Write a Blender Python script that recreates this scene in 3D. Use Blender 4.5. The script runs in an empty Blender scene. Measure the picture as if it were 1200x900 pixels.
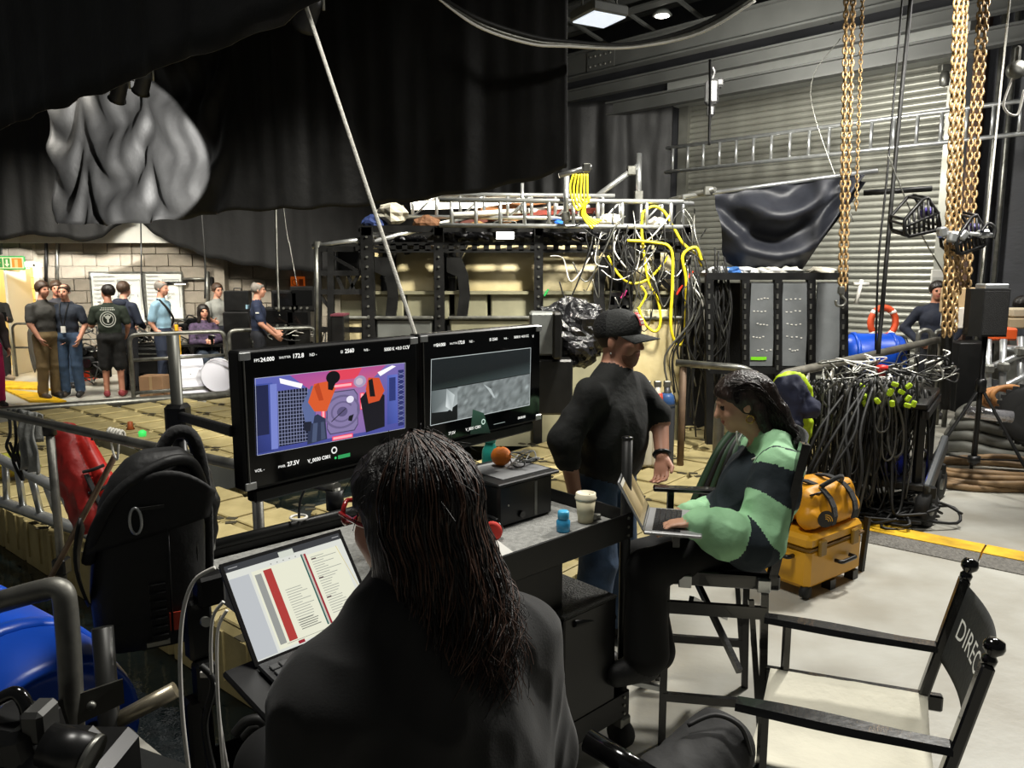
import bpy, bmesh, math, random
import numpy as np
from mathutils import Vector, Matrix, noise
random.seed(7)
SC = bpy.context.scene
COL = SC.collection
PI = math.pi
def R(a): return math.radians(a)

# ---------------------------------------------------------------- camera
H, PITCH, F0 = 1.95, R(8.4), 900.0
cam = bpy.data.objects.new('camera', bpy.data.cameras.new('camera'))
COL.objects.link(cam)
cam.location = (0, 0, H); cam.rotation_euler = (PI/2 - PITCH, 0, 0)
cam.data.sensor_width = 36; cam.data.lens = 27; cam.data.clip_start = .05; cam.data.clip_end = 200
SC.camera = cam
# ---------------------------------------------------------------- world, exposure
w = bpy.data.worlds.new('world'); SC.world = w; w.use_nodes = True
w.node_tree.nodes['Background'].inputs[0].default_value = (.80, .82, .80, 1)
w.node_tree.nodes['Background'].inputs[1].default_value = .05
SC.view_settings.view_transform = 'Standard'; SC.view_settings.look = 'None'
SC.view_settings.exposure = 0.5; SC.view_settings.gamma = 1; SC.view_settings.use_curve_mapping = False
# ---------------------------------------------------------------- studio lamps and added fills
def lamp(name, kind, loc, tgt, power, col=(1, .97, .9), size=1.0, size_y=None, spot=60, blend=.1):
    l = bpy.data.lights.new(name, kind); l.energy = power; l.color = col
    if kind == 'AREA':
        l.shape = 'RECTANGLE'; l.size = size; l.size_y = size_y or size
    if kind == 'SPOT':
        l.spot_size = R(spot); l.spot_blend = blend; l.shadow_soft_size = size
    if kind == 'POINT': l.shadow_soft_size = size
    o = bpy.data.objects.new(name, l); COL.objects.link(o); o.location = loc
    d = Vector(tgt) - Vector(loc); o.rotation_euler = d.to_track_quat('-Z', 'Y').to_euler()
    return o
lamp('key_lamp', 'SPOT', (4.1, 6.4, 5.6), (1.3, 3.0, .5), 1080, (1, .97, .90), .22, spot=76, blend=.6)
lamp('overhead_near_light', 'AREA', (-.2, 2.9, 5.2), (-.5, 2.4, 0), 120, (1, .97, .90), 1.0)
lamp('floor_lamp_light', 'AREA', (6.5, 7.5, 5.4), (3.2, 5.2, 0), 150, (1, .97, .92), 1.2)
lamp('set_lamp_light', 'SPOT', (1.7, 6.6, 5.4), (-.2, 9.4, 1.6), 2300, (1, .96, .84), .25, spot=64, blend=.5)
lamp('cage_fill_light', 'SPOT', (3.4, 5.2, 5.4), (3.0, 8.3, 1.5), 1300, (1, .97, .9), .25, spot=66, blend=.5)  # unseen fill spot, added to lift the grey cage panels
lamp('shutter_lamp_light', 'AREA', (2.6, 10.0, 4.4), (5.0, 13.4, 2.2), 250, (1, .97, .88), .9)
lamp('walkway_lamp_light', 'AREA', (-6.4, 10.3, 4.5), (-6.4, 13.8, .7), 165, (1, .95, .84), 5.0, .7).data.spread = R(74)
lamp('pontoon_fill_light', 'SPOT', (-2.6, 6.4, 5.2), (-3.4, 7.6, 0), 800, (1, .96, .86), .3, spot=76, blend=.5)  # added spot with no known fixture, brightens the pontoon deck
lamp('drape_spot_light', 'SPOT', (-2.7, 7.0, 2.75), (-4.75, 9.75, 3.35), 9000, (1, .98, .93), .03, spot=32, blend=.06)
lamp('ceiling_wash_light', 'AREA', (5.0, 9.4, 3.6), (4.2, 11.0, 6.2), 26, (1, .98, .94), 1.5)
# ================================================================ pixel helpers (photo 1200 x 900)
cP, sP = math.cos(PITCH), math.sin(PITCH)
def ray(px, py):
    a, b = (px - 600)/F0, (450 - py)/F0
    return Vector((a, cP + b*sP, -sP + b*cP))
CAM = Vector((0, 0, H))
def D(px, py, zc): return CAM + ray(px, py)*zc          # at distance zc along the view axis
def G(px, py, z=0.0):                                    # on a level plane
    r = ray(px, py); return CAM + r*((z - H)/r.z)
def V(px, py, p0, n):                                    # on any plane
    r = ray(px, py); n = Vector(n); return CAM + r*((Vector(p0) - CAM).dot(n)/r.dot(n))
# ================================================================ materials
def lin(h):
    h = h.lstrip('#'); o = []
    for i in (0, 2, 4):
        c = int(h[i:i+2], 16)/255
        o.append(c/12.92 if c <= .04045 else ((c+.055)/1.055)**2.4)
    return tuple(o) + (1,)
MATS = {}
def M(name, col='#808080', rough=.5, metal=0., var=0., scale=6., bump=0., bscale=30., emit=0., ecol=None,
      coat=0., trans=0., ior=1.45, col2=None, detail=4., sheen=0., aniso=None, spec=.5, two=None):
    if name in MATS: return MATS[name]
    m = bpy.data.materials.new(name); m.use_nodes = True; nt = m.node_tree; N = nt.nodes; L = nt.links
    b = N['Principled BSDF']; c = lin(col)
    b.inputs['Base Color'].default_value = c; b.inputs['Roughness'].default_value = rough
    b.inputs['Metallic'].default_value = metal; b.inputs['IOR'].default_value = ior
    b.inputs['Coat Weight'].default_value = coat; b.inputs['Transmission Weight'].default_value = trans
    b.inputs['Sheen Weight'].default_value = sheen; b.inputs['Specular IOR Level'].default_value = spec
    if emit:
        b.inputs['Emission Color'].default_value = lin(ecol or col); b.inputs['Emission Strength'].default_value = emit
    tc = N.new('ShaderNodeTexCoord'); mp = N.new('ShaderNodeMapping'); L.new(tc.outputs['Object'], mp.inputs[0])
    if aniso: mp.inputs['Scale'].default_value = aniso
    if var or col2:
        nz = N.new('ShaderNodeTexNoise'); nz.inputs['Scale'].default_value = scale; nz.inputs['Detail'].default_value = detail
        L.new(mp.outputs[0], nz.inputs['Vector'])
        rp = N.new('ShaderNodeValToRGB'); L.new(nz.outputs['Fac'], rp.inputs[0])
        d = lin(col2) if col2 else tuple(x*(1-var) for x in c[:3]) + (1,)
        e = c if col2 else tuple(min(1, x*(1+var)) for x in c[:3]) + (1,)
        rp.color_ramp.elements[0].position = .34; rp.color_ramp.elements[1].position = .66
        rp.color_ramp.elements[0].color = d; rp.color_ramp.elements[1].color = e
        L.new(rp.outputs[0], b.inputs['Base Color'])
        mr = N.new('ShaderNodeMapRange'); mr.inputs[3].default_value = max(.02, rough*.8); mr.inputs[4].default_value = min(1, rough*1.2)
        L.new(nz.outputs['Fac'], mr.inputs[0]); L.new(mr.outputs[0], b.inputs['Roughness'])
    if bump:
        n2 = N.new('ShaderNodeTexNoise'); n2.inputs['Scale'].default_value = bscale; n2.inputs['Detail'].default_value = 5
        L.new(mp.outputs[0], n2.inputs['Vector'])
        bp = N.new('ShaderNodeBump'); bp.inputs['Strength'].default_value = bump; bp.inputs['Distance'].default_value = .02
        L.new(n2.outputs['Fac'], bp.inputs['Height']); L.new(bp.outputs[0], b.inputs['Normal'])
    MATS[name] = m; return m
def vcol_emit(name, strength=1.):
    if name in MATS: return MATS[name]
    m = bpy.data.materials.new(name); m.use_nodes = True; nt = m.node_tree; b = nt.nodes['Principled BSDF']
    a = nt.nodes.new('ShaderNodeVertexColor'); a.layer_name = 'Col'
    b.inputs['Base Color'].default_value = (.01, .01, .01, 1); b.inputs['Roughness'].default_value = .25
    nt.links.new(a.outputs[0], b.inputs['Emission Color']); b.inputs['Emission Strength'].default_value = strength
    MATS[name] = m; return m
black_metal = M('black_metal', '#1c1c1c', .42, .3, var=.3, bump=.06)
black_plastic = M('black_plastic', '#121212', .35, var=.2, scale=12)
black_gloss = M('black_gloss', '#0b0b0b', .14, coat=.3)
black_wood = M('black_wood', '#0e0e0e', .25, coat=.35, var=.4, scale=3, aniso=(1, 1, 14), bump=.05)
black_cloth = M('black_cloth', '#151515', .9, var=.3, scale=9, bump=.25, bscale=60, sheen=.15)
drape_cloth = M('drape_cloth', '#090909', .6, var=.25, scale=3, bump=.2, bscale=14)
rubber = M('rubber', '#191919', .75, var=.2, bump=.1)
dark_rubber_cable = M('black_cable', '#1a1a19', .55, var=.25)
galv = M('galvanised_steel', '#7c7c76', .38, .75, var=.25, scale=14, bump=.05)
dark_galv = M('weathered_steel_tube', '#6b6a64', .45, .6, var=.35, scale=9, bump=.08)
alu = M('aluminium', '#c0c2c2', .32, .8, var=.12, scale=10)
steel_grey = M('painted_grey_steel', '#5d5f5c', .5, .1, var=.15, scale=4, bump=.04)
white_plastic = M('white_plastic', '#d8d6cf', .45, var=.05)
rope_white = M('white_rope', '#c9c7bd', .85, var=.15, scale=60, bump=.4, bscale=160)
yellow_cable = M('yellow_cable', '#d9c51f', .5, var=.15, scale=12)
yellow_paint = M('yellow_paint', '#d6a915', .55, var=.3, scale=7, bump=.1)
blue_drum = M('blue_polyethylene', '#0d48b8', .35, var=.18, scale=3, bump=.03)
red_fabric = M('red_pvc', '#b3241d', .38, var=.2, scale=5, bump=.12, bscale=14)
# ================================================================ mesh builder
def frame(d, up=Vector((0, 0, 1))):
    d = Vector(d).normalized()
    s = d.cross(up)
    if s.length < 1e-4: s = d.cross(Vector((1, 0, 0)))
    s.normalize(); return s, s.cross(d).normalized(), d
class MB:
    def __init__(self, T=None): self.v = []; self.f = []; self.m = []; self.T = T; self.sm = []
    def add(self, vs, fs, mi=0, sm=False):
        o = len(self.v)
        self.v += [(self.T @ Vector(p)) if self.T else Vector(p) for p in vs]
        for f in fs: self.f.append([i + o for i in f]); self.m.append(mi); self.sm.append(sm)
        return self
    def box(self, c, s, rot=None, mi=0, bev=0.):
        c = Vector(c); hx, hy, hz = s[0]/2, s[1]/2, s[2]/2
        if bev <= 0:
            vs = [Vector((x, y, z)) for x in (-hx, hx) for y in (-hy, hy) for z in (-hz, hz)]
            fs = [(0, 1, 3, 2), (4, 6, 7, 5), (0, 4, 5, 1), (2, 3, 7, 6), (0, 2, 6, 4), (1, 5, 7, 3)]
        else:
            b = min(bev, hx*.99, hy*.99, hz*.99); vs = []; fs = []; ix = {}
            for sx in (-1, 1):
                for sy in (-1, 1):
                    for sz in (-1, 1):
                        for a in range(3):
                            p = Vector((sx*(hx - b*(a != 0)), sy*(hy - b*(a != 1)), sz*(hz - b*(a != 2))))
                            ix[(sx, sy, sz, a)] = len(vs); vs.append(p)
            def quad(l, n):
                p = [vs[i] for i in l]; nn = (p[1]-p[0]).cross(p[2]-p[0])
                fs.append(l if nn.dot(n) > 0 else l[::-1])
            for a in range(3):
                o1, o2 = [i for i in range(3) if i != a]
                for s1 in (-1, 1):
                    l = []
                    for t1, t2 in ((-1, -1), (1, -1), (1, 1), (-1, 1)):
                        k = [0, 0, 0]; k[a] = s1; k[o1] = t1; k[o2] = t2; l.append(ix[(*k, a)])
                    n = Vector((0, 0, 0)); n[a] = s1; quad(l, n)
                    for s2 in (-1, 1):
                        if a < o1 or a < o2:
                            pass
                for a2 in range(a+1, 3):
                    o = 3 - a - a2
                    for s1 in (-1, 1):
                        for s2 in (-1, 1):
                            l = []
                            for aa, t in ((a, -1), (a, 1), (a2, 1), (a2, -1)):
                                k = [0, 0, 0]; k[a] = s1; k[a2] = s2; k[o] = t; l.append(ix[(*k, aa)])
                            n = Vector((0, 0, 0)); n[a] = s1; n[a2] = s2; quad(l, n)
            for sx in (-1, 1):
                for sy in (-1, 1):
                    for sz in (-1, 1):
                        quad([ix[(sx, sy, sz, a)] for a in range(3)], Vector((sx, sy, sz)))
        if rot is not None: vs = [rot @ p for p in vs]
        return self.add([p + c for p in vs], fs, mi)
    def bar(self, a, b, wd, ht=None, mi=0, up=Vector((0, 0, 1)), bev=0.):
        a, b = Vector(a), Vector(b); s, u, d = frame(b - a, up)
        rot = Matrix((s, d, u)).transposed()
        return self.box((a + b)/2, (wd, (b - a).length, ht or wd), rot, mi, bev)
    def tube(self, pts, r, n=8, mi=0, cap=True, closed=False):
        pts = [Vector(p) for p in pts]; k = len(pts)
        rr = r if isinstance(r, (list, tuple)) else [r]*k
        vs = []; prev = None
        for i in range(k):
            d = (pts[(i+1) % k if closed else min(i+1, k-1)] - pts[i-1 if (closed or i) else 0])
            if d.length < 1e-9: d = Vector((0, 0, 1))
            d.normalize()
            if prev is None: s, u, _ = frame(d)
            else:
                s = prev - d*prev.dot(d)
                if s.length < 1e-5: s = frame(d)[0]
                s.normalize(); u = d.cross(s)
            prev = s
            for j in range(n):
                t = 2*PI*j/n; vs.append(pts[i] + (s*math.cos(t) + d.cross(s)*math.sin(t))*rr[i])
        fs = []
        for i in range(k if closed else k-1):
            i2 = (i+1) % k
            for j in range(n): fs.append((i*n+j, i*n+(j+1) % n, i2*n+(j+1) % n, i2*n+j))
        self.add(vs, fs, mi, True)
        if cap and not closed:
            o = len(self.v) - k*n
            self.f.append([o + j for j in range(n)][::-1]); self.m.append(mi); self.sm.append(False)
            self.f.append([o + (k-1)*n + j for j in range(n)]); self.m.append(mi); self.sm.append(False)
        return self
    def cyl(self, a, b, r, r2=None, n=16, mi=0):
        a, b = Vector(a), Vector(b); r2 = r if r2 is None else r2
        s, u, d = frame(b - a); vs = []
        for p, q in ((a, r), (b, r2)):
            for j in range(n):
                t = 2*PI*j/n; vs.append(p + (s*math.cos(t) + u*math.sin(t))*q)
        # s x u = -(d) orientation handled by recalc in build
        self.add(vs, [(j, (j+1) % n, n+(j+1) % n, n+j) for j in range(n)], mi, True)
        self.add(vs[:n], [list(range(n))[::-1]], mi); self.add(vs[n:], [list(range(n))], mi)
        return self
    def lathe(self, prof, o=(0, 0, 0), ax=(0, 0, 1), n=20, mi=0, sc=(1, 1), smooth=True):
        o = Vector(o); s, u, d = frame(ax); vs = []; k = len(prof)
        for r, z in prof:
            for j in range(n):
                t = 2*PI*j/n; vs.append(o + d*z + s*(math.cos(t)*r*sc[0]) + u*(math.sin(t)*r*sc[1]))
        fs = [(i*n+j, i*n+(j+1) % n, (i+1)*n+(j+1) % n, (i+1)*n+j) for i in range(k-1) for j in range(n)]
        self.add(vs, fs, mi, smooth)
        if prof[0][0] > 1e-5: self.add(vs[:n], [list(range(n))], mi)
        if prof[-1][0] > 1e-5: self.add(vs[-n:], [list(range(n))], mi)
        return self
    def ball(self, c, r, n=12, mi=0):
        r = (r, r, r) if not isinstance(r, (tuple, list)) else r
        c = Vector(c); vs = []; k = max(4, n//2)
        for i in range(k+1):
            a = PI*i/k
            for j in range(n):
                t = 2*PI*j/n; vs.append(c + Vector((math.sin(a)*math.cos(t)*r[0], math.sin(a)*math.sin(t)*r[1], math.cos(a)*r[2])))
        return self.add(vs, [(i*n+j, i*n+(j+1) % n, (i+1)*n+(j+1) % n, (i+1)*n+j) for i in range(k) for j in range(n)], mi, True)
    def prism(self, poly, n, mi=0):
        """closed outline (3-D points, flat) pushed out along n"""
        p = [Vector(q) for q in poly]; n = Vector(n); k = len(p)
        vs = p + [q + n for q in p]
        return self.add(vs, [list(range(k))[::-1], list(range(k, 2*k))] + [(i, (i+1) % k, k+(i+1) % k, k+i) for i in range(k)], mi)
    def sheet(self, fn, nu, nv, mi=0, thick=0.):
        vs = [Vector(fn(i/nu, j/nv)) for j in range(nv+1) for i in range(nu+1)]
        fs = [(j*(nu+1)+i, j*(nu+1)+i+1, (j+1)*(nu+1)+i+1, (j+1)*(nu+1)+i) for j in range(nv) for i in range(nu)]
        return self.add(vs, fs, mi, True)
    def build(self, name, mats, parent=None, keep=False, solid=0.):
        me = bpy.data.meshes.new(name)
        off = Vector(parent['_o']) if parent is not None and '_o' in parent else Vector((0, 0, 0))
        me.from_pydata([tuple(p - off) for p in self.v], [], self.f)
        mats = mats if isinstance(mats, (list, tuple)) else [mats]
        for x in mats: me.materials.append(x)
        me.polygons.foreach_set('material_index', self.m); me.polygons.foreach_set('use_smooth', self.sm)
        bm = bmesh.new(); bm.from_mesh(me)
        bmesh.ops.remove_doubles(bm, verts=bm.verts, dist=1e-6)
        if not keep: bmesh.ops.recalc_face_normals(bm, faces=bm.faces)
        bm.to_mesh(me); bm.free()
        o = bpy.data.objects.new(name, me); COL.objects.link(o)
        if parent is not None:
            o.parent = parent; o['_o'] = off
        if solid:
            md = o.modifiers.new('thickness', 'SOLIDIFY'); md.thickness = solid; md.offset = 0
        return o
def tag(o, label=None, cat=None, group=None, kind=None):
    if label: o['label'] = label
    if cat: o['category'] = cat
    if group: o['group'] = group
    if kind: o['kind'] = kind
    return o
def thing(name, label, cat, loc, group=None, kind=None):
    o = bpy.data.objects.new(name, None); COL.objects.link(o); o.empty_display_size = .1
    o.location = loc; o['_o'] = Vector(loc)
    return tag(o, label, cat, group, kind)
def clone(root, loc, rz=0., label=None, group=None, parent=None):
    c = root.copy(); COL.objects.link(c)
    if parent is None:
        c.location = loc; c.rotation_euler.z = rz
        if label: c['label'] = label
        if group: c['group'] = group
    else: c.parent = parent
    for ch in list(root.children): clone(ch, None, parent=c)
    return c
def crom(P, n=8, closed=False):
    """smooth path through points"""
    P = [Vector(p) for p in P]; o = []; k = len(P)
    for i in range(k if closed else k-1):
        if closed: p0, p1, p2, p3 = P[i-1], P[i], P[(i+1) % k], P[(i+2) % k]
        else: p0, p1, p2, p3 = P[max(i-1, 0)], P[i], P[i+1], P[min(i+2, k-1)]
        for j in range(n):
            t = j/n
            o.append(.5*((2*p1) + (p2-p0)*t + (2*p0-5*p1+4*p2-p3)*t*t + (3*p1-p0-3*p2+p3)*t**3))
    if not closed: o.append(P[-1])
    return o
def bend(P, r=.1, n=6):
    """polyline with rounded corners"""
    P = [Vector(p) for p in P]; o = [P[0]]
    for i in range(1, len(P)-1):
        a, b, c = P[i-1], P[i], P[i+1]; q = min(r, (a-b).length*.49, (c-b).length*.49)
        s = b + (a-b).normalized()*q; e = b + (c-b).normalized()*q
        for j in range(n+1):
            t = j/n; o.append(s*(1-t)**2 + b*2*t*(1-t) + e*t*t)
    return o + [P[-1]]
def one(name, label, cat, mb, mats, group=None, kind=None, solid=0.):
    return tag(mb.build(name, mats, solid=solid), label, cat, group, kind)
def cable(name, label, pts, r, m, n=6, sm=8, group=None, cat='cable', closed=False):
    return one(name, label, cat, MB().tube(crom(pts, sm, closed), r, n, closed=closed), m, group)
# flat drawing on a plane: screens and prints
class Draw:
    def __init__(self, o, ux, uy, n): self.o, self.ux, self.uy, self.n = Vector(o), Vector(ux), Vector(uy), Vector(n); self.v = []; self.f = []; self.c = []; self.k = 0
    def pt(self, x, y): return self.o + self.ux*x + self.uy*y + self.n*(self.k*.00004)
    def poly(self, P, cols):
        self.k += 1; o = len(self.v); self.v += [self.pt(*p) for p in P]; self.f.append(list(range(o, o+len(P))))
        if isinstance(cols, str): cols = [cols]*len(P)
        self.c += [lin(c) for c in cols]
    def rect(self, x0, y0, x1, y1, cols): self.poly([(x0, y0), (x1, y0), (x1, y1), (x0, y1)], cols)
    def disc(self, x, y, r, col, n=20, ry=None): self.poly([(x+r*math.cos(2*PI*i/n), y+(ry or r)*math.sin(2*PI*i/n)) for i in range(n)], col)
    def ring(self, x, y, r, wd, col, n=20, a0=0, a1=360, asp=1.):
        for i in range(n):
            t0, t1 = R(a0+(a1-a0)*i/n), R(a0+(a1-a0)*(i+1)/n)
            self.poly([(x+q*math.cos(t), y+q*asp*math.sin(t)) for q, t in ((r, t0), (r, t1), (r-wd, t1), (r-wd, t0))], col); self.k -= 1
        self.k += 1
    def line(self, x0, y0, x1, y1, wd, col):
        d = Vector((x1-x0, y1-y0)); l = d.length or 1; nx, ny = -d.y/l*wd/2, d.x/l*wd/2
        self.poly([(x0+nx, y0+ny), (x1+nx, y1+ny), (x1-nx, y1-ny), (x0-nx, y0-ny)], col)
    def build(self, name, m, parent):
        me = bpy.data.meshes.new(name); off = Vector(parent['_o']) if '_o' in parent else Vector((0, 0, 0))
        me.from_pydata([tuple(p-off) for p in self.v], [], self.f); me.materials.append(m)
        ca = me.color_attributes.new('Col', 'FLOAT_COLOR', 'POINT')
        ca.data.foreach_set('color', [x for c in self.c for x in c])
        o = bpy.data.objects.new(name, me); COL.objects.link(o); o.parent = parent; o['_o'] = off
        return o
def vcol_print(name, rough=.6):
    if name in MATS: return MATS[name]
    m = bpy.data.materials.new(name); m.use_nodes = True; nt = m.node_tree; b = nt.nodes['Principled BSDF']
    a = nt.nodes.new('ShaderNodeVertexColor'); a.layer_name = 'Col'; b.inputs['Roughness'].default_value = rough
    nt.links.new(a.outputs[0], b.inputs['Base Color']); MATS[name] = m; return m
def text(s, size, o, ux, uy, m, parent, name='lettering', bold=0., fn=None, center=False):
    cu = bpy.data.curves.new(name, 'FONT'); cu.body = s; cu.size = 1; cu.offset = bold; cu.resolution_u = 3
    if center: cu.align_x = 'CENTER'
    t = bpy.data.objects.new(name, cu); COL.objects.link(t)
    dg = bpy.context.evaluated_depsgraph_get(); me = bpy.data.meshes.new_from_object(t.evaluated_get(dg))
    bpy.data.objects.remove(t); me.name = name
    o, ux, uy = Vector(o), Vector(ux), Vector(uy)
    off = Vector(parent['_o']) if '_o' in parent else Vector((0, 0, 0))
    for v in me.vertices:
        x, y = v.co.x*size, v.co.y*size
        v.co = (fn(x, y) if fn else o + ux*x + uy*y) - off
    me.materials.clear(); me.materials.append(m)
    ob = bpy.data.objects.new(name, me); COL.objects.link(ob); ob.parent = parent; ob['_o'] = off
    return ob
# ================================================================ THE SETTING
dT = Vector((.77, -.64, 0)).normalized()      # along the tank's near edge
nT = Vector((.64, .77, 0)).normalized()       # across the tank
K = Vector((-.8, 3.0, 0))                     # tank corner
wS = Vector((.70, -.714, 0)).normalized()     # along the shutter wall
S0 = Vector((3.38, 15.2, 0))                  # left end of the shutter
nS = Vector((-wS.y, wS.x, 0)); nS = nS if nS.y < 0 else -nS   # towards the room
concrete = M('concrete', '#b6b5ac', .46, var=.16, scale=2.0, bump=.12, bscale=22, col2='#9f9b8f', detail=9)
def poly_slab(mb, P, z, depth, mi=0):
    mb.prism([Vector((p[0], p[1], z - depth)) for p in P], (0, 0, depth), mi)
Kf = K - nT*.5; k2, k3 = Kf + nT*13.5, Kf - dT*15
mb = MB()
poly_slab(mb, [(-22, -3), (14, -3), (14, 9), (14, 20), (k2.x, 20), k2, Kf, k3, (-22, k3.y)], 0, .9)
wk0, wk1 = G(0, 487), G(275, 466); wd = (wk1 - wk0).normalized()
a, b = wk0 - wd*7, wk1 + wd*5
poly_slab(mb, [a, b, (b.x, 16.5), (-22, 16.5), (-22, a.y)], 0, .9)
fl = mb.build('floor', concrete); fl['kind'] = 'structure'
mb = MB(); poly_slab(mb, [(-2.6, .3), (-.15, .3), (.1, 2.2), (-.75, 2.55), (-2.6, 3.4)], .008, .008)  # dark sheet added in place of the shade on the floor here
one('floor_shade_sheet', 'added dark sheet standing in for shade on the floor under the video cart end', 'shade_sheet', mb, M('floor_shade_black', '#161817', .8, var=.3, bump=.2))
mb = MB()
poly_slab(mb, [(-22, -3), (14, -3), (14, 20), (-22, 20)], -.95, .1)
tf = mb.build('floor_tank', M('tank_floor', '#1b2426', .7)); tf['kind'] = 'structure'
water = M('tank_water', '#0b1416', .06, bump=.55, bscale=3.2, aniso=(1, 1, 1), spec=.6)
mb = MB(); mb.add([(-22, -1, -.45), (14, -1, -.45), (14, 19, -.45), (-22, 19, -.45)], [(0, 1, 2, 3)])
one('tank_water', 'dark rippling water filling the tank around the floating pontoons', 'water', mb, water, kind='stuff')

# ---- pontoons made of float blocks
beige = M('pontoon_plastic', '#b7a878', .62, var=.16, scale=5, bump=.12, bscale=26, col2='#a39567')
def float_block(sz):
    mb = MB(); g = sz - .012
    mb.box((0, 0, -.24), (g, g, .44), bev=.035); mb.box((0, 0, -.012), (g*.86, g*.86, .02), bev=.008)
    for sx in (-1, 1):
        mb.cyl((sx*g*.5, g*.5, -.10), (sx*g*.5, g*.5, -.055), .05, n=8)
        mb.box((sx*g*.25, -g*.5, -.2), (.05, .03, .3)); mb.box((sx*g*.25, g*.5, -.2), (.05, .03, .3))
        mb.box((g*.5, sx*g*.25, -.2), (.03, .05, .3)); mb.box((-g*.5, sx*g*.25, -.2), (.03, .05, .3))
    return mb
blk = None
lug_m = M('pontoon_lug_dark', '#3f3a2a', .8)  # dark brown for the connector lugs at the block joints
def pontoon(label, o, ex, ey, nx, ny, z, test=None):
    global blk
    o = Vector(o); t = thing('pontoon', label, 'pontoon', (o.x, o.y, z), 'floating pontoons in the tank')
    ang = math.atan2(ex.y, ex.x); sz = .5; lugs = MB()
    for i in range(nx):
        for j in range(ny):
            p = ex*((i+.5)*sz) + ey*((j+.5)*sz)
            wpt = o + p
            if test and not test(wpt): continue
            if blk is None:
                blk = float_block(sz).build('float_block', beige, None)
                b = blk
            else:
                b = bpy.data.objects.new('float_block', blk.data); COL.objects.link(b)
            b.parent = t; b.location = p; b.rotation_euler = (0, 0, ang)
            if (i + j) % 2 == 0:
                c = o + ex*(i*sz) + ey*(j*sz) + Vector((0, 0, z+.002))
                for a in range(3):
                    q = c + ex*(.09*(a-1)) + ey*(.03*((a % 2)*2-1))
                    lugs.box(q, (.085, .05, .006), Matrix.Rotation(ang + .5*a, 3, 'Z'))
    if lugs.v: lugs.build('connector_lug', lug_m, t)['kind'] = 'stuff'
    return t
ey = nT; ex = dT
pA = K + nT*2.0 - dT*8.0
near = G(120, 650); off = (near - K).dot(nT)
pontoon('long narrow beige pontoon of float blocks with a ladder lying on it', K + nT*off - dT*9.0, ex, ey, 17, 3, -.02)
offB = off + 1.55
pB = pontoon('wide beige pontoon spreading from the narrow one to the far walkway', K + nT*offB - dT*9.6, ex, ey, 10, 9, .06,
        lambda p: (p - wk0).cross(wd).z > .1)
eb = K + nT*offB - dT*4.55
MB().bar(eb + Vector((0, 0, -.1)), eb + nT*4.3 + Vector((0, 0, -.1)), .03, .3).build('edge_strip', steel_grey, pB)
eb = K + nT*(offB-.03) - dT*9.6
MB().bar(eb + Vector((0, 0, -.1)), eb + dT*5.0 + Vector((0, 0, -.1)), .03, .3).build('edge_strip', steel_grey, pB)
pontoon('beige pontoon behind the man in the baseball cap', K + nT*(offB+.02) - dT*2.75, ex, ey, 5, 13, 0.0)

# ---- blockwork wall on the left
mortar = M('mortar', '#8f887a', .9, var=.1, bump=.2)
blockm = M('concrete_block', '#877f72', .88, var=.14, scale=7, bump=.3, bscale=40, col2='#776f63')
YW = 14.4
def px_x(px, Y, z=1.9): return D(px, 317, 1).x/D(px, 317, 1).y*Y
xd0, xd1 = px_x(-30, YW), px_x(44, YW)           # doorway
xw0, xw1 = px_x(-140, YW), px_x(470, YW)
wl = MB()
for (x0, x1, z0, z1) in ((xw0, xd0, 0, 3.0), (xd1, xw1, 0, 3.0), (xd0, xd1, 2.02, 3.0)):
    wl.box(((x0+x1)/2, YW+.11, (z0+z1)/2), (x1-x0, .18, z1-z0))
wall = wl.build('wall_left', mortar); wall['kind'] = 'structure'; wall['_o'] = Vector((0, 0, 0))
bm0 = MB().box((0, 0, 0), (.432, .05, .213), bev=.006).build('brick', blockm); bfirst = True
bm_y = M('cream_painted_block', '#d6b873', .8, var=.08, scale=6, bump=.25, bscale=40)
def bricks(x0, x1, z0, z1, y, parent, m, hole=None):
    global bfirst
    row = 0; z = z0 + .1125; src = {}
    while z < z1:
        x = x0 + (.2225 if row % 2 else 0)
        while x < x1:
            if not (hole and hole(x, z)):
                key = m.name
                if key not in src:
                    if m is blockm and bfirst: b = bm0; bfirst = False
                    else:
                        b = bpy.data.objects.new('brick', bm0.data.copy()); b.data.materials.clear(); b.data.materials.append(m); COL.objects.link(b)
                    src[key] = b
                else:
                    b = bpy.data.objects.new('brick', src[key].data); COL.objects.link(b)
                b.parent = parent; b.location = (x, y + random.uniform(-.003, .003), z)
            x += .445
        z += .225; row += 1
xcols = xd1 + .22
bricks(xcols + .445*0 , px_x(372, YW), .45, 2.5, YW+.003, wall, blockm)
bricks(xd0, xd1-.1, 2.14, 2.5, YW+.003, wall, blockm)
# pilaster where the wall steps
pl = MB().box((px_x(262, YW), YW-.1, 1.5), (.18, .25, 3.0)).build('trim_1', blockm); pl['kind'] = 'structure'
# white plaster band and ceiling soffit above the blockwork
sf = MB().box(((xw0+xw1)/2, YW-.02, 3.05), (xw1-xw0, .3, 1.2)).build('wall_left_upper', M('pale_plaster', '#c9c8c0', .8, var=.04)); sf['kind'] = 'structure'
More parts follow.
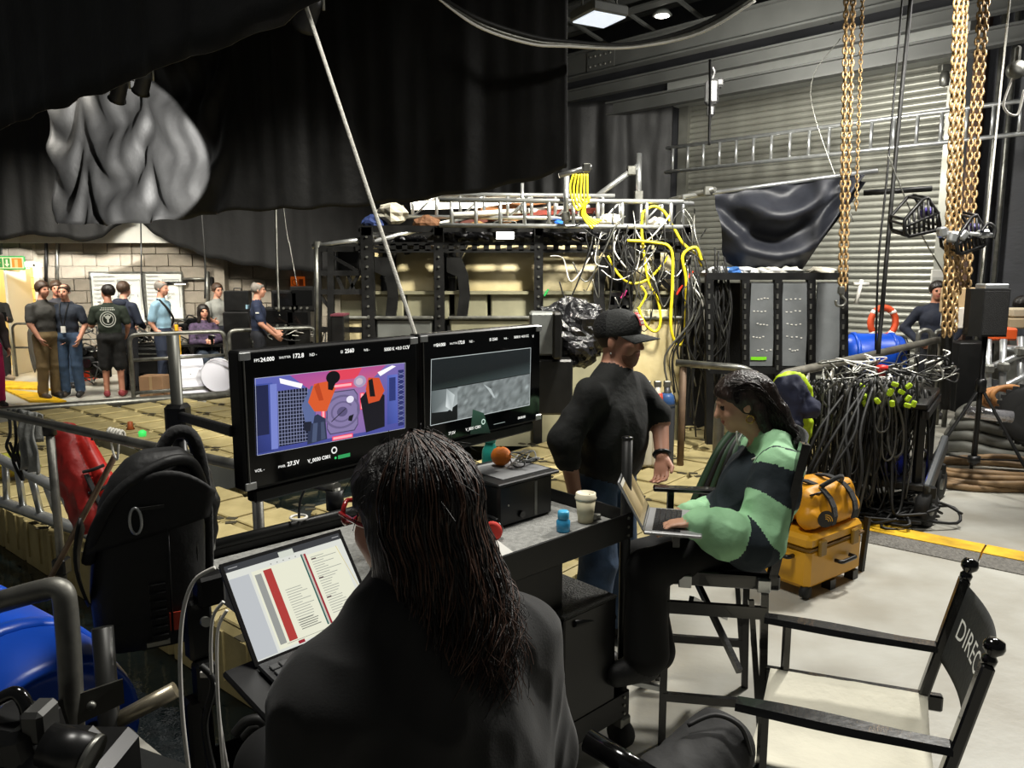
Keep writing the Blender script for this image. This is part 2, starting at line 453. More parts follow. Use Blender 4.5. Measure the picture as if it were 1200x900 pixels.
# doorway into the lit corridor
dr = thing('door_1', None, None, (xd0, YW, 0)); dr['kind'] = 'structure'
fm = M('door_frame_paint', '#d9d5c6', .5)
MB().box((xd1+.04, YW-.02, 1.04), (.1, .22, 2.08), bev=.01).build('door_frame', fm, dr)
MB().box(((xd0+xd1)/2, YW-.02, 2.06), (xd1-xd0+.1, .22, .1), bev=.01).build('door_lintel', fm, dr)
MB().box((px_x(6, YW), YW+.35, 1.0), (.05, .75, 2.0), bev=.01).build('door_leaf', M('door_white', '#e6e2d2', .5), dr)
cw = MB().box(((xw0+xd1)/2+.4, YW+1.5, 1.4), (4.4, .1, 2.9)).build('wall_corridor', M('corridor_mortar', '#e2cb8e', .9)); cw['kind'] = 'structure'; cw['_o'] = Vector((0, 0, 0))
bricks(xd0-.1, xd1+.5, 0, 2.2, YW+1.44, cw, bm_y)
lamp('corridor_light', 'AREA', (xd0+.5, YW+.75, 2.75), (xd0+.5, YW+.9, 0), 90, (1, .8, .48), .8)
# ---- right: roller shutter wall
wallgrey = M('dark_painted_block', '#35363a', .7, var=.2, scale=2, bump=.25, bscale=9, aniso=(1, 1, 2.2))
SW = 4.55
def sp(u, z, o=0.): return S0 + wS*u + nS*o + Vector((0, 0, z))
mb = MB()
mb.bar(sp(SW+.25, 3.5, -.15), sp(SW+9, 3.5, -.15), .3, 7)                 # right of the shutter
mb.bar(sp(-8, 3.5, -.15), sp(-.1, 3.5, -.15), .3, 7)                      # left of it
mb.bar(sp(-.1, 6.1, -.15), sp(SW+.25, 6.1, -.15), .3, 1.8)
ws = mb.build('wall_shutter', wallgrey); ws['kind'] = 'structure'; ws['_o'] = Vector((0, 0, 0))
sh = thing('roller_shutter', 'tall grey ribbed roller shutter door behind the hanging chains', 'shutter', sp(0, 0))
slm = M('shutter_slat_steel', '#8d8d84', .42, .35, var=.1, scale=3)
prof = [(0, 0), (.018, .012), (.032, .035), (.034, .055), (.026, .082), (.008, .1)]
s0 = None
for i in range(48):
    if s0 is None:
        mb = MB(); P = [nS*y + Vector((0, 0, z)) for y, z in prof] + [Vector((0, 0, .1)) - nS*.01, -nS*.01]
        o = sp(0, 0)
        mb.prism([o + p for p in P], wS*SW); s0 = mb.build('slat', slm, sh); s0.location = (0, 0, .05)
    else:
        s = bpy.data.objects.new('slat', s0.data); COL.objects.link(s); s.parent = sh; s.location = (0, 0, .05 + i*.104)
for u in (-.06, SW+.06):
    MB().bar(sp(u, 0, .06), sp(u, 5.4, .06), .2, .12, up=nS).build('guide_rail', M('guide_rail_steel', '#8a8a82', .45, .5, var=.1), sh)
MB().bar(sp(-.2, 5.32, .22), sp(SW+.3, 5.32, .22), .5, .6).build('header_box', M('shutter_header', '#a8aaa6', .55, .1, var=.06), sh)
c = thing('steel_column', 'rust brown steel column beside the roller shutter', 'column', sp(SW+.5, 0, .1))
MB().bar(sp(SW+.38, 0, .12), sp(SW+.38, 6.4, .12), .16, .16, up=nS).build('shaft', M('rusty_steel', '#4a352b', .7, .2, var=.3), c)
for u in (SW+.62, SW+.78):
    MB().tube([sp(u, 0, .1), sp(u, 6.3, .1)], .035, 8).build('conduit', galv, c)
# wall lamp box and fittings near the top right
bx = thing('wall_notice', 'small white notice board on the shutter guide behind the navy man', 'notice', D(1101, 330, 11))
MB().box(D(1101, 330, 11), (.26, .03, .34), bev=.01).build('board', white_plastic, bx)
MB().box(D(1101, 333, 10.97), (.2, .01, .2)).build('sheet', M('paper_grey', '#b9b8b2', .7), bx)
# ---- roof
roofm = M('roof_deck', '#6c6d69', .7, .1, var=.12, scale=3)
rf = MB()
for i in range(46):
    o0 = sp(-14, 6.9 + .0, -2.) + nS*(i*.36)
    rf.bar(o0, o0 + wS*26, .2, .06); rf.bar(o0 + nS*.18 + Vector((0, 0, .06)), o0 + nS*.18 + wS*26 + Vector((0, 0, .06)), .17, .03)
ce = rf.build('ceiling', roofm); ce['kind'] = 'structure'
def ibeam(mb, a, b, h, wd, t=.03):
    mb.bar(a, b, t, h); z = Vector((0, 0, h/2))
    mb.bar(a + z, b + z, wd, t); mb.bar(a - z, b - z, wd, t)
bmn = M('beam_steel', '#434442', .5, .15, var=.12, scale=2)
for (py, z, hh, wdt, lab) in ((12, 6.25, .34, .22, 'grey steel roof beam with a floodlight hung under it'), (72, 5.55, .40, .22, 'deep grey steel roof beam with a bolted splice plate'),
                     (106, 5.15, .17, .14, 'slim grey steel beam between the deep beam and the lit one'), (131, 4.85, .2, .18, 'pale lower steel beam in front of the shutter header')):
    p = D(700, py, (z - H)/((450-py)/F0*cP - sP))
    t = thing('roof_beam', lab, 'beam', p - wS*6)
    mb = MB(); ibeam(mb, p - wS*7, p + wS*12, hh, wdt); mb.build('girder', bmn, t)
    if hh == .40:
        q = p + wS*.1
        MB().bar(q - wS*.3 + nS*.03, q + wS*.3 + nS*.03, .02, .34).build('splice_plate', bmn, t)
        bo = MB()
        for i in range(5):
            for j in (-1, 1): bo.cyl(q + wS*(-.22+.11*i) + nS*.03 + Vector((0, 0, .08*j)), q + wS*(-.22+.11*i) + nS*.06 + Vector((0, 0, .08*j)), .018, n=6)
        bo.build('bolt_row', galv, t)['kind'] = 'stuff'
# cross bracing under the roof
tb = thing('roof_bracing', 'row of slim cross braces between the roof beams', 'bracing', D(900, 40, 13))
for i in range(9):
    a = D(690 + i*62, 60 - i*11, 13.2 - i*.35); MB().bar(a + nS*1.1 + Vector((0, 0, .5)), a - nS*1.1 + Vector((0, 0, .1)), .05, .05).build('brace', bmn, tb)
# ================================================================ DRAPES
def fold(x, z, sd, f=2.6, a=.07):
    v = Vector((x*f, z*.25 + sd, sd)); return a*noise.noise(v) + a*.5*noise.noise(v*2.3) + .005*math.sin(x*11 + 2*noise.noise(Vector((x, z*.5, sd))))
def drape(name, label, P0, P1, bottom, top, nu=150, nv=40, amp=.07, sd=1., group=None, swag=0., m=None, bdark=0):
    """hanging cloth on the vertical plane P0-P1; bottom: px outline; top: z"""
    P0, P1 = Vector((P0.x, P0.y, 0)), Vector((P1.x, P1.y, 0)); d = (P1-P0); ln = d.length; d.normalize(); n = Vector((d.y, -d.x, 0))
    B = []
    for px, py in bottom:
        q = V(px, py, P0, n); B.append(((q-P0).dot(d), q.z))
    def zb(x):
        if x <= B[0][0]: return B[0][1]
        for (x0, z0), (x1, z1) in zip(B, B[1:]):
            if x <= x1: t = (x-x0)/(x1-x0); t = t*t*(3-2*t)*.5 + t*.5; return z0 + (z1-z0)*t
        return B[-1][1]
    mb = MB()
    def fn(u, v):
        x = ln*u; z0 = zb(x); z = z0 + (top - z0)*v
        o = fold(x, z, sd, a=amp)
        if swag:
            o *= .55
            for cx, cz, wd_ in ((ln*.19, 3.2, .75), (ln*.04, 3.1, .5), (ln*.36, 3.4, .9)):
                q = max(0, 1 - ((x-cx)/wd_)**2); s_ = (z - cz) - .8*((x-cx)/wd_)**2 + .15*noise.noise(Vector((x*2, z*2, 5)))
                o += swag*q*math.sin(s_*8.5)*(1 if z < 4.6 else .3)
        return P0 + d*x + n*o + Vector((0, 0, z + .012*math.sin(x*9)))
    mb.sheet(fn, nu, nv)
    return one(name, label, 'drape', mb, m or drape_cloth, group, solid=.006)
L0, L1 = D(60, 200, 10.4), D(666, 150, 6.5)
drape('hanging_drape', 'great black drape hanging across the hall, lit in a patch at one end', L0, L1,
      [(60, 263), (90, 262), (130, 264), (200, 257), (270, 248), (400, 243), (480, 236), (560, 225), (620, 212), (666, 198)], 6.4, 260, 80, .10, 1.3, swag=.075)
b0, b1 = D(-120, 200, 10.2), D(410, 0, 4.6)
drape('hanging_drape', 'black drape hung high overhead in deep shadow above the lit one', Vector((-8.2, 9.9, 0)), Vector((-.85, 4.05, 0)),
      [(-60, 166), (0, 150), (60, 130), (130, 104), (240, 62), (330, 28), (372, 6), (395, -20), (420, -60)], 6.6, 120, 20, .05, 4.)
drape('hanging_drape', 'grey-black drape sagging in front of the blockwork wall', D(160, 200, 13.7), D(560, 200, 12.6),
      [(160, 258), (185, 277), (215, 291), (250, 303), (290, 311), (340, 317), (380, 318), (470, 318), (560, 316)], 4.9, 120, 30, .06, 7., m=M('grey_drape', '#141414', .8, var=.15, scale=4, bump=.2, bscale=16))
drape('hanging_drape', 'dark drape bulging over the doorway and exit sign', D(-90, 200, 13.3), D(148, 200, 13.6),
      [(-90, 276), (0, 281), (40, 275), (70, 278), (95, 283), (120, 279), (138, 264), (148, 258)], 4.9, 80, 26, .06, 9.)
drape('hanging_drape', 'tall black drape hanging beside the roller shutter', D(560, 200, 14.6), D(787, 200, 13.9),
      [(560, 290), (660, 290), (787, 290)], 5.0, 90, 24, .08, 11.)
# lamps clamped on the hidden bar, at the drape's top edge
for px, py, s, lb in ((362, 12, 1.2, 'dark spotlight at the top corner of the overhead drape'), (140, 104, .8, 'dark clamp lamp above the lit patch of drape'), (168, 95, .8, 'small clamp lamp next to another over the lit drape')):
    zc = 5.2 if px > 300 else 7.6
    p = D(px, py, zc); t = thing('spotlight', lb, 'spotlight', p)
    MB().lathe([(0, -.12), (.05, -.12), (.07, -.05), (.075, .1), (.09, .13), (.07, .13)], p, (-.5, .5, -.7), 12).build('housing', black_metal, t)
    MB().tube(bend([p + Vector((-.1, 0, 0)), p + Vector((-.1, 0, .16)), p + Vector((.1, 0, .16)), p + Vector((.1, 0, 0))], .03), .012, 6).build('yoke', galv, t)
    MB().box(p + Vector((0, 0, .2)), (.06, .06, .1), bev=.01).build('clamp', galv, t)
# ================================================================ SUBMARINE SET PIECE
YF = 8.75
def S(px, py, Y=YF): return V(px, py, (0, Y, 0), (0, 1, 0))
hullm = M('fibreglass_hull', '#a89a72', .48, var=.12, scale=3.5, bump=.12, bscale=18, col2='#b7ab86')
hullg = M('hull_grey_green', '#7d7a64', .6, var=.12, scale=4, bump=.06)
hl = thing('submarine_hull', 'beige fibreglass submarine hull in sections inside a black steel frame', 'set piece', (S(600, 450).x, 9.5, -.4))
zf = 1.72
def dome(x0, x1, e0, e1, name='hull_section', m=None, rr=.56):
    mb = MB(); n = 20; st = []
    xs = [x0 + (x1-x0)*i/14 for i in range(15)]
    for x in xs:
        k = 1.
        if e0 and x - x0 < e0: k = math.sqrt(max(.0, 1-((x0+e0-x)/e0)**2))*.45 + .55
        if e1 and x1 - x < e1: k = math.sqrt(max(.0, 1-((x-(x1-e1))/e1)**2))*.45 + .55
        st.append((x, k))
    vs = []; fs = []
    for x, k in st:
        for j in range(n+1):
            t = PI*j/n; vs.append((x, 9.5 - rr*1.05*k*math.cos(t), zf + rr*k*math.sin(t)))
    w = n+1
    fs = [(i*w+j, i*w+j+1, (i+1)*w+j+1, (i+1)*w+j) for i in range(len(st)-1) for j in range(n)]
    mb.add(vs, fs, 0, True)
    for i in (0, len(st)-1): mb.add(vs[i*w:(i+1)*w], [list(range(w))])
    return mb.build(name, m or hullm, hl)
X = lambda px: S(px, 340, 9.2).x
dome(X(405), X(452), .25, 0, rr=.5); dome(X(462), X(513), .12, 0); dome(X(536), X(716), .1, .14); dome(X(735), X(790), .2, .3)
for a, b in ((452, 462), (513, 520), (529, 536), (716, 735)):
    mb = MB(); n = 24
    for rr, m_ in ((.6, 0),):
        pts = [(9.5 - rr*1.05*math.cos(PI*j/n), zf + rr*math.sin(PI*j/n)) for j in range(n+1)]
        vs = [(X(a), y, z) for y, z in pts] + [(X(b), y, z) for y, z in pts]
        mb.add(vs, [(j, j+1, n+2+j, n+1+j) for j in range(n)], 0, True)
        for k in (0, 1): mb.add(vs[k*(n+1):(k+1)*(n+1)], [list(range(n+1))])
    rb = mb.build('hull_rib', black_metal, hl)
    bl = MB()
    for j in range(2, 23, 3):
        y, z = pts[j]; bl.cyl((X(a)-.015, 9.5-(9.5-y)*.97, zf+(z-zf)*.97), (X(b)+.015, 9.5-(9.5-y)*.97, zf+(z-zf)*.97), .02, n=6)
    bl.build('bolt_ring', galv, rb)['kind'] = 'stuff'
MB().box(((X(400)+X(792))/2, 9.45, zf-.02), (X(792)-X(400), 1.3, .035)).build('flange', hullg, hl)
for a, b in ((405, 478), (480, 530), (534, 573), (575, 630), (633, 712), (735, 792)):
    MB().box(((X(a)+X(b))/2, 9.42, 1.55), (X(b)-X(a)-.02, 1.15, .32), bev=.015).build('side_panel', hullg, hl)
for i, (a, b, m_) in enumerate(((400, 440, hullm), (448, 511, steel_grey), (530, 632, hullg), (636, 712, hullg), (716, 792, hullm))):
    p = MB().box(((X(a)+X(b))/2, 9.15, .93), (X(b)-X(a), .85, .95), bev=.02).build('buoyancy_box', m_, hl)
    MB().box(((X(a)+X(b))/2, 8.94, 1.42), (X(b)-X(a)+.03, .5, .035), bev=.01).build('box_rim', galv, p)
bx = MB().box((S(755, 400).x, 8.8, S(755, 395).z), (.62, .06, .62), bev=.01).build('access_panel', M('cream_panel', '#d4cda6', .5, var=.08), hl)
MB().box((S(783, 400).x+.02, 8.78, S(755, 395).z), (.05, .09, .66)).build('panel_edge', hullg, hl)
MB().box(((X(400)+X(792))/2, 9.4, .2), (X(792)-X(400), 1.3, .55)).build('cradle', hullg, hl)
# ---- black frame
fr = thing('hull_cage', 'black bolted steel frame caging the beige submarine hull', 'frame', (S(600, 450).x, YF, -.4))
ztop = S(600, 266).z
for px, wpx in ((432, 14), (515, 11), (631, 10), (735, 12), (803, 9)):
    x0 = S(px, 340).x; wd_ = wpx/F0*8.9
    po = MB().box((x0, YF, (ztop-.4)/2), (wd_, .1, ztop+.4)).build('post', black_metal, fr)
    bo = MB()
    for k in range(13): bo.cyl((x0, YF-.065, 1.0+k*.11), (x0, YF-.045, 1.0+k*.11), .014, n=6)
    bo.build('bolt_line', galv, po)['kind'] = 'stuff'
    MB().box((x0, 10.3, (ztop-.4)/2), (wd_, .1, ztop+.4)).build('post', black_metal, fr)
    for z in (ztop-.05, .9): MB().box((x0, 9.5, z), (wd_*.8, 1.6, .09)).build('cross_member', black_metal, fr)
xa, xb = S(422, 340).x, S(806, 340).x; zr = S(600, 290).z
# rail with slots
rl = MB(); sl = .13; n = int((xb-xa)/sl)
for z, h in ((zr+.04, .035), (zr-.04, .035)): rl.box(((xa+xb)/2, YF-.02, z), (xb-xa, .05, h))
for i in range(n+1): rl.box((xa+i*sl, YF-.02, zr), (.06, .05, .08))
rl.build('slotted_rail', black_metal, fr)
for z in (ztop-.02, S(600, 392).z):
    MB().box(((xa+xb)/2, YF+.02, z), (xb-xa, .06, .07)).build('rail', black_metal, fr)
MB().box(((xa+xb)/2, 10.3, ztop-.05), (xb-xa, .08, .08)).build('rail', black_metal, fr)
# curved gussets next to posts
for px, s in ((440, 1), (524, 1), (722, -1)):
    o = S(px, 345); g = MB()
    P = [o + Vector((0, 0, .42)), o + Vector((.16*s, 0, .42)), o + Vector((.24*s, 0, .22)), o + Vector((.26*s, 0, 0)), o + Vector((.22*s, 0, -.3)), o + Vector((.05*s, 0, -.62)), o + Vector((0, 0, -.62)),
         o + Vector((0, 0, -.35)), o + Vector((.1*s, 0, -.3)), o + Vector((.14*s, 0, 0)), o + Vector((.12*s, 0, .2)), o + Vector((0, 0, .25))]
    g.prism([p + Vector((0, -.01, 0)) for p in P], (0, .05, 0)); g.build('gusset', black_metal, fr)
for z in (.0, -.14, .16): MB().box(S(726, 345) + Vector((0, -.02, z)), (.22, .06, .04)).build('gusset_bar', black_metal, fr)
# end plate with holes on the right
ep = MB(); x0, x1 = S(770, 340).x, S(800, 340).x
for i in range(7):
    z = .4 + i*.3; ep.box(((x0+x1)/2, YF+.05, z), (x1-x0, .04, .09))
for x in (x0, x1): ep.box((x, YF+.05, 1.2), (.07, .04, 2.3))
ep.bar((x0, YF+.05, 1.0), (x1, YF+.05, 1.3), .05, .05); ep.bar((x1, YF+.05, 1.6), (x0, YF+.05, 1.9), .05, .05)
ep.build('end_lattice', black_metal, fr)
# left end cage
lc = thing('end_cage', 'open black cage at the end of the hull, below the silver tube', 'frame', (S(400, 450).x, YF, -.3))
for px in (373, 388, 428):
    MB().bar(S(px, 290) , S(px, 470), .07, .07).build('upright', black_metal, lc)
for py in (292, 320, 342, 386):
    MB().bar(S(372, py), S(428, py), .06, .06).build('crossbar', black_metal, lc)
for (a, b) in (((374, 345), (405, 385)), ((388, 300), (420, 318)), ((395, 322), (402, 340)), ((408, 322), (415, 340)), ((420, 322), (410, 340))):
    MB().bar(S(*a), S(*b), .035, .035).build('strut', black_metal, lc)
MB().box(S(404, 305) + Vector((0, .3, 0)), (.3, .2, .3), bev=.03).build('junction_box', black_plastic, lc)
one('scaffold_tube', 'silver scaffold tube lying across the end cage of the hull', 'tube', MB().tube([S(366, 289), S(430, 280)], .028, 8), alu)
# white cylinder base left of post
one('white_pole', 'pale upright pole standing beside the end cage', 'pole', MB().tube([S(372, 283), S(373, 410, 8.75)], .04, 10), galv)
# ---- ladder truss on top
def ladder_beam(name, label, cat, A, B, dz, r, nr, m=alu, rr=None, group=None, brace=False):
    A, B, dz = Vector(A), Vector(B), Vector(dz)
    t = thing(name, label, cat, A, group)
    MB().tube([A, B], r, 8).build('chord', m, t); MB().tube([A+dz, B+dz], r, 8).build('chord', m, t)
    for i in range(nr):
        p = A + (B-A)*((i+.5)/nr); MB().tube([p, p+dz], rr or r*.8, 8).build('rung', m, t)
    if brace:
        for i in range(0, nr-1, 2):
            p = A + (B-A)*((i+.5)/nr); q = A + (B-A)*((i+1.5)/nr); MB().tube([p, q+dz], (rr or r)*.6, 6).build('brace', m, t)
    return t
ladder_beam('ladder_beam', 'aluminium ladder beam lying along the top of the black frame', 'truss', S(515, 264, 8.6), S(800, 266, 8.6), (0, 0, .27), .026, 10)
ladder_beam('ladder_beam', 'second aluminium ladder beam behind the first on the hull top', 'truss', S(470, 254, 9.6), S(720, 256, 9.6), (0, 0, .27), .026, 9, brace=True)
ladder_beam('ladder_beam', 'short aluminium ladder beam at the yellow-cabled end of the hull top', 'truss', S(640, 262, 10.2), S(812, 266, 10.2), (0, 0, .3), .026, 7, brace=True)
tubes = [((430, 285, 8.9), (545, 255, 10.2), 'long silver tube sloping up from the end cage over the hull', .03, alu), ((530, 252, 9.2), (690, 243, 9.8), 'white tube lying along the hull top', .035, white_plastic),
         ((694, 234, 9.6), (748, 194, 9.6), 'diagonal silver brace tube rising over the hull', .035, alu), ((749, 180, 9.6), (748, 238, 9.6), 'upright silver post topping the diagonal brace', .035, alu),
         ((664, 206, 8.3), (663, 262, 8.3), 'short silver upright below the drape corner', .03, alu), ((655, 206, 6.6), (693, 195, 6.6), 'silver tube end poking past the drape corner', .022, alu),
         ((612, 215, 9.), (612, 250, 9.), 'slim silver upright behind the ladder beam', .02, alu), ((785, 235, 8.7), (838, 222, 8.2), 'grey tube joining the hull top to the tarpaulin', .03, galv)]
for a, b, lb, r, m_ in tubes:
    t = thing('scaffold_tube', lb, 'tube', D(*a)); MB().tube([D(*a), D(*b)], r, 10).build('tube', m_, t)
    e = D(*a)*.15 + D(*b)*.85; MB().box(e, (r*3, r*3, r*3.2), bev=.008).build('coupler', galv, t)
cols = ['#8a5b34', '#7c2f22', '#a87a4a', '#5b2a20']
for i, (a, b) in enumerate((((560, 247), (640, 236)), ((575, 252), (700, 247)), ((590, 260), (650, 244)), ((520, 266), (585, 255)))):
    one('timber_plank', ['light brown plank resting on the hull top', 'dark red plank resting on the hull top', 'tan plank slanting across the hull top', 'brown board lying flat on the hull top'][i], 'plank',
        MB().bar(S(a[0], a[1], 9.8), S(b[0], b[1], 9.9), .2, .06), M('timber_%d' % i, cols[i], .7, var=.2, scale=4, aniso=(1, 8, 1)), 'planks on the hull top')
foil = M('black_foil', '#232325', .28, .7, bump=.8, bscale=18)
def crumple(mb, c, s, sd, n=14, amp=.25):
    c = Vector(c)
    vs = []
    for i in range(n//2+1):
        for j in range(n):
            a, t = PI*i/(n//2), 2*PI*j/n
            d = Vector((math.sin(a)*math.cos(t), math.sin(a)*math.sin(t), math.cos(a)))
            k = 1 + amp*noise.noise(d*2.5 + Vector((sd, 0, 0))) + amp*.6*noise.noise(d*6 + Vector((0, sd, 0)))
            vs.append(c + Vector((d.x*s[0], d.y*s[1], d.z*s[2]))*k)
    k = n//2
    return mb.add(vs, [(i*n+j, i*n+(j+1) % n, (i+1)*n+(j+1) % n, (i+1)*n+j) for i in range(k) for j in range(n)], 0, False)
for i, (px, py, w_) in enumerate(((530, 276, .2), (565, 277, .18), (612, 277, .2), (650, 276, .22), (690, 276, .2), (745, 276, .25), (480, 286, .2))):
    one('foil_wrap', 'crumpled black foil wrapped on the slotted rail of the hull frame', 'foil', crumple(MB(), S(px, py, 9.0), (w_, .12, .1), i*3.1, 18, .4), foil, 'foil wraps along the hull frame')
lp = thing('work_light', 'glowing white work light among the foil on the hull top', 'lamp', S(592, 274, 8.95))
c = S(592, 273, 8.95)
MB().box(c, (.24, .14, .18), bev=.02).build('housing', black_metal, lp)
MB().box(c + Vector((0, -.075, 0)), (.2, .01, .14), bev=.004).build('lens', M('lamp_glow', '#fff8e8', .3, emit=14), lp)
MB().tube(bend([c + Vector((-.13, 0, -.1)), c + Vector((-.13, 0, .13)), c + Vector((.13, 0, .13)), c + Vector((.13, 0, -.1))], .04), .01, 6).build('handle', galv, lp)
tubel = thing('tube_light', 'bright strip light half hidden behind the drape hem', 'lamp', S(540, 238, 10.4))
MB().bar(S(482, 241, 10.4), S(615, 237, 10.4), .12, .1).build('diffuser', M('strip_glow', '#fff6e0', .3, emit=7), tubel)
MB().bar(S(482, 238, 10.45) + Vector((0, 0, .05)), S(615, 234, 10.45) + Vector((0, 0, .05)), .16, .03).build('reflector', galv, tubel)
for i, (px, py, cl, sz) in enumerate(((655, 262, '#1e62c8', .07), (440, 262, '#2a3a6a', .16), (460, 250, '#b8b3a4', .2), (500, 262, '#6c4a32', .16), (560, 268, '#8c6a3e', .15), (715, 258, '#c8c4b4', .14), (770, 262, '#b0aca0', .12))):
    one('cloth_bundle', ['small blue cloth', 'dark blue bundle', 'pale crumpled sheet', 'brown crumpled sack', 'tan crumpled sack', 'white crumpled bag', 'grey crumpled rag'][i] + ' lying on the hull top', 'bundle',
        crumple(MB(), S(px, py, 9.6), (sz, sz*.8, sz*.6), i*5.7, 16, .35), M('bundle_%d' % i, cl, .8, var=.15))
# ---- cables on the set
def yc(label, pts, r=.017, m=yellow_cable, Y=8.6, n=6):
    return cable('yellow_cable' if m is yellow_cable else 'cable', label, [S(p[0], p[1], p[2] if len(p) > 2 else Y) for p in pts], r, m, n)
yc('long yellow cable loop hanging down the hull frame beside the cream panel', [(735, 282), (765, 284), (786, 292), (788, 330), (786, 380), (792, 402), (800, 402), (803, 385), (804, 330), (800, 300), (815, 290), (822, 305)], .018, Y=8.55)
yc('yellow cable arching from the ladder beam to the corner post', [(752, 250), (765, 242), (778, 248), (790, 268), (800, 285), (815, 298), (823, 312)], .017)
yc('yellow cable dropping from the ladder beam across the hull', [(753, 250), (752, 270), (755, 300), (760, 330), (770, 350), (774, 370), (772, 385), (765, 388), (755, 378), (748, 360)], .016)
yc('yellow cable looped low over the middle hull section', [(712, 300), (725, 322), (740, 332), (758, 328), (775, 312), (782, 300)], .015)
yc('thin yellow cable dangling beside the cream panel', [(751, 335), (757, 345), (752, 356), (748, 362)], .013)
for i in range(6):
    dx = i*3.2
    yc('yellow cable in the bundle hanging from the tube end', [(672 + dx, 204), (668 + dx*1.3, 222 + 3*i), (676 + dx*.9, 246 - i*3), (688 - dx*.5, 236 + i*3), (682 + dx*.8, 252 + i), (694 + dx*.7, 268 - i*2)], .012, Y=8.3 + .03*i).__setitem__('group', 'yellow cables bundled by the drape corner')
mb = MB(); random.seed(3)
for i in range(46):
    x0 = random.uniform(690, 815); y0 = random.uniform(240, 300); x1 = x0 + random.uniform(-70, 50); y1 = y0 + random.uniform(0, 90)
    pts = [S(x0, y0, 8.6 + random.uniform(-.05, .2)), S(x0*.7+x1*.3 + random.uniform(-12, 12), y0 + random.uniform(10, 40), 8.55), S(x1*.7+x0*.3, max(y0, y1) + random.uniform(0, 25), 8.6), S(x1, y1, 8.6)]
    mb.tube(crom(pts, 6), random.choice((.005, .007, .009)), 5, mi=random.choice((0, 0, 0, 0, 2, 2, 1)))
one('cable_tangle', 'tangle of thin black and white cables over the yellow-cabled end of the hull', 'cables', mb, [dark_rubber_cable, white_plastic, galv], kind='stuff')
mb = MB()
for i in range(40):
    x0 = random.uniform(805, 850); y0 = random.uniform(290, 340); x1 = x0 + random.uniform(-25, 25); y1 = random.uniform(400, 520)
    pts = [S(x0, y0, 8.4), S(x0 + random.uniform(-10, 14), (y0+y1)/2 - 20, 8.3), S(x1 + random.uniform(-10, 10), (y0+y1)/2 + 25, 8.35), S(x1, y1, 8.4)]
    mb.tube(crom(pts, 6), random.choice((.006, .009, .012)), 5, mi=random.choice((0, 0, 0, 0, 0, 1, 1, 2)))
one('cable_tangle', 'tangle of hanging cables between the hull frame and the grey panels', 'cables', mb, [dark_rubber_cable, galv, white_plastic], kind='stuff')
for i, (px, py, cl, ln) in enumerate(((731, 345, '#d23a86', .12), (796, 340, '#c8301c', .14), (809, 322, '#d0401c', .1), (640, 343, '#2c9a4c', .1), (630, 375, '#d8451c', .16))):
    t = thing('marker_flag', ['pink', 'red', 'orange', 'green', 'orange'][i] + [' tape flag on the post by the cap', ' rod tied to the end lattice of the hull', ' tape knot at the hull corner', ' tape flag on a hull post', ' reflector strip on a hull post'][i], 'tape', S(px, py, 8.66))
    MB().bar(S(px, py, 8.66) + Vector((-ln*.25, 0, -ln*.4)), S(px, py, 8.66) + Vector((ln*.25, 0, ln*.4)), .05, .02, bev=.006).build('strip', M('tape_%d' % i, cl, .5), t)
    MB().box(S(px, py, 8.68), (.03, .05, .03)).build('knot', M('tape_%d' % i), t)
# crumpled black sheeting and grey case left of the man
one('black_sheeting', 'crumpled black plastic sheeting heaped behind the man in the cap', 'sheeting', crumple(MB(), S(672, 392, 7.9), (.42, .25, .33), 41., 40, .3), M('black_bin_plastic', '#1a1a1c', .22, bump=.9, bscale=26))
t = thing('grey_case', 'grey metal case with black end standing by the crumpled sheeting', 'case', S(640, 420, 7.6))
MB().box(S(638, 390, 7.7), (.3, .4, .42), bev=.02).build('shell', M('case_grey', '#6d706f', .5, .3, var=.15), t)
MB().box(S(652, 392, 7.55), (.09, .4, .45), bev=.02).build('end_cap', black_plastic, t)
MB().box(S(640, 450, 7.7), (.5, .5, .55), bev=.02).build('plinth', black_plastic, t)
# ================================================================ GREY PANEL CAGE + TARPAULIN
YC = 8.25
cg = thing('panel_cage', 'black steel cage fitted with three grey translucent panels', 'cage', (S(910, 400, YC).x, YC, -.4))
def C(px, py, o=0.): return S(px, py, YC+o)
for px in (831, 873, 911, 950, 988):
    p = MB().bar(C(px, 321), C(px, 520), .075, .08).build('post', black_metal, cg)
    h = MB()
    for k in range(9): h.box(C(px, 335+k*12, -.045), (.02, .012, .05))
    h.build('hole_strip', galv, p)['kind'] = 'stuff'
for py in (324, 434): MB().bar(C(828, py), C(991, py), .08, .07).build('rail', black_metal, cg)
panm = M('smoked_panel', '#6a6d6e', .32, var=.25, scale=2.4, bump=.05)
for a, b in ((878, 907), (915, 946), (955, 985)):
    p = MB().box((C(a, 380) + C(b, 380))/2, (C(b, 380).x - C(a, 380).x, .02, C(a, 331).z - C(a, 429).z)).build('panel', panm, cg)
    sc = MB()
    for k in range(5 if a < 950 else 0):
        q = C(a + 5 + random.uniform(0, 6), 350 + k*15, -.015); ln = random.uniform(.08, .16)
        for u in range(4): sc.box(q + Vector((ln*u/3, 0, random.uniform(-.01, .01))), (.02, .004, .01))
    if sc.v: sc.build('chalk_marks', white_plastic, p)['kind'] = 'stuff'
one('green_tape', 'lime green tape strip along the foot of a grey panel', 'tape', MB().box(C(889, 420, -.02), (.17, .008, .035)), M('lime_tape', '#7bd21e', .5))
MB().box(((C(831, 400).x + C(988, 400).x)/2, YC+.7, C(850, 322).z), (C(988, 400).x - C(831, 400).x, 1.4, .04)).build('roof_sheet', black_metal, cg)
MB().box(((C(831, 400).x + C(988, 400).x)/2, YC+1.35, .7), (C(988, 400).x - C(831, 400).x, .03, 2.2)).build('back_sheet', black_cloth, cg)
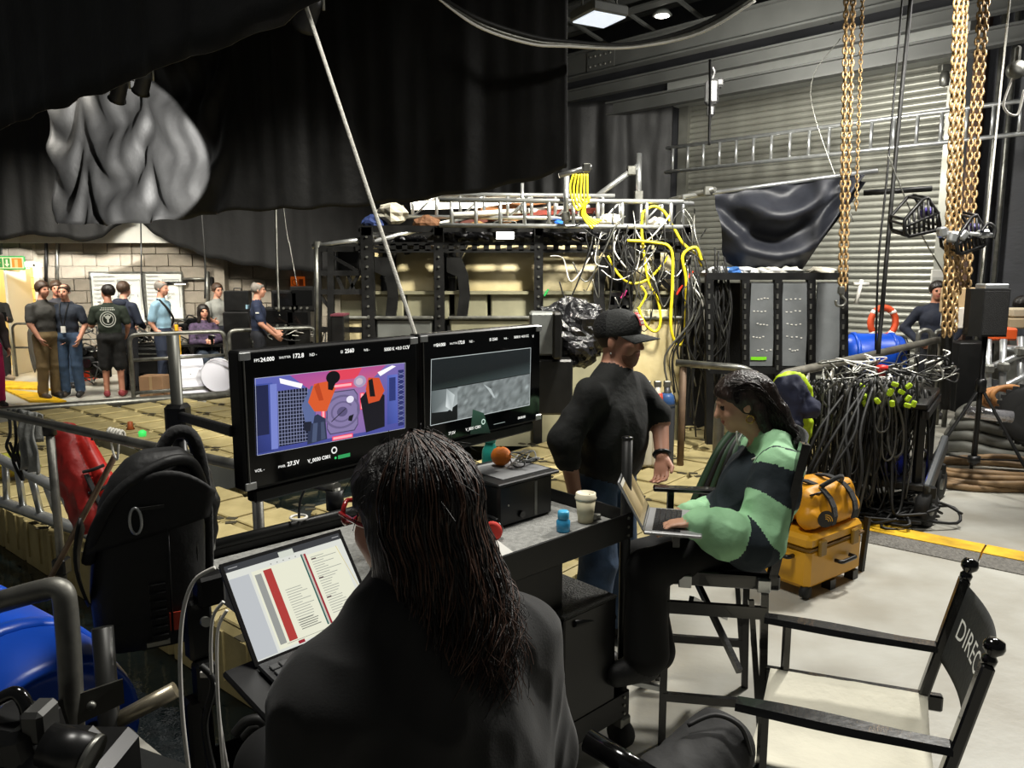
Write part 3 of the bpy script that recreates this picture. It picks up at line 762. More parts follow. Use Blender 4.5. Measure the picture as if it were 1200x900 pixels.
for i, (px, cl) in enumerate(((842, '#c9ccd0'), (858, '#3f6fae'), (872, '#d6d8d8'), (900, '#e2e0d8'), (925, '#cfcfc8'), (962, '#d8d2c0'))):
    one('loose_sheet', ['white sheet', 'blue and white packet', 'white paper', 'white rag', 'grey rag', 'knotted white rope end'][i] + ' on top of the panel cage', 'clutter', crumple(MB(), C(px, 318, .3), (.16, .12, .05), i*2.2+60, 14, .4), M('sheet_%d' % i, cl, .7))
# tarpaulin
tp = thing('tarpaulin', 'navy-black tarpaulin slung from a silver pole in front of the shutter', 'tarpaulin', S(930, 300, 8.6))
top = [(836, 224), (880, 219), (930, 214), (975, 208), (1010, 203)]
bot = [(850, 306), (872, 316), (902, 320), (942, 318), (1012, 214)]
def interp(T, u):
    k = u*(len(T)-1); i = min(int(k), len(T)-2); t = k-i
    return T[i][0]*(1-t)+T[i+1][0]*t, T[i][1]*(1-t)+T[i+1][1]*t
def tfn(u, v):
    a, b = interp(top, u), interp(bot, u)
    p = S(a[0]*(1-v)+b[0]*v, a[1]*(1-v)+b[1]*v, 8.6)
    c = Vector(((u-.45)*2.2, v*1.4)); r = math.hypot(c.x, c.y-.0)
    o = .14*math.sin(r*9)*min(1, v*3)*(1-abs(u-.5)) + .05*noise.noise(Vector((u*6, v*6, 2))) - .18*math.sin(PI*min(1, v*1.1))*math.sin(PI*u)
    return p + Vector((0, o, 0))
MB().sheet(tfn, 60, 40).build('cloth', M('tarpaulin_cloth', '#23252c', .5, var=.15, scale=4, bump=.15, bscale=20), tp)
MB().tube([S(800, 231, 8.6), S(1028, 200, 8.6)], .025, 8).build('pole', alu, tp)
# horizontal ladder beam in front of shutter
a, b = sp(-.15, 3.72, 1.0), sp(SW+3.5, 3.72, 1.0)
ladder_beam('ladder_beam', 'long aluminium ladder beam slung in front of the roller shutter', 'truss', a, b, (0, 0, .42), .032, 26)
# ================================================================ SDF BODIES (one continuous surface per figure)
def surface_nets(Dg, o, res):
    ins = Dg < 0
    c = [ins[i:ins.shape[0]-1+i, j:ins.shape[1]-1+j, k:ins.shape[2]-1+k] for i in (0, 1) for j in (0, 1) for k in (0, 1)]
    s = np.zeros(c[0].shape, np.int8)
    for q in c: s += q
    ix = np.argwhere((s > 0) & (s < 8))
    idx = -np.ones(s.shape, np.int64); idx[ix[:, 0], ix[:, 1], ix[:, 2]] = np.arange(len(ix))
    acc = np.zeros((len(ix), 3)); cnt = np.zeros(len(ix))
    cor = [(i, j, k) for i in (0, 1) for j in (0, 1) for k in (0, 1)]
    for a in cor:
        for ax in range(3):
            if a[ax]: continue
            b = list(a); b[ax] = 1
            da = Dg[ix[:, 0]+a[0], ix[:, 1]+a[1], ix[:, 2]+a[2]]; db = Dg[ix[:, 0]+b[0], ix[:, 1]+b[1], ix[:, 2]+b[2]]
            mk = (da < 0) != (db < 0); t = np.where(mk, da/np.where(mk, da-db, 1), 0)
            p = np.tile(np.array(a, float), (len(ix), 1)); p[:, ax] = t
            acc[mk] += p[mk]; cnt[mk] += 1
    vs = (ix + acc/cnt[:, None])*res + o
    quads = []
    for ax in range(3):
        sl0 = [slice(1, -1)]*3; sl1 = [slice(1, -1)]*3; sl0[ax] = slice(0, -1); sl1[ax] = slice(1, None)
        A, B = ins[tuple(sl0)], ins[tuple(sl1)]
        e = np.argwhere(A != B)
        if not len(e): continue
        fl = A[e[:, 0], e[:, 1], e[:, 2]]
        e = e + 1; e[:, ax] -= 1
        u, v = (ax+1) % 3, (ax+2) % 3
        q = []
        for du, dv in ((-1, -1), (0, -1), (0, 0), (-1, 0)):
            f = e.copy(); f[:, u] += du; f[:, v] += dv; q.append(idx[f[:, 0], f[:, 1], f[:, 2]])
        q = np.stack(q, 1); q[~fl] = q[~fl][:, ::-1]; quads.append(q)
    return vs, np.concatenate(quads)
def vnp(p): return np.array((p[0], p[1], p[2]), float)
class Body:
    def __init__(self): self.p = []
    def rc(self, a, b, ra, rb, tg, k=.02): self.p.append(('rc', vnp(a), vnp(b), ra, rb, tg, k)); return self
    def el(self, c, r, tg, ax=None, k=.02, op='+'):
        ax = np.eye(3) if ax is None else np.array([vnp(q) for q in ax]); self.p.append(('el', vnp(c), vnp(r), ax, op, tg, k)); return self
    def chain(self, P, rad, tg, k=.012):
        for i in range(len(P)-1): self.rc(P[i], P[i+1], rad[i], rad[i+1], tg, k)
        return self
    def mesh(self, res):
        lo = np.full(3, 1e9); hi = -lo
        for q in self.p:
            if q[0] == 'rc':
                for c, r in ((q[1], q[3]), (q[2], q[4])): lo = np.minimum(lo, c-r); hi = np.maximum(hi, c+r)
            elif q[4] == '+': lo = np.minimum(lo, q[1]-q[2].max()); hi = np.maximum(hi, q[1]+q[2].max())
        lo -= res*4; hi += res*4; n = np.ceil((hi-lo)/res).astype(int)+1
        Dg = np.full(n, 1.0, np.float32); Ld = np.full(n, 1.0, np.float32); Lb = np.zeros(n, np.int16)
        tags = []
        for q in self.p:
            mg = .07 + q[6]
            if q[0] == 'rc': l = np.minimum(q[1]-q[3], q[2]-q[4])-mg; h = np.maximum(q[1]+q[3], q[2]+q[4])+mg
            else: l = q[1]-q[2].max()-mg; h = q[1]+q[2].max()+mg
            i0 = np.clip(((l-lo)/res).astype(int), 0, n); i1 = np.clip(((h-lo)/res).astype(int)+1, 0, n)
            if (i1 <= i0).any(): continue
            sl = tuple(slice(i0[j], i1[j]) for j in range(3))
            g = [lo[j] + res*np.arange(i0[j], i1[j]) for j in range(3)]
            x, y, z = g[0][:, None, None], g[1][None, :, None], g[2][None, None, :]
            if q[0] == 'rc':
                a, b, ra, rb = q[1:5]; ba = b-a; l2 = max(ba@ba, 1e-9)
                t = np.clip(((x-a[0])*ba[0]+(y-a[1])*ba[1]+(z-a[2])*ba[2])/l2, 0, 1)
                d = np.sqrt((x-a[0]-ba[0]*t)**2+(y-a[1]-ba[1]*t)**2+(z-a[2]-ba[2]*t)**2) - (ra+(rb-ra)*t)
                op, tg = '+', q[5]
            else:
                c, r, ax, op, tg = q[1:6]; X, Y, Z = x-c[0], y-c[1], z-c[2]
                u = [(ax[i][0]*X+ax[i][1]*Y+ax[i][2]*Z) for i in range(3)]
                k0 = np.sqrt(sum((u[i]/r[i])**2 for i in range(3))); k1 = np.sqrt(sum((u[i]/r[i]**2)**2 for i in range(3)))
                d = k0*(k0-1)/np.maximum(k1, 1e-6)
            d = d.astype(np.float32); k = q[6]; cur = Dg[sl]
            if op == '-':
                hh = np.clip(.5-.5*(cur+d)/k, 0, 1); Dg[sl] = cur*(1-hh)-d*hh + k*hh*(1-hh)
                continue
            hh = np.clip(.5+.5*(cur-d)/k, 0, 1); Dg[sl] = cur*(1-hh)+d*hh - k*hh*(1-hh)
            if tg not in tags: tags.append(tg)
            mk = d < Ld[sl]; Ld[sl] = np.where(mk, d, Ld[sl]); Lb[sl] = np.where(mk, tags.index(tg), Lb[sl])
        vs, qs = surface_nets(Dg, lo, res)
        ce = vs[qs].mean(1); ii = np.clip(np.rint((ce-lo)/res).astype(int), 0, n-1)
        return vs, qs, Lb[ii[:, 0], ii[:, 1], ii[:, 2]], tags
    def build(self, name, mats, parent, res, wr=0., wtags=(), relabel=None, smooth=1, wscale=9.):
        vs, qs, lb, tags = self.mesh(res)
        for _ in range(smooth):                                   # light smoothing
            s = np.zeros_like(vs); c = np.zeros(len(vs))
            for a in range(4):
                b = (a+1) % 4
                np.add.at(s, qs[:, a], vs[qs[:, b]]); np.add.at(c, qs[:, a], 1); np.add.at(s, qs[:, b], vs[qs[:, a]]); np.add.at(c, qs[:, b], 1)
            vs = vs*.5 + .5*s/np.maximum(c, 1)[:, None]
        if wr:
            wt = [tags.index(t) for t in wtags if t in tags]; mk = np.zeros(len(vs), bool); f = np.isin(lb, wt)
            for a in range(4): mk[qs[f, a]] = True
            nrm = np.cross(vs[qs[:, 2]]-vs[qs[:, 0]], vs[qs[:, 3]]-vs[qs[:, 1]]); vn = np.zeros_like(vs)
            for a in range(4): np.add.at(vn, qs[:, a], nrm)
            vn /= np.maximum(np.linalg.norm(vn, axis=1), 1e-9)[:, None]
            for i in np.nonzero(mk)[0]:
                p = Vector(vs[i]); q = noise.noise(Vector((p.x*wscale, p.y*wscale, p.z*wscale*.6 + 3)))
                q2 = 1-abs(noise.noise(Vector((p.x*wscale*1.4+7, p.y*wscale*1.4, p.z*wscale*.9))))*2
                vs[i] += vn[i]*wr*(q + .6*q2)
        if relabel: lb = relabel(vs[qs].mean(1), lb, tags)
        me = bpy.data.meshes.new(name); off = np.array(parent['_o'] if parent is not None and '_o' in parent else (0, 0, 0))
        me.vertices.add(len(vs)); me.vertices.foreach_set('co', (vs-off).astype(np.float32).ravel())
        me.loops.add(len(qs)*4); me.polygons.add(len(qs)); me.loops.foreach_set('vertex_index', qs.astype(np.int32).ravel())
        me.polygons.foreach_set('loop_start', np.arange(0, len(qs)*4, 4, dtype=np.int32))
        for t in tags: me.materials.append(mats[t])
        me.update(calc_edges=True)
        me.polygons.foreach_set('material_index', lb.astype(np.int32)); me.polygons.foreach_set('use_smooth', np.ones(len(qs), bool))
        me.validate()
        o = bpy.data.objects.new(name, me); COL.objects.link(o)
        if parent is not None: o.parent = parent; o['_o'] = Vector(off)
        return o
skin_l = M('skin_light', '#c08a72', .5, var=.06, scale=9); skin_t = M('skin_tan', '#a8745c', .5, var=.06, scale=9)
lip = M('lip', '#99564c', .45); eye_w = M('eye', '#2a211c', .2)
hair_dark = M('hair_dark_brown', '#1a1411', .42, var=.4, scale=20, bump=.4, bscale=90, aniso=(1, 1, .15))
hair_brown = M('hair_brown', '#3a2a1e', .5, var=.3, scale=20, bump=.3, bscale=90)
hair_grey = M('hair_grey', '#77716a', .6, var=.2, scale=20, bump=.3, bscale=90)
shoe_d = M('dark_shoe', '#1d1b1a', .55, var=.2)
def head(B, c, f, up, s=1., ear=True, k=.012, skin='skin', detail=True):
    """c head centre, f face direction, up; s=1 -> 23 cm head"""
    c = Vector(c); up = Vector(up).normalized(); f = Vector(f); f = (f - up*f.dot(up)).normalized(); r = f.cross(up)
    def P(x, y, z): return c + (r*x + f*y + up*z)*s
    ax = (r, f, up)
    B.el(P(0, -.012, .03), (.076*s, .095*s, .088*s), skin, ax, k)
    B.el(P(0, .03, -.035), (.058*s, .062*s, .082*s), skin, ax, .02)
    B.rc(P(0, .052, -.09), P(0, .056, -.094), .022*s, .02*s, skin, .02)
    if detail:
        B.rc(P(0, .09, .012), P(0, .107, -.026), .008*s, .0125*s, skin, .012)
        B.rc(P(-.03, .078, .028), P(.03, .078, .028), .012*s, .012*s, skin, .012)
        for q in (-1, 1):
            B.el(P(q*.032, .088, .008), (.015*s, .010*s, .009*s), skin, ax, .008, '-')
            B.el(P(q*.031, .080, .008), (.011*s, .010*s, .008*s), 'eye', ax, .002)
            B.el(P(q*.04, .058, -.03), (.02*s, .02*s, .025*s), skin, ax, .02)
        B.rc(P(-.018, .086, -.056), P(.018, .086, -.056), .007*s, .007*s, 'lip', .006)
        B.rc(P(-.014, .086, -.066), P(.014, .086, -.066), .006*s, .006*s, 'lip', .006)
    if ear:
        for q in (-1, 1): B.el(P(q*.077, -.012, -.005), (.008*s, .02*s, .032*s), skin, ((r*.9 + f*.3*q).normalized(), (f*.9 - r*.3*q).normalized(), up), .006)
    return P
def hand(B, w, d, palm, skin, s=1., curl=.5, thumb=1, k=.006, spread=.25):
    """w wrist, d direction, palm normal (fingers curl towards it)"""
    w, d = Vector(w), Vector(d).normalized(); palm = Vector(palm); palm = (palm - d*palm.dot(d)).normalized(); r = d.cross(palm)
    B.el(w + d*.045*s, (.041*s, .05*s, .016*s), skin, (r, d, palm), .012)
    for i, (x, ln) in enumerate(((-.03, .066), (-.01, .078), (.011, .074), (.03, .058))):
        a = w + d*.085*s + r*x*s; c = math.cos(curl*.6); sn = math.sin(curl*.6); sd = r*(x*spread*6)
        d1 = (d*c + palm*sn + sd).normalized(); b = a + d1*ln*.5*s
        d2 = (d*math.cos(curl*1.5) + palm*math.sin(curl*1.5) + sd*.6).normalized(); e = b + d2*ln*.55*s
        B.rc(w + d*.06*s + r*x*.9*s, a, .0105*s, .0098*s, skin, k); B.rc(a, b, .0098*s, .0088*s, skin, .003); B.rc(b, e, .0088*s, .0072*s, skin, .003)
    a = w + d*.02*s - r*.026*s*thumb; b = w + d*.062*s - r*.058*s*thumb + palm*.012*s; e = b + (d*.75 - r*.15*thumb + palm*.35).normalized()*.036*s
    B.rc(a, b, .0145*s, .0115*s, skin, k); B.rc(b, e, .0112*s, .008*s, skin, .003)
def person(label, base, face, h=1.75, top='#222', bottom='#222', skin=None, hair=None, sleeve='short', shoe=None, res=.013, arms=None, legs=None,
           look=None, hairstyle='short', bulk=1., shorts=False, lean=0., topmat=None, botmat=None, group=None, pelvis=None, name='person', wr=.006):
    """standing or seated figure; joints in a local frame (right, forward, up) in metres"""
    base = Vector(base); f = Vector((face[0], face[1], 0)).normalized(); r = Vector((f.y, -f.x, 0)); up = Vector((0, 0, 1))
    t = thing(name, label, 'person', base, group)
    def P(x, y, z): return base + r*x + f*y + up*z
    u = h/1.75; ph = pelvis[1] if pelvis else .94*u; py = pelvis[0] if pelvis else 0.
    B = Body(); bk = bulk
    pel = P(0, py, ph); dz = ph - .94*u
    def T(x, y, z): return P(x, py + y + lean*(z - .94), z*u + dz) if True else None
    B.el(pel + up*.0, (.165*u*bk, .12*u*bk, .12*u), 'bottom', (r, f, up), .04)
    B.el(T(0, 0, 1.10), (.15*u*bk, .11*u*bk, .14*u), 'top', (r, f, up), .05)
    B.el(T(0, .0, 1.28), (.17*u*bk, .115*u*bk, .16*u), 'top', (r, f, up), .05)
    for sd in (-1, 1): B.rc(T(0, -.015, 1.425), T(sd*.165*bk**.5, -.01, 1.385), .062*u, .052*u, 'top', .04)
    B.rc(T(0, -.02, 1.42), T(0, 0, 1.55), .062*u, .052*u, 'skin', .02)
    B.rc(T(0, -.02, 1.41), T(0, -.01, 1.455), .078*u, .066*u, 'top', .02)
    lk = Vector((look[0], look[1], 0)).normalized() if look else f
    hc = T(0, .025, 1.635)
    hl_ = (lk + up*(look[2] if look and len(look) > 2 else 0)).normalized()
    head(B, hc, hl_, (up - hl_*.0), u*.98)
    arms = arms or [None, None]; arms = [a or ((.215, -.03, 1.13), (.235, .06, .90)) for a in arms]
    legs = legs or [None, None]
    for sd, a in zip((-1, 1), arms):
        s0 = T(sd*.18*bk**.7, -.01, 1.375); e = T(a[0][0]*sd, a[0][1], a[0][2]); wv = T(a[1][0]*sd, a[1][1], a[1][2])
        B.chain([s0, e, wv], [.046*u*bk**.5, .040*u*bk**.5, .029*u], 'skin')
        if sleeve == 'long': B.chain([s0, e, wv], [.064*u, .054*u, .042*u], 'top', .02)
        elif sleeve == 'short': B.chain([s0, s0.lerp(e, .72)], [.058*u*bk**.4, .062*u*bk**.4], 'top', .02)
        dd = (wv-e).normalized(); dd2 = a[2] if len(a) > 2 else None
        if dd2: dd = (r*dd2[0]*sd + f*dd2[1] + up*dd2[2]).normalized()
        hand(B, wv, dd, -r*sd + f*.3, 'skin', 1.05*u, .7, -sd)
    for sd, l in zip((-1, 1), legs):
        l = l or ((.10, .02, .50), (.105, -.02, .09), (.13, .13, .045))
        hp = pel + r*sd*.09*u - up*.02; kn = P(l[0][0]*sd, l[0][1], l[0][2]*u); an = P(l[1][0]*sd, l[1][1], l[1][2]*u); to = P(l[2][0]*sd, l[2][1], l[2][2]*u)
        B.chain([hp, kn, an], [.075*u, .054*u, .040*u], 'skin')
        if shorts: B.chain([hp, hp.lerp(kn, .98)], [.105*u, .098*u], 'bottom', .02)
        else: B.chain([hp, kn, an + up*.03], [.098*u*bk**.5, .078*u, .068*u], 'bottom', .02)
        B.chain([an - up*.035 - (to-an).normalized()*.03, to], [.05*u, .042*u], 'shoe', .01)
    mats = {'skin': skin or skin_l, 'lip': lip, 'eye': eye_w, 'shoe': shoe or shoe_d,
            'top': topmat or M('cloth_' + top.strip('#'), top, .85, var=.12, scale=8, bump=.3, bscale=26), 'bottom': botmat or M('cloth_' + bottom.strip('#'), bottom, .85, var=.15, scale=8, bump=.3, bscale=26)}
    o = B.build('body', mats, t, res, wr, ('top', 'bottom'), wscale=11)
    if hair: hair_on(t, hc, hl_, hair, hairstyle, u, res)
    t['_head'] = hc
    return t, P, T
def hair_on(t, hc, lk, hair, style, u=1., res=.012):
    up = Vector((0, 0, 1)); f = Vector(lk); f = (f - up*f.dot(up)).normalized(); r = f.cross(up)
    def P(x, y, z): return Vector(hc) + (r*x + f*y + up*z)*u
    B = Body(); ax = (r, f, up)
    if style in ('short', 'bun', 'thin'):
        th = .009 if style == 'thin' else .016
        B.el(P(0, -.018, .038), (.076*u+th, .094*u+th, .088*u+th), 'hair', ax, .01)
        B.el(P(0, .075, -.035), (.1*u, .085*u, .088*u), 'hair', ax, .012, '-')
        B.el(P(0, -.0, -.10), (.14*u, .14*u, .085*u), 'hair', ax, .012, '-')
        if style == 'bun': B.el(P(0, -.10, .085), (.032*u, .034*u, .032*u), 'hair', ax, .01)
        if style == 'thin': B.el(P(0, .03, .13), (.07*u, .08*u, .05*u), 'hair', ax, .012, '-')
    elif style == 'long':
        B.el(P(0, -.015, .035), (.098*u, .113*u, .105*u), 'hair', ax, .01)
        B.rc(P(0, -.06, 0), P(0, -.085, -.2), .09*u, .075*u, 'hair', .03)
        for q in (-1, 1): B.rc(P(q*.07, .0, 0), P(q*.085, .0, -.17), .035*u, .03*u, 'hair', .02)
        B.el(P(0, .085, -.045), (.066*u, .09*u, .1*u), 'hair', ax, .012, '-')
    return B.build('hair', {'hair': hair}, t, min(res, .01), .004, ('hair',), wscale=30)
# ================================================================ PEOPLE ON THE FAR WALKWAY
def gp(px, py): return G(px, py)
olive = M('chino_olive', '#6b5a3c', .85, var=.15, scale=8, bump=.3); jeans = M('blue_jeans', '#33465e', .85, var=.2, scale=14, bump=.2)
# 1 phone holder at the very edge
p1, P1, T1 = person('person in black top and wide trousers holding a phone by the doorway', gp(2, 446), (.75, -.5), 1.68, '#1b1a19', '#151515', hair=hair_dark, sleeve='long', arms=[((.2, .06, 1.12), (.08, .24, 1.15)), ((.2, .06, 1.12), (.08, .24, 1.15))],
                    shoe=M('beige_shoe', '#8a7a66', .7))
ph = one('mobile_phone', 'dark phone held by the person beside the doorway', 'phone', MB().box(T1(0, .33, 1.2), (.08, .02, .16), bev=.008), black_gloss)
# 2 hair bun
p2, P2, T2 = person('man with a hair bun, charcoal t-shirt and olive chinos', gp(60, 467), (.85, -.35), 1.78, '#3b3a37', '#6b5a3c', botmat=olive, skin=skin_l, hair=hair_brown, hairstyle='bun', bulk=1.18,
                    arms=[((.24, .02, 1.13), (.19, .12, .93)), ((.24, .02, 1.13), (.19, .12, .93))], shoe=M('brown_shoe', '#3b3026', .7))
# 3 behind (face between)
p3, P3, T3 = person('man with brown hair half hidden between two standing men', gp(76, 455), (.5, -.8), 1.77, '#2a2a30', '#33465e', botmat=jeans, hair=hair_brown, skin=skin_t)
# 4 lanyard
p4, P4, T4 = person('smiling man in navy polo shirt with a lanyard and jeans', gp(86, 465), (.15, -1), 1.74, '#1d2430', '#33465e', botmat=jeans, hair=hair_brown, hairstyle='thin', bulk=1.08,
                    arms=[((.25, -.02, 1.12), (.19, .08, .92)), ((.25, -.02, 1.13), (.24, .08, .9))])
ln = MB().tube(crom([T4(-.06, .06, 1.47), T4(-.04, .135, 1.3), T4(0, .15, 1.12), T4(.04, .135, 1.3), T4(.06, .06, 1.47)], 6), .008, 5)
ly = ln.build('lanyard', black_plastic, p4); MB().box(T4(0, .16, 1.07), (.07, .012, .1)).build('badge', white_plastic, ly)
# 5 green tee
p5, P5, T5 = person('man in dark green t-shirt with a white back print, black shorts and red trainers', gp(135, 465), (-.35, .9), 1.72, '#20291f', '#131313', hair=hair_dark, hairstyle='short', shorts=True, bulk=1.15, look=(-1, .25), skin=skin_t,
                    arms=[((.25, .02, 1.14), (.17, .2, 1.33), (-.1, .3, .8)), ((.25, 0, 1.13), (.22, .12, 1.0))], shoe=M('red_trainer', '#7e2a30', .6))
f5 = Vector((-.35, .9, 0)).normalized(); r5 = Vector((f5.y, -f5.x, 0))
dr_ = Draw(T5(0, -.162, 1.27), r5*-1, Vector((0, 0, 1)), -f5)
pr = '#b9bcb4'
dr_.ring(0, -.03, .11, .012, pr, 24, asp=1.1); dr_.ring(0, -.03, .08, .01, pr, 20, asp=1.1); dr_.rect(-.012, -.08, .012, .03, pr); dr_.disc(0, -.0, .03, pr, 12)
for i in range(9): dr_.rect(-.10+i*.023, .105, -.085+i*.023, .125, pr)
for i in range(7): dr_.rect(-.085+i*.025, .135, -.068+i*.025, .15, pr)
for s in (-1, 1): dr_.line(s*.05, .04, s*.02, -.02, .012, pr)
dr_.build('back_print', vcol_print('shirt_print'), p5)
cp = thing('paper_cup', 'white takeaway cup raised by the man in the green t-shirt', 'cup', T5(-.17, .23, 1.4))
MB().lathe([(.03, 0), (.038, .1)], T5(-.17, .26, 1.39), n=12).build('cup_body', white_plastic, cp); MB().lathe([(.042, .1), (.042, .11), (.034, .12)], T5(-.17, .26, 1.39), n=12).build('cup_lid', white_plastic, cp)
# 6 navy hoodie
p6, P6, T6 = person('man in navy hooded jacket facing the whiteboard', gp(153, 459), (.35, .93), 1.76, '#1a2030', '#15161a', hair=hair_brown, sleeve='long', arms=[((.24, .04, 1.13), (.16, .2, 1.05)), ((.24, .04, 1.13), (.16, .2, 1.05))], bulk=1.1)
Bh = Body().el(T6(0, -.1, 1.43), (.12, .06, .08), 'h'); Bh.build('hood', {'h': M('cloth_1a2030')}, p6, .015)
# 7 light blue shirt
p7, P7, T7 = person('grey-haired man in light blue shirt with a dark bag strap', gp(196, 458), (.95, -.1), 1.78, '#86a8bc', '#1c2230', hair=hair_grey, hairstyle='thin', arms=[((.22, -.06, 1.12), (.2, .1, 1.0)), ((.2, -.08, 1.1), (.17, -.02, .98))], botmat=M('navy_trousers', '#222a3c', .8, var=.1))
MB().tube(crom([T7(.1, .02, 1.47), T7(.05, .13, 1.32), T7(-.1, .13, 1.15), T7(-.19, .03, 1.02)], 6), .018, 6).build('bag_strap', black_cloth, p7)
MB().tube(crom([T7(.1, .0, 1.47), T7(.04, -.135, 1.3), T7(-.1, -.12, 1.12), T7(-.19, 0.0, 1.02)], 6), .018, 6).build('bag_strap', black_cloth, p7)
# 8 seated woman purple
sit = [((.1, .46, .52), (.1, .44, .1), (.11, .58, .05))]*2
p8, P8, T8 = person('woman with long dark hair in a purple patterned shirt, seated with a phone', gp(243, 453), (.6, -.8), 1.68, '#4a3b52', '#26303c', hair=hair_dark, hairstyle='long', sleeve='long', pelvis=(0, .60), legs=sit, botmat=M('dark_jeans', '#2a3340', .85, var=.2),
                    arms=[((.22, .08, 1.12), (.07, .28, 1.13)), ((.22, .08, 1.12), (.07, .28, 1.13))], topmat=M('purple_check', '#51405a', .85, col2='#2c2536', scale=24))
one('mobile_phone', 'phone in the hands of the seated woman in purple', 'phone', MB().box(T8(0, .36, 1.17), (.08, .02, .15), bev=.008), black_gloss)
st = thing('stool', 'black stool under the seated woman in purple', 'stool', gp(243, 453))
MB().cyl(P8(0, 0, .46), P8(0, 0, .5), .19).build('seat', black_plastic, st)
for a in range(4): MB().bar(P8(.12*math.cos(a*PI/2+.7), .12*math.sin(a*PI/2+.7), .46), P8(.2*math.cos(a*PI/2+.7), .2*math.sin(a*PI/2+.7), 0), .03).build('leg', black_metal, st)
# 9 glasses man
p9, P9, T9 = person('man in grey hoodie and glasses reaching across the equipment table', gp(260, 447), (.75, -.6), 1.72, '#7c7d78', '#20242c', hair=hair_brown, sleeve='short', arms=[((.24, .1, 1.15), (.15, .35, 1.12)), ((.26, .1, 1.15), (.3, .36, 1.12))])
gl = MB()
hc9 = Vector(p9['_head']); lk9 = Vector((.75, -.6, 0)).normalized(); rr9 = lk9.cross(Vector((0, 0, 1)))
for s in (-1, 1): gl.tube([hc9 + lk9*.105 + rr9*(s*.034 + .024*math.cos(a*PI/5)) + Vector((0, 0, .008 + .02*math.sin(a*PI/5))) for a in range(10)], .003, 4, closed=True); gl.tube([hc9 + lk9*.1 + rr9*s*.06 + Vector((0, 0, .01)), hc9 - lk9*.01 + rr9*s*.085 + Vector((0, 0, .01))], .003, 4)
gl.build('glasses', black_plastic, p9)
# 10 dark-haired, half hidden
p10, P10, T10 = person('dark-haired person in black leaning in behind the bald man', gp(293, 452), (-.2, -.9), 1.58, '#181818', '#181818', hair=hair_dark)
# 11 bald man navy tee (nearer)
p11, P11, T11 = person('bald man in navy t-shirt with a small white sleeve logo', gp(307, 462), (.85, .25), 1.76, '#1f2840', '#1b1d24', skin=skin_l, hair=hair_grey, hairstyle='thin', arms=[((.25, .04, 1.13), (.16, .25, .98)), ((.25, .04, 1.13), (.22, .24, .95))], bulk=1.05)
f11 = Vector((.85, .25, 0)).normalized(); q = T11(.27, 0, 1.3)
MB().box(q + Vector((0, -.01, 0)), (.05, .008, .02)).build('sleeve_logo', white_plastic, p11)
MB().box(T11(-.06, -.15, 1.38), (.02, .14, .06)).build('back_logo', M('pale_blue_print', '#8fb2c4', .7), p11)
# 12 pink leg at the frame edge
p12, P12, T12 = person('person in bright pink trousers at the near corner of the walkway', gp(-8, 478), (.6, -.6), 1.66, '#3a3030', '#c62868', hair=hair_dark, sleeve='long')
# right side
pn, Pn, Tn = person('man in navy jacket standing with hands on hips behind the far railing', G(1086, 489), (-.25, -1), 1.80, '#161b29', '#14161c', hair=hair_dark, sleeve='long', arms=[((.34, -.08, 1.16), (.2, .06, 1.0)), ((.34, -.08, 1.16), (.2, .06, 1.0))], bulk=1.12, skin=skin_t)
pq, Pq, Tq = person('stooping person in grey jacket behind the loudspeaker', G(1183, 500), (.6, -.5), 1.62, '#565a62', '#23252a', hair=hair_dark, sleeve='long')
# ================================================================ FAR WALKWAY PROPS
def rail_loop(name, label, A, B, h, r=.024, mids=(.5,), m=galv, group=None, rad=.12, legs=True):
    A, B = Vector(A), Vector(B); up = Vector((0, 0, h)); t = thing(name, label, 'railing', A, group)
    MB().tube(bend([A, A+up, B+up, B], rad), r, 10).build('hoop', m, t)
    for k in mids: MB().tube([A+up*k, B+up*k], r*.85, 8).build('mid_rail', m, t)
    return t
YR = G(158, 470).y
def W(px, py, Y=None): return S(px, py, Y or YR)
a, b = G(157, 470), G(267, 461)
rail_loop('railing', 'bent grey tube railing with a mid rail along the walkway edge', a, b, 1.0, .033, (.62, .12))
a, b = G(272, 463), G(372, 455)
rail_loop('railing', 'bent grey tube railing section beside the bald man', a, b, 1.02, .033, (.5,))
# door handrail
rail_loop('railing', 'thin steel handrail beside the lit doorway', G(20, 441), G(48, 441), .98, .022, (.55,))
jk = thing('jacket', 'dark jacket hanging on the handrail by the doorway', 'jacket', G(44, 442))
crumple(MB(), S(40, 405, G(44, 442).y-.02), (.1, .08, .46), 3.3, 18, .25).build('cloth', M('jacket_cloth', '#3d3a33', .85), jk)
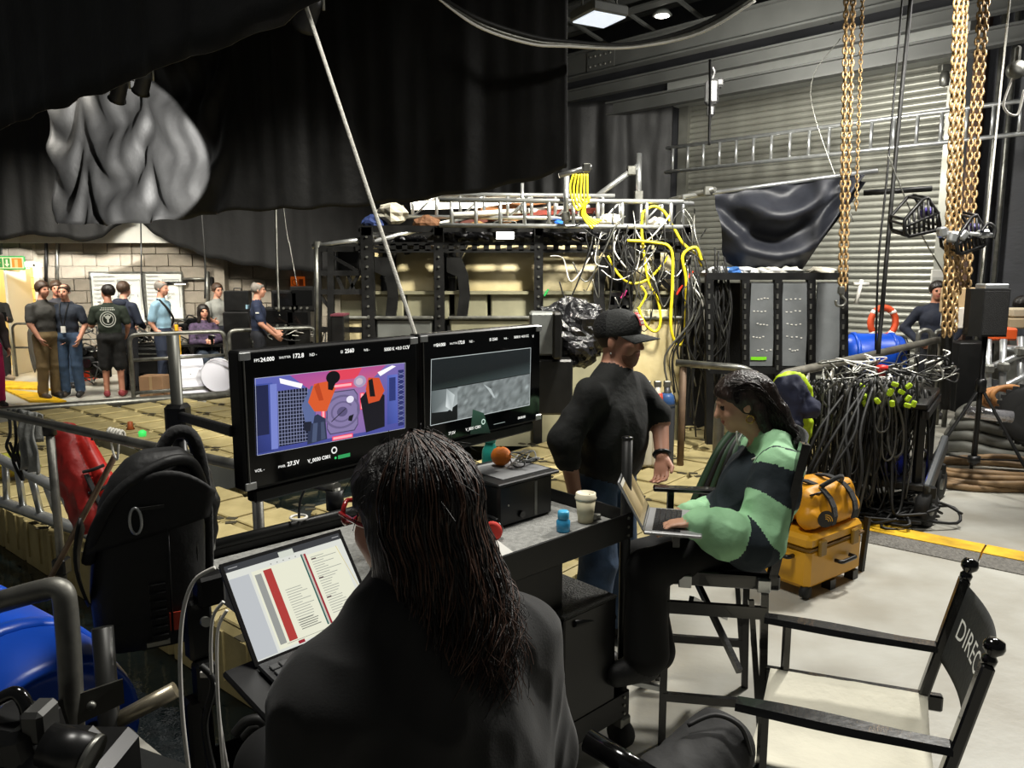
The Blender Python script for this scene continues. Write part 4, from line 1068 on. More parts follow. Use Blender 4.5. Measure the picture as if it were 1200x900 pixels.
# whiteboards
wbm = M('whiteboard', '#c9cac4', .25, var=.04)
for (x0, y0, x1, y1, lb, sd) in ((110, 319, 169, 378, 'tall whiteboard covered with faint lists and a plan', 2), (171, 319, 213, 374, 'narrower whiteboard with scribbled notes behind the man in blue', 5)):
    q0, q1 = S(x0, y1, YW-.05), S(x1, y0, YW-.05)
    t = thing('whiteboard', lb, 'whiteboard', q0)
    MB().box((q0+q1)/2 + Vector((0, .015, 0)), (q1.x-q0.x, .025, q1.z-q0.z), bev=.005).build('board', wbm, t)
    fr_ = MB()
    for z in (q0.z, q1.z): MB().box(((q0.x+q1.x)/2, YW-.055, z), (q1.x-q0.x+.02, .04, .025)).build('frame_edge', galv, t)
    for x in (q0.x, q1.x): MB().box((x, YW-.055, (q0.z+q1.z)/2), (.025, .04, q1.z-q0.z)).build('frame_edge', galv, t)
    d_ = Draw((q0.x, YW-.072, q0.z), (1, 0, 0), (0, 0, 1), (0, -1, 0)); random.seed(sd); wdt, ht = q1.x-q0.x, q1.z-q0.z
    for i in range(9): yy = ht*(.92-.085*i); d_.line(.06, yy, .06+wdt*random.uniform(.15, .4), yy, .012, '#8a8c8c')
    d_.line(wdt*.5, ht*.25, wdt*.5, ht*.85, .01, '#777a7a'); d_.line(wdt*.5, ht*.85, wdt*.92, ht*.85, .01, '#777a7a'); d_.line(wdt*.92, ht*.85, wdt*.92, ht*.25, .01, '#777a7a'); d_.line(wdt*.5, ht*.55, wdt*.8, ht*.55, .01, '#777a7a')
    for i in range(6): x = wdt*random.uniform(.5, .9); y = ht*random.uniform(.3, .8); d_.line(x, y, x+random.uniform(-.1, .1), y+random.uniform(-.1, .1), .012, '#6d7070')
    d_.build('marker_writing', vcol_print('marker_print', .4), t)
# picture light over whiteboard & pipes
pl_ = thing('picture_lamp', 'thin black lamp arm above the narrower whiteboard', 'lamp', S(200, 331, YW-.3))
MB().bar(S(188, 331, YW-.09), S(220, 331, YW-.09), .04, .03).build('arm', black_metal, pl_); MB().bar(S(205, 333, YW-.11), S(217, 333, YW-.11), .03, .02).build('tube', M('dim_glow', '#fff4dc', .3, emit=3), pl_)
for px, y0, y1, lb, r in ((67, 278, 334, 'thin grey conduit running down the blockwork by the doorway', .03), (243, 318, 368, 'steel conduit on the blockwork behind the seated woman', .035), (54, 280, 330, 'dark cable trunking beside the doorway', .03)):
    one('wall_conduit', lb, 'pipe', MB().tube([S(px, y0, YW-.06), S(px, y1, YW-.06)], r, 8), galv if px != 54 else black_metal)
one('wall_conduit', 'level steel conduit above the narrower whiteboard', 'pipe', MB().tube([S(214, 327, YW-.06), S(243, 327, YW-.06)], .025, 8), galv)
one('wall_phone', 'small black handset box on the blockwork', 'handset', MB().box(S(248.5, 330, YW-.05), (.07, .06, .18), bev=.02), black_plastic)
# exit sign
es = thing('exit_sign', 'lit green and cream emergency exit sign over the doorway', 'sign', S(12, 308, YW-.15))
MB().box(S(8, 308, YW-.12), (.66, .08, .25), bev=.02).build('case', M('sign_green', '#2f7a3c', .4, emit=.4), es)
d_ = Draw(S(8, 308, YW-.165), (1, 0, 0), (0, 0, 1), (0, -1, 0))
d_.rect(-.3, -.1, .3, .1, '#e9dfa8'); d_.rect(-.28, -.085, -.08, .085, '#3f8a3e'); d_.rect(-.06, -.085, .06, .085, '#4a9444'); d_.rect(.09, -.085, .28, .085, '#d98a2a')
d_.line(0, .06, 0, -.04, .035, '#f0e6b4'); d_.poly([(-.045, -.02), (.045, -.02), (0, -.075)], '#f0e6b4')
d_.disc(-.16, .055, .02, '#f0a040', 10); d_.line(-.17, .03, -.2, -.02, .03, '#f0a040'); d_.line(-.2, -.02, -.25, -.06, .022, '#f0a040'); d_.line(-.19, -.02, -.14, -.06, .022, '#f0a040'); d_.line(-.17, .02, -.12, .0, .018, '#f0a040')
d_.rect(.14, -.085, .2, .06, '#f4c070'); d_.build('pictograms', vcol_emit('sign_emit', 1.0), es)
MB().bar(S(2, 298, YW-.12), S(2, 280, YW-.12), .02).build('hanger', galv, es)
# cone, boxes, crates
cn = thing('traffic_cone', 'orange traffic cone with a white band on the walkway', 'cone', G(98, 445))
q = G(98, 445); MB().lathe([(.14, .03), (.03, .62), (.0, .63)], q, n=14).build('cone_body', M('cone_orange', '#d4461c', .5, var=.1), cn)
MB().lathe([(.098, .26), (.068, .42)], q, n=14).build('white_band', white_plastic, cn); MB().box(q + Vector((0, 0, .015)), (.36, .36, .03), bev=.01).build('cone_base', M('cone_orange'), cn)
one('white_hose', 'thin white hose curling behind the traffic cone', 'hose', MB().tube(crom([G(100, 447) + Vector((0, 0, .4)), G(106, 448) + Vector((0, 0, .35)), G(108, 450) + Vector((0, 0, .05)), G(112, 451) + Vector((0, 0, .02))], 6), .02, 6), white_plastic)
cd = thing('cardboard_box', 'brown cardboard box on the walkway under the railing', 'box', G(183, 464))
q = G(183, 465); MB().box(q + Vector((0, 0, .17)), (.36, .3, .34), bev=.004).build('carton', M('cardboard', '#8f6f52', .85, var=.08), cd); MB().box(q + Vector((0, -.152, .17)), (.04, .004, .34)).build('tape_strip', M('parcel_tape', '#a58a66', .4), cd)
q = G(178, 457); cr = thing('equipment_case', 'black equipment case behind the cardboard box', 'case', q)
MB().box(q + Vector((0, 0, .5)), (.62, .4, .42), bev=.02).build('case_body', black_plastic, cr); MB().box(q + Vector((0, 0, .14)), (.5, .3, .28), bev=.02).build('case_feet', black_plastic, cr); MB().box(q + Vector((0, 0, .62)), (.63, .41, .02)).build('case_seam', galv, cr)
# white discs and board leaning on the railing
wd1 = thing('reflector_board', 'square white reflector board with a paler circle leaning on the railing', 'board', G(220, 467))
P_ = [G(209, 467) + Vector((0, 0, .0)), G(245, 464) + Vector((0, 0, 0)), G(236, 459) + Vector((0, .1, .6)), G(197, 462) + Vector((0, .1, .62))]
n_ = (P_[1]-P_[0]).cross(P_[3]-P_[0]).normalized()
MB().prism(P_, n_*-.02).build('board', M('white_board', '#c9c9d4', .6), wd1)
o_ = (P_[0]+P_[1]+P_[2]+P_[3])/4; ux = (P_[1]-P_[0]).normalized(); uy = n_.cross(ux); nn = n_ if n_.y < 0 else -n_
d_ = Draw(o_ + nn*.004, ux, (P_[3]-P_[0]).normalized(), nn); d_.disc(0, 0, .22, '#dedee6', 28); d_.disc(0.02, .02, .012, '#30302e', 8); d_.build('pale_circle', vcol_print('board_print'), wd1)
wd2 = thing('round_reflector', 'round white reflector disc leaning on the railing', 'reflector', G(258, 463))
o_ = S(257, 440, G(258, 463).y + .05)
MB().cyl(o_, o_ + Vector((.01, -.03, .01)), .265, n=32).build('disc', M('white_board'), wd2); MB().tube([o_ + Vector((.27*math.cos(a*PI/16), -.02, .27*math.sin(a*PI/16))) for a in range(32)], .012, 6, closed=True).build('rim', M('rim_white', '#dcdce4', .5), wd2)
# equipment table clutter behind railing
random.seed(11)
tb_ = thing('equipment_table', 'long black equipment table behind the walkway railing', 'table', G(240, 452))
q0, q1 = G(160, 455), G(372, 451)
MB().bar(q0 + Vector((0, 0, .72)), q1 + Vector((0, .2, .72)), .6, .04).build('table_top', black_plastic, tb_)
for k in (0.03, .35, .68, .97):
    for o in (-.25, .25): MB().bar(q0.lerp(q1, k) + Vector((0, o, 0)), q0.lerp(q1, k) + Vector((0, o, .7)), .05).build('table_leg', black_metal, tb_)
names = ['black camera body with a round lens', 'black equipment pouch', 'black battery charger', 'black cable reel', 'black lens case']
for i, (px, py, s_) in enumerate(((168, 395, .22), (176, 410, .2), (183, 388, .2), (215, 385, .25), (225, 378, .22), (233, 400, .25), (219, 410, .3), (276, 408, .26), (283, 392, .22), (205, 420, .2), (120, 415, .3), (110, 425, .35), (118, 435, .3), (104, 412, .25))):
    q = S(px, py, G(px, 452).y); t = thing('camera_equipment', '%s piled %s' % (names[i % 5], ['beside the man in the light blue shirt', 'under the blue shirted man', 'on the table by the seated woman', 'on the floor behind the green t-shirt'][0 if i < 3 else 1 if i < 5 else 2 if i < 10 else 3]), 'equipment', q, 'camera gear piled behind the walkway railing')
    MB().box(q, (s_, s_*.8, s_*.7), Matrix.Rotation(i, 3, 'Z'), bev=.02).build('body', black_plastic, t)
    MB().cyl(q + Vector((0, -s_*.4, 0)), q + Vector((.02, -s_*.75, .02)), s_*.22).build('lens', black_gloss, t)
    MB().tube(crom([q + Vector((-s_*.4, 0, s_*.3)), q + Vector((0, -.1, s_*.6)), q + Vector((s_*.4, 0, s_*.3))], 5), .012, 5).build('strap', galv if i % 3 == 0 else dark_rubber_cable, t)
mb = MB()
for i in range(60):
    px = random.choice((random.uniform(98, 125), random.uniform(160, 180), random.uniform(200, 260), random.uniform(270, 300), random.uniform(330, 370))); py = random.uniform(385, 440) if px < 330 else random.uniform(378, 402)
    c = S(px, py, G(px, 452).y - .2); mb.tube(crom([c + Vector((random.uniform(-.3, .3), random.uniform(-.1, .1), random.uniform(-.2, .2))) for _ in range(4)], 5), random.choice((.008, .012)), 5, mi=random.choice((0, 0, 1, 2)))
one('cable_tangle', 'tangle of cables and straps among the camera gear behind the railing', 'cables', mb, [dark_rubber_cable, galv, white_plastic], kind='stuff')
ys = thing('wet_floor_sign', 'yellow upright floor stand behind the railing', 'stand', G(208, 455)); q = S(208, 403, G(208, 455).y-.35)
MB().box(q, (.1, .06, .42), bev=.02).build('panel', M('sign_yellow', '#d8a31c', .5), ys); MB().box(q + Vector((0, 0, .26)), (.05, .05, .1), bev=.01).build('grip', M('sign_yellow'), ys); MB().box(q + Vector((0, .0, -.35)), (.12, .08, .3), bev=.01).build('foot', M('sign_yellow'), ys)
# monitors / flight cases behind bald man
fc = thing('flight_case', 'black flight case with a carry handle standing beside the bald man', 'case', S(280, 365, 12.8))
q = S(279, 353, 12.8); MB().box(q, (.41, .2, .345), bev=.015).build('case_shell', black_plastic, fc); MB().tube(bend([q + Vector((-.06, 0, .17)), q + Vector((-.06, 0, .215)), q + Vector((.06, 0, .215)), q + Vector((.06, 0, .17))], .02), .01, 6).build('handle', black_plastic, fc)
MB().box((q.x, q.y, (q.z-.17)/2), (.44, .3, q.z-.17), bev=.02).build('case_plinth', black_plastic, fc)
for i, (px, py, wdd, hh, lb) in enumerate(((337, 352, .4, .3, 'black monitor on the far equipment rack'), (357, 350, .36, .36, 'second black monitor beside the orange notice'), (330, 372, .5, .3, 'black rack case below the far monitor'), (352, 374, .36, .3, 'black rack case beside the far pole'))):
    q = S(px, py, 12.9); wdd *= 1.14; hh *= 1.14; t = thing('equipment_rack', lb, 'equipment', q)
    if 'case' in lb: MB().box((q.x, q.y, (q.z - hh/2)/2), (wdd*.9, .28, q.z - hh/2), bev=.01).build('rack_stand', black_plastic, t)
    MB().box(q, (wdd, .3, hh), bev=.02).build('rack_body', black_plastic, t); MB().box(q + Vector((0, -.155, .02)), (wdd*.8, .01, hh*.6)).build('front_panel', black_gloss, t)
    for k in range(3): MB().cyl(q + Vector((-wdd*.3+k*wdd*.25, -.15, -hh*.36)), q + Vector((-wdd*.3+k*wdd*.25, -.18, -hh*.36)), .02, n=8).build('knob', galv, t)
rb_ = thing('cable_reel', 'black cable reel with a pale hub on the walkway railing', 'reel', S(329, 394, 11.0)); q = S(333, 387, 13.5)
MB().lathe([(.06, -.06), (.17, -.06), (.17, -.04), (.1, -.04), (.1, .04), (.17, .04), (.17, .06), (.06, .06)], q, (0, -1, 0), 20).build('drum', black_plastic, rb_); MB().cyl(q + Vector((0, -.06, 0)), q + Vector((0, -.09, 0)), .05).build('hub', galv, rb_)
t = thing('orange_notice', 'orange warning notice on the wall above the far racks', 'sign', S(350, 330, YW-.05)); MB().box(S(349, 331, YW-.06), (.26, .02, .22)).build('plate', M('notice_orange', '#d9641c', .6, emit=.15), t)
d_ = Draw(S(349, 331, YW-.073), (1, 0, 0), (0, 0, 1), (0, -1, 0)); d_.ring(-.05, 0, .06, .012, '#7a2408', 12); d_.rect(.02, -.06, .1, .06, '#b54a12'); d_.build('print', vcol_print('board_print'), t)
bt = thing('battery_box', 'dark red and black box on the pontoon end of the hull', 'box', S(400, 395, 8.4)); q = S(399, 385, 8.5)
MB().box(q, (.14, .3, .3), bev=.01).build('box_body', black_plastic, bt); MB().box(q + Vector((0, 0, .155)), (.145, .31, .02)).build('box_lid', M('maroon_lid', '#5a2a34', .5), bt); MB().box(q - Vector((0, 0, .45)), (.2, .3, .6)).build('box_stand', black_metal, bt)
# yellow walkway strips
for i, (P4, lb) in enumerate((([(5, 458), (50, 463), (78, 472), (35, 472)], 'yellow ramp plate under the man with the hair bun'), ([(0, 448), (45, 450), (60, 458), (5, 456)], 'yellow ramp plate before the lit doorway'))):
    one('ramp_plate', lb, 'ramp', MB().prism([G(*p) + Vector((0, 0, .004)) for p in P4], (0, 0, .03)), yellow_paint)
one('mooring_pipe', 'grey pipe lying along the tank edge of the walkway', 'pipe', MB().tube([wk0 - wd*4 + Vector((0, 0, .06)), wk1 + wd*1.6 + Vector((0, 0, .06))], .06, 10), galv)
# ================================================================ ROPES, CHAINS, HANGING GEAR
chain_m = M('brass_chain', '#ab8d62', .4, .5, var=.25, scale=30)
def chain(label, A, B, group, r=.012, pitch=.05):
    A, B = Vector(A), Vector(B); d = (B-A); n = int(d.length/pitch); d.normalize(); s, u, _ = frame(d); mb = MB()
    for i in range(n):
        c = A + d*(pitch*(i+.5)); x = s if i % 2 else u; pts = []
        for k in range(8):
            t = 2*PI*k/8; pts.append(c + d*(math.cos(t)*pitch*.68) + x*(math.sin(t)*pitch*.36))
        mb.tube(pts, r*.7, 4, closed=True)
    return one('hoist_chain', label, 'chain', mb, chain_m, group)
for (a, b, z1, z2, lb, gr) in (((1000, -8), (990, 345), 7.6, 7.6, 'brass hoist chain in the pair by the grey panels', 'hoist chains by the grey panels'), ((992, -8), (985, 345), 7.6, 7.6, 'brass hoist chain in the pair by the grey panels', 'hoist chains by the grey panels'),
                               ((1011, -8), (1003, 250), 7.8, 7.8, 'slim brass chain beside the pair by the grey panels', None),
                               ((1121, -8), (1106, 395), 6.6, 6.8, 'brass hoist chain in the thick bunch of three', 'hoist chains in the bunch of three'), ((1127, -8), (1113, 395), 6.6, 6.8, 'brass hoist chain in the thick bunch of three', 'hoist chains in the bunch of three'),
                               ((1132, -8), (1119, 395), 6.7, 6.9, 'brass hoist chain in the thick bunch of three', 'hoist chains in the bunch of three'),
                               ((1150, -8), (1125, 345), 7.2, 7.2, 'brass hoist chain in the pair beside the white rope', 'hoist chains beside the white rope'), ((1157, -8), (1134, 345), 7.2, 7.2, 'brass hoist chain in the pair beside the white rope', 'hoist chains beside the white rope')):
    chain(lb, D(*a, z1), D(*b, z2), gr, .016 if 'slim' not in lb else .01, .06 if 'slim' not in lb else .045)
hk = thing('chain_hook', 'steel hook below the chain pair by the grey panels', 'hook', D(985, 352, 7.6)); q = D(985, 352, 7.6)
MB().tube(crom([q + Vector((.0, 0, .09)), q + Vector((.0, 0, .05)), q + Vector((.05, 0, 0)), q + Vector((.03, 0, -.05)), q + Vector((-.03, 0, -.05)), q + Vector((-.05, 0, 0))], 6), .014, 8).build('hook_bend', galv, hk); MB().box(q + Vector((0, 0, .1)), (.06, .05, .08), bev=.01).build('swivel', galv, hk)
def rope(label, pts, r, m=rope_white, n=8): return cable('rope', label, pts, r, m, n, cat='rope')
rope('white rope slanting down from the roof to the film shot monitor', [D(353, -10, 4.0), D(420, 190, 4.0), D(488, 396, 4.0), D(512, 470, 4.0)], .011)
rope('thin white rope hanging to the loudspeaker', [D(1184, -8, 6.9), D(1166, 170, 6.9), D(1149, 336, 6.9)], .009)
rope('thick black rope hanging near the navy man', [D(1068, -8, 7.4), D(1048, 200, 7.4), D(1029, 415, 7.4)], .02, dark_rubber_cable)
rope('thinner black rope beside the thick black rope', [D(1058, -8, 7.5), D(1040, 200, 7.5), D(1030, 300, 7.5), D(1026, 410, 7.5)], .01, dark_rubber_cable)
rope('black rope hanging over the grey drape', [D(222, -75, 11.5), D(228, 30, 11.5), D(232, 180, 11.5), D(240, 300, 11.5), D(240, 350, 11.5)], .012, dark_rubber_cable)
rope('grey rope hanging before the grey drape by the bald man', [D(314, -150, 9.5), D(318, 20, 9.5), D(323, 240, 9.5), D(325, 318, 9.5), D(327, 365, 9.5)], .014, galv)
rope('pale cord hanging before the grey drape', [D(300, -130, 10), D(310, 20, 10), D(333, 248, 10), D(340, 290, 10), D(348, 335, 10)], .006, galv)
rope('black rope hanging in front of the whiteboards', [D(158, -35, 12.5), D(160, 40, 12.5), D(165, 262, 12.5), D(166, 330, 12.5), D(171, 372, 12.5)], .012, dark_rubber_cable)
rope('black rope dropping across the roller shutter', [D(832, 70, 9), D(832, 110, 9), D(831, 170, 9)], .016, dark_rubber_cable)
rope('thin grey line slanting to the bunch of three chains', [D(1040, 180, 7.2), D(1075, 265, 7.2), D(1106, 320, 7.2)], .006, galv)
rope('grey stay line crossing the ladder beam', [D(985, 45, 10), D(950, 110, 10), D(1000, 260, 9)], .006, galv)
for i, (dy, r_) in enumerate(((0, .02), (5, .014), (9, .012))):
    cable('overhead_cable', ['thick black cable', 'grey cable', 'thin pale cable'][i] + ' swagged overhead past the drape corner', [D(512, -6 + dy*.3, 6.2), D(560, 22 + dy, 6.1), D(620, 42 + dy, 6.1), D(665, 49 + dy*.6, 6.1), D(740, 52 + dy*.4, 6.1), D(820, 30 + dy, 6.1), D(885, -8 + dy, 6.1)], r_, [dark_rubber_cable, galv, white_plastic][i])
# floodlights at the roof
fl_ = thing('floodlight', 'square floodlight hung under the first roof beam', 'lamp', D(702, 20, 9.)); q = D(702, 16, 9.)
MB().box(q, (.5, .5, .12), Matrix.Rotation(.5, 3, 'Z'), bev=.02).build('housing', steel_grey, fl_); MB().box(q - Vector((0, 0, .065)), (.44, .44, .02), Matrix.Rotation(.5, 3, 'Z')).build('glass', M('flood_glass', '#c9d0d8', .2, emit=.9), fl_)
MB().tube(bend([q + Vector((-.2, 0, 0)), q + Vector((-.2, 0, .3)), q + Vector((.2, 0, .3)), q + Vector((.2, 0, 0))], .05), .015, 6).build('bracket', galv, fl_)
for px, py, z_, lb in ((776, 18, 12.5, 'bright round roof lamp between two roof beams'), (632, 45, 7.2, 'tiny lamp behind the overhead cable')):
    if px < 700: continue
    q = D(px, py, z_); t = thing('roof_lamp', lb, 'lamp', q); MB().lathe([(.0, .08), (.1, .08), (.16, .0), (.15, -.01)], q, n=16).build('shade', steel_grey, t); MB().lathe([(0, -.03), (.1, -.02), (.14, 0)], q, n=16).build('bulb', M('lamp_glow'), t)
hs = thing('chain_hoist', 'black chain hoist hanging below the pale beam', 'hoist', D(834, 95, 10.5)); q = D(834, 108, 10.5)
MB().box(q, (.18, .16, .34), bev=.04).build('motor', black_metal, hs); MB().tube(crom([q + Vector((0, 0, .17)), q + Vector((.03, 0, .26)), q + Vector((0, 0, .33))], 5), .025, 6).build('top_hook', black_metal, hs); MB().box(q + Vector((0, 0, -.25)), (.1, .1, .16), bev=.03).build('lower_block', black_metal, hs); MB().box(q + Vector((.1, 0, .12)), (.12, .14, .12), bev=.03).build('gearbox', black_metal, hs)
kw = thing('pulley_block', 'pale pulley block hanging at the end of the ladder beam', 'pulley', D(1190, 80, 8)); q = D(1191, 82, 8)
MB().lathe([(.02, -.04), (.09, -.04), (.09, .04), (.02, .04)], q, (0, -1, 0), 14).build('sheave', galv, kw); MB().box(q + Vector((0, 0, .14)), (.06, .06, .2), bev=.02).build('shackle', galv, kw); MB().tube(crom([q, q + Vector((-.1, 0, -.35)), q + Vector((.05, 0, -.45)), q + Vector((.1, 0, -.2))], 6), .012, 6).build('cord', white_plastic, kw)
cm = thing('wall_camera', 'small grey fitting on the wall above the shutter column', 'fitting', D(1108, 92, 11)); q = D(1107, 92, 11)
MB().lathe([(.05, .1), (.07, .0), (.06, -.1), (.0, -.12)], q, n=12).build('dome', galv, cm); MB().box(q + Vector((0, 0, .14)), (.16, .12, .1), bev=.01).build('mount', galv, cm)
# guarded fixtures (black baskets)
def basket(label, cpx, cpy, zc, w_, h_, tilt):
    o = D(cpx, cpy, zc); t = thing('lamp_guard', label, 'lamp guard', o)
    ux = Vector((math.cos(tilt), .3, -math.sin(tilt)*.6)).normalized(); uz = Vector((math.sin(tilt)*.3, 0, 1)).normalized(); dp = Vector((.0, .26, .05))
    out = [(-.5, -.12), (-.46, -.34), (-.36, -.42), (.38, -.32), (.5, -.2), (.42, .1), (.12, .5), (-.02, .46), (-.48, .0)]
    P_ = [o + ux*(x*w_) + uz*(y*h_) for x, y in out]
    MB().tube(P_, .017, 6, closed=True).build('front_hoop', black_metal, t); MB().tube([p*1 + dp for p in P_], .014, 6, closed=True).build('rear_hoop', black_metal, t)
    for p in P_: MB().tube([p, p + dp], .012, 6).build('spacer', black_metal, t)
    for i in range(7):
        x = -.38 + i*.13; yt = min(.0 + (x+.48)*.83, .5 - (x-.12)*1.33 if x > .12 else 9, .46); yb = -.40 + (x+.36)*.13
        MB().tube([o + ux*(x*w_) + uz*(yt*h_), o + ux*(x*w_ + .02) + uz*(yb*h_)], .012, 6).build('slat', black_metal, t)
    MB().tube([o + ux*(-.5*w_) + uz*(-.18*h_), o + ux*(.46*w_) + uz*(.12*h_)], .014, 6).build('cross_bar', black_metal, t)
    MB().box(o + ux*(.3*w_) + uz*(.08*h_) + dp*.4, (.12, .1, .1), bev=.03).build('purple_knob', M('purple_plastic', '#3c2f7a', .4), t)
basket('black barred lamp guard clamped on the shutter side of the three chains', 1081, 256, 6.9, .40, .36, -.12)
basket('black barred lamp guard clamped between the chains and the white rope', 1139, 276, 6.7, .34, .34, -.25)
ar = thing('clamp_arm', 'silver clamp arm holding the two black lamp guards', 'clamp', D(1120, 272, 6.7))
MB().tube([D(1098, 272, 6.75), D(1166, 276, 6.65)], .02, 8).build('arm', alu, ar)
for px, py in ((1104, 272), (1116, 278), (1128, 276), (1152, 274)): MB().box(D(px, py, 6.68), (.09, .08, .07), Matrix.Rotation(px*.3, 3, 'Y'), bev=.015).build('clamp_jaw', alu, ar)
MB().tube(crom([D(1150, 272, 6.6), D(1158, 262, 6.6), D(1166, 268, 6.6), D(1164, 280, 6.6)], 5), .014, 6).build('lever', black_metal, ar)
one('scaffold_tube', 'black scaffold tube reaching across the shutter at lamp guard height', 'tube', MB().tube([D(1012, 226, 8.2), D(1092, 221, 8.0)], .03, 8), black_metal)
one('upright_mast', 'dark upright mast behind the bunch of three chains', 'mast', MB().tube([D(1115, 270, 7.05), D(1106, 480, 7.05)], .05, 10), black_metal)
# white poles / bits on the shutter
for a, b, lb in (((1010, 328), (1003, 356), 'short white rod hanging by the grey panels'), ((1000, 333), (1018, 333), 'level white rod by the grey panels')):
    one('white_rod', lb, 'rod', MB().tube([D(*a, 7.9), D(*b, 7.9)], .02, 8), white_plastic)
# ================================================================ RIGHT MIDDLE GROUND
tube_m = M('grey_tube_rail', '#7d7a70', .42, .5, var=.25, scale=8, bump=.06)
def tubes(t, lst, r, m=tube_m, name='tube', rad=.12, n=10):
    for P in lst: MB().tube(bend(P, rad), r, n).build(name, m, t)
# rail along the tank's right edge
e0 = G(912, 440, 1.1); e1 = G(1000, 421, 1.1); e2 = G(1104, 397, 1.1)
zed = Vector((0, 0, 1.1))
rt = thing('railing', 'long tubular tank railing buried under hanging cables', 'railing', e0 - zed)
tubes(rt, [[e0 - zed, e0, e1, e2, e2 - zed]], .04, name='top_tube', rad=.18)
tubes(rt, [[e0 - zed*.45, e1 - zed*.45], [e1 - zed*.45, e2 - zed*.45]], .034, name='mid_tube')
for k in (.33, .66, 1.0): tubes(rt, [[e0.lerp(e1, k) - zed, e0.lerp(e1, k)]], .034, name='upright')
rt2 = thing('railing', 'short tube rail hoop behind the seated woman with the laptop', 'railing', G(838, 600))
a, b = G(838, 607), G(905, 575)
z9 = Vector((0, 0, .98))
tubes(rt2, [[a, a+z9, a+z9+Vector((.35, .22, 0))]], .042, name='hoop'); tubes(rt2, [[a + z9*.32, b + z9*.32]], .036, name='low_tube')
rt3 = thing('railing', 'rust-footed tube rail with a level silver bar beside the pontoon', 'railing', G(797, 545))
p0, p1 = G(797, 545), G(875, 555)
MB().tube([p0, p0 + Vector((0, 0, 1.03))], .035, 10).build('upright', M('rusty_tube', '#6e5a48', .6, .3, var=.3), rt3)
MB().tube(bend([S(792, 425, p0.y), S(868, 431, p0.y-.2), S(882, 436, p0.y-.2), S(884, 470, p0.y-.2), S(884, 556, p0.y-.2)], .1), .036, 10).build('level_bar', galv, rt3)
rt4 = thing('railing', 'small tube hoop with a yellow vest hung on it', 'railing', G(918, 585))
a, b = G(920, 600), G(948, 570)
tubes(rt4, [[a, a + Vector((0, 0, 1.02)), a + Vector((-.22, .2, 1.0)), a + Vector((-.22, .2, 0))]], .036, name='hoop'); tubes(rt4, [[a + Vector((0, 0, .5)), a + Vector((-.22, .2, .48))]], .03, name='mid_tube')
# hi-vis vest, navy jacket
hv = thing('life_vest', 'fluorescent yellow vest hung on the rail behind the seated woman', 'vest', D(930, 480, 5.6))
Body().el(D(926, 470, 5.55), (.15, .07, .22), 'a').el(D(935, 500, 5.55), (.1, .06, .18), 'a').build('vest_body', {'a': M('hi_vis', '#b6d414', .6, var=.12, scale=6)}, hv, .014, .02, ('a',), wscale=14)
MB().box(D(928, 478, 5.45), (.05, .02, .4)).build('reflective_band', galv, hv)
nj = thing('navy_jacket', 'navy jacket slumped over the rail behind the seated woman', 'jacket', D(938, 470, 5.3))
Body().rc(D(925, 453, 5.3), D(948, 480, 5.25), .07, .06, 'a').rc(D(922, 455, 5.3), D(932, 510, 5.25), .08, .05, 'a').build('cloth', {'a': M('navy_cloth', '#20243a', .8, var=.15, bump=.2)}, nj, .014, .03, ('a',), wscale=12)
# green hoses hung over hoop
for i in range(5):
    dx = i*5
    cable('hose', ['dark green hose looped on the tube hoop by the pontoon', 'black hose looped on the tube hoop by the pontoon'][i % 2], [D(858 + dx*.6, 505, 5.35 + i*.02), D(840 + dx, 530, 5.3), D(818 + dx*1.5, 575, 5.3), D(808 + dx*2, 602, 5.3)], .024, M('green_hose', '#2e4632', .5, var=.2) if i % 2 == 0 else dark_rubber_cable, 8, group='hoses looped on the tube hoop', cat='hose')
cable('rope_tie', 'white rope tied round the low tube of the hoop', [D(826, 595, 5.05), D(836, 583, 5.0), D(852, 588, 5.0), D(846, 596, 5.1), D(830, 600, 5.05)], .008, rope_white, 6, cat='rope')
# gas bottles by the rusty rail
for px, cl, lb in ((768, '#c9c2b4', 'white gas bottle with red and blue collar beside the man'), (779, '#3a3c40', 'dark gas bottle with a blue top by the rusty rail'), (756, '#b9b4a4', 'pale gas bottle half hidden by the man')):
    q = G(px, 545); t = thing('gas_bottle', lb, 'bottle', q)
    MB().lathe([(.08, 0), (.085, .03), (.085, .62), (.07, .7), (.03, .75), (.03, .8)], q, n=14).build('cylinder', M('bottle_' + cl[1:], cl, .4), t)
    MB().lathe([(.087, .6), (.072, .71), (.05, .74)], q, n=14).build('collar', M('bottle_blue', '#34568a', .4) if px != 768 else M('bottle_red', '#b0402e', .4), t)
    MB().box(q + Vector((0, 0, .83)), (.07, .05, .07), bev=.01).build('valve', galv, t)
# barrel on black crates
bq = D(1021, 417, 9.0); bd = Vector((1, -.12, 0)).normalized()
br = thing('blue_barrel', 'blue plastic barrel lying on its side before the roller shutter', 'barrel', bq)
MB().lathe([(.0, -.34), (.2, -.34), (.235, -.31), (.262, -.2), (.262, .2), (.235, .31), (.2, .34), (0, .34)], bq, bd, 28).build('drum', blue_drum, br)
for k in (-.21, .21): MB().lathe([(.262, -.025), (.278, -.012), (.278, .012), (.262, .025)], bq + bd*k, bd, 28).build('hoop', blue_drum, br)
MB().lathe([(.235, .0), (.245, .02), (.21, .03)], bq + bd*.32, bd, 24).build('rim', black_plastic, br)
ct = thing('black_crate', 'black crate carrying the blue barrel', 'crate', (bq.x, bq.y, 0))
MB().box((bq.x, bq.y, .36), (.8, .5, .72), bev=.02).build('crate_body', black_plastic, ct)
for k in range(4): MB().box((bq.x, bq.y-.255, .15+k*.15), (.76, .02, .03)).build('rib', black_plastic, ct)
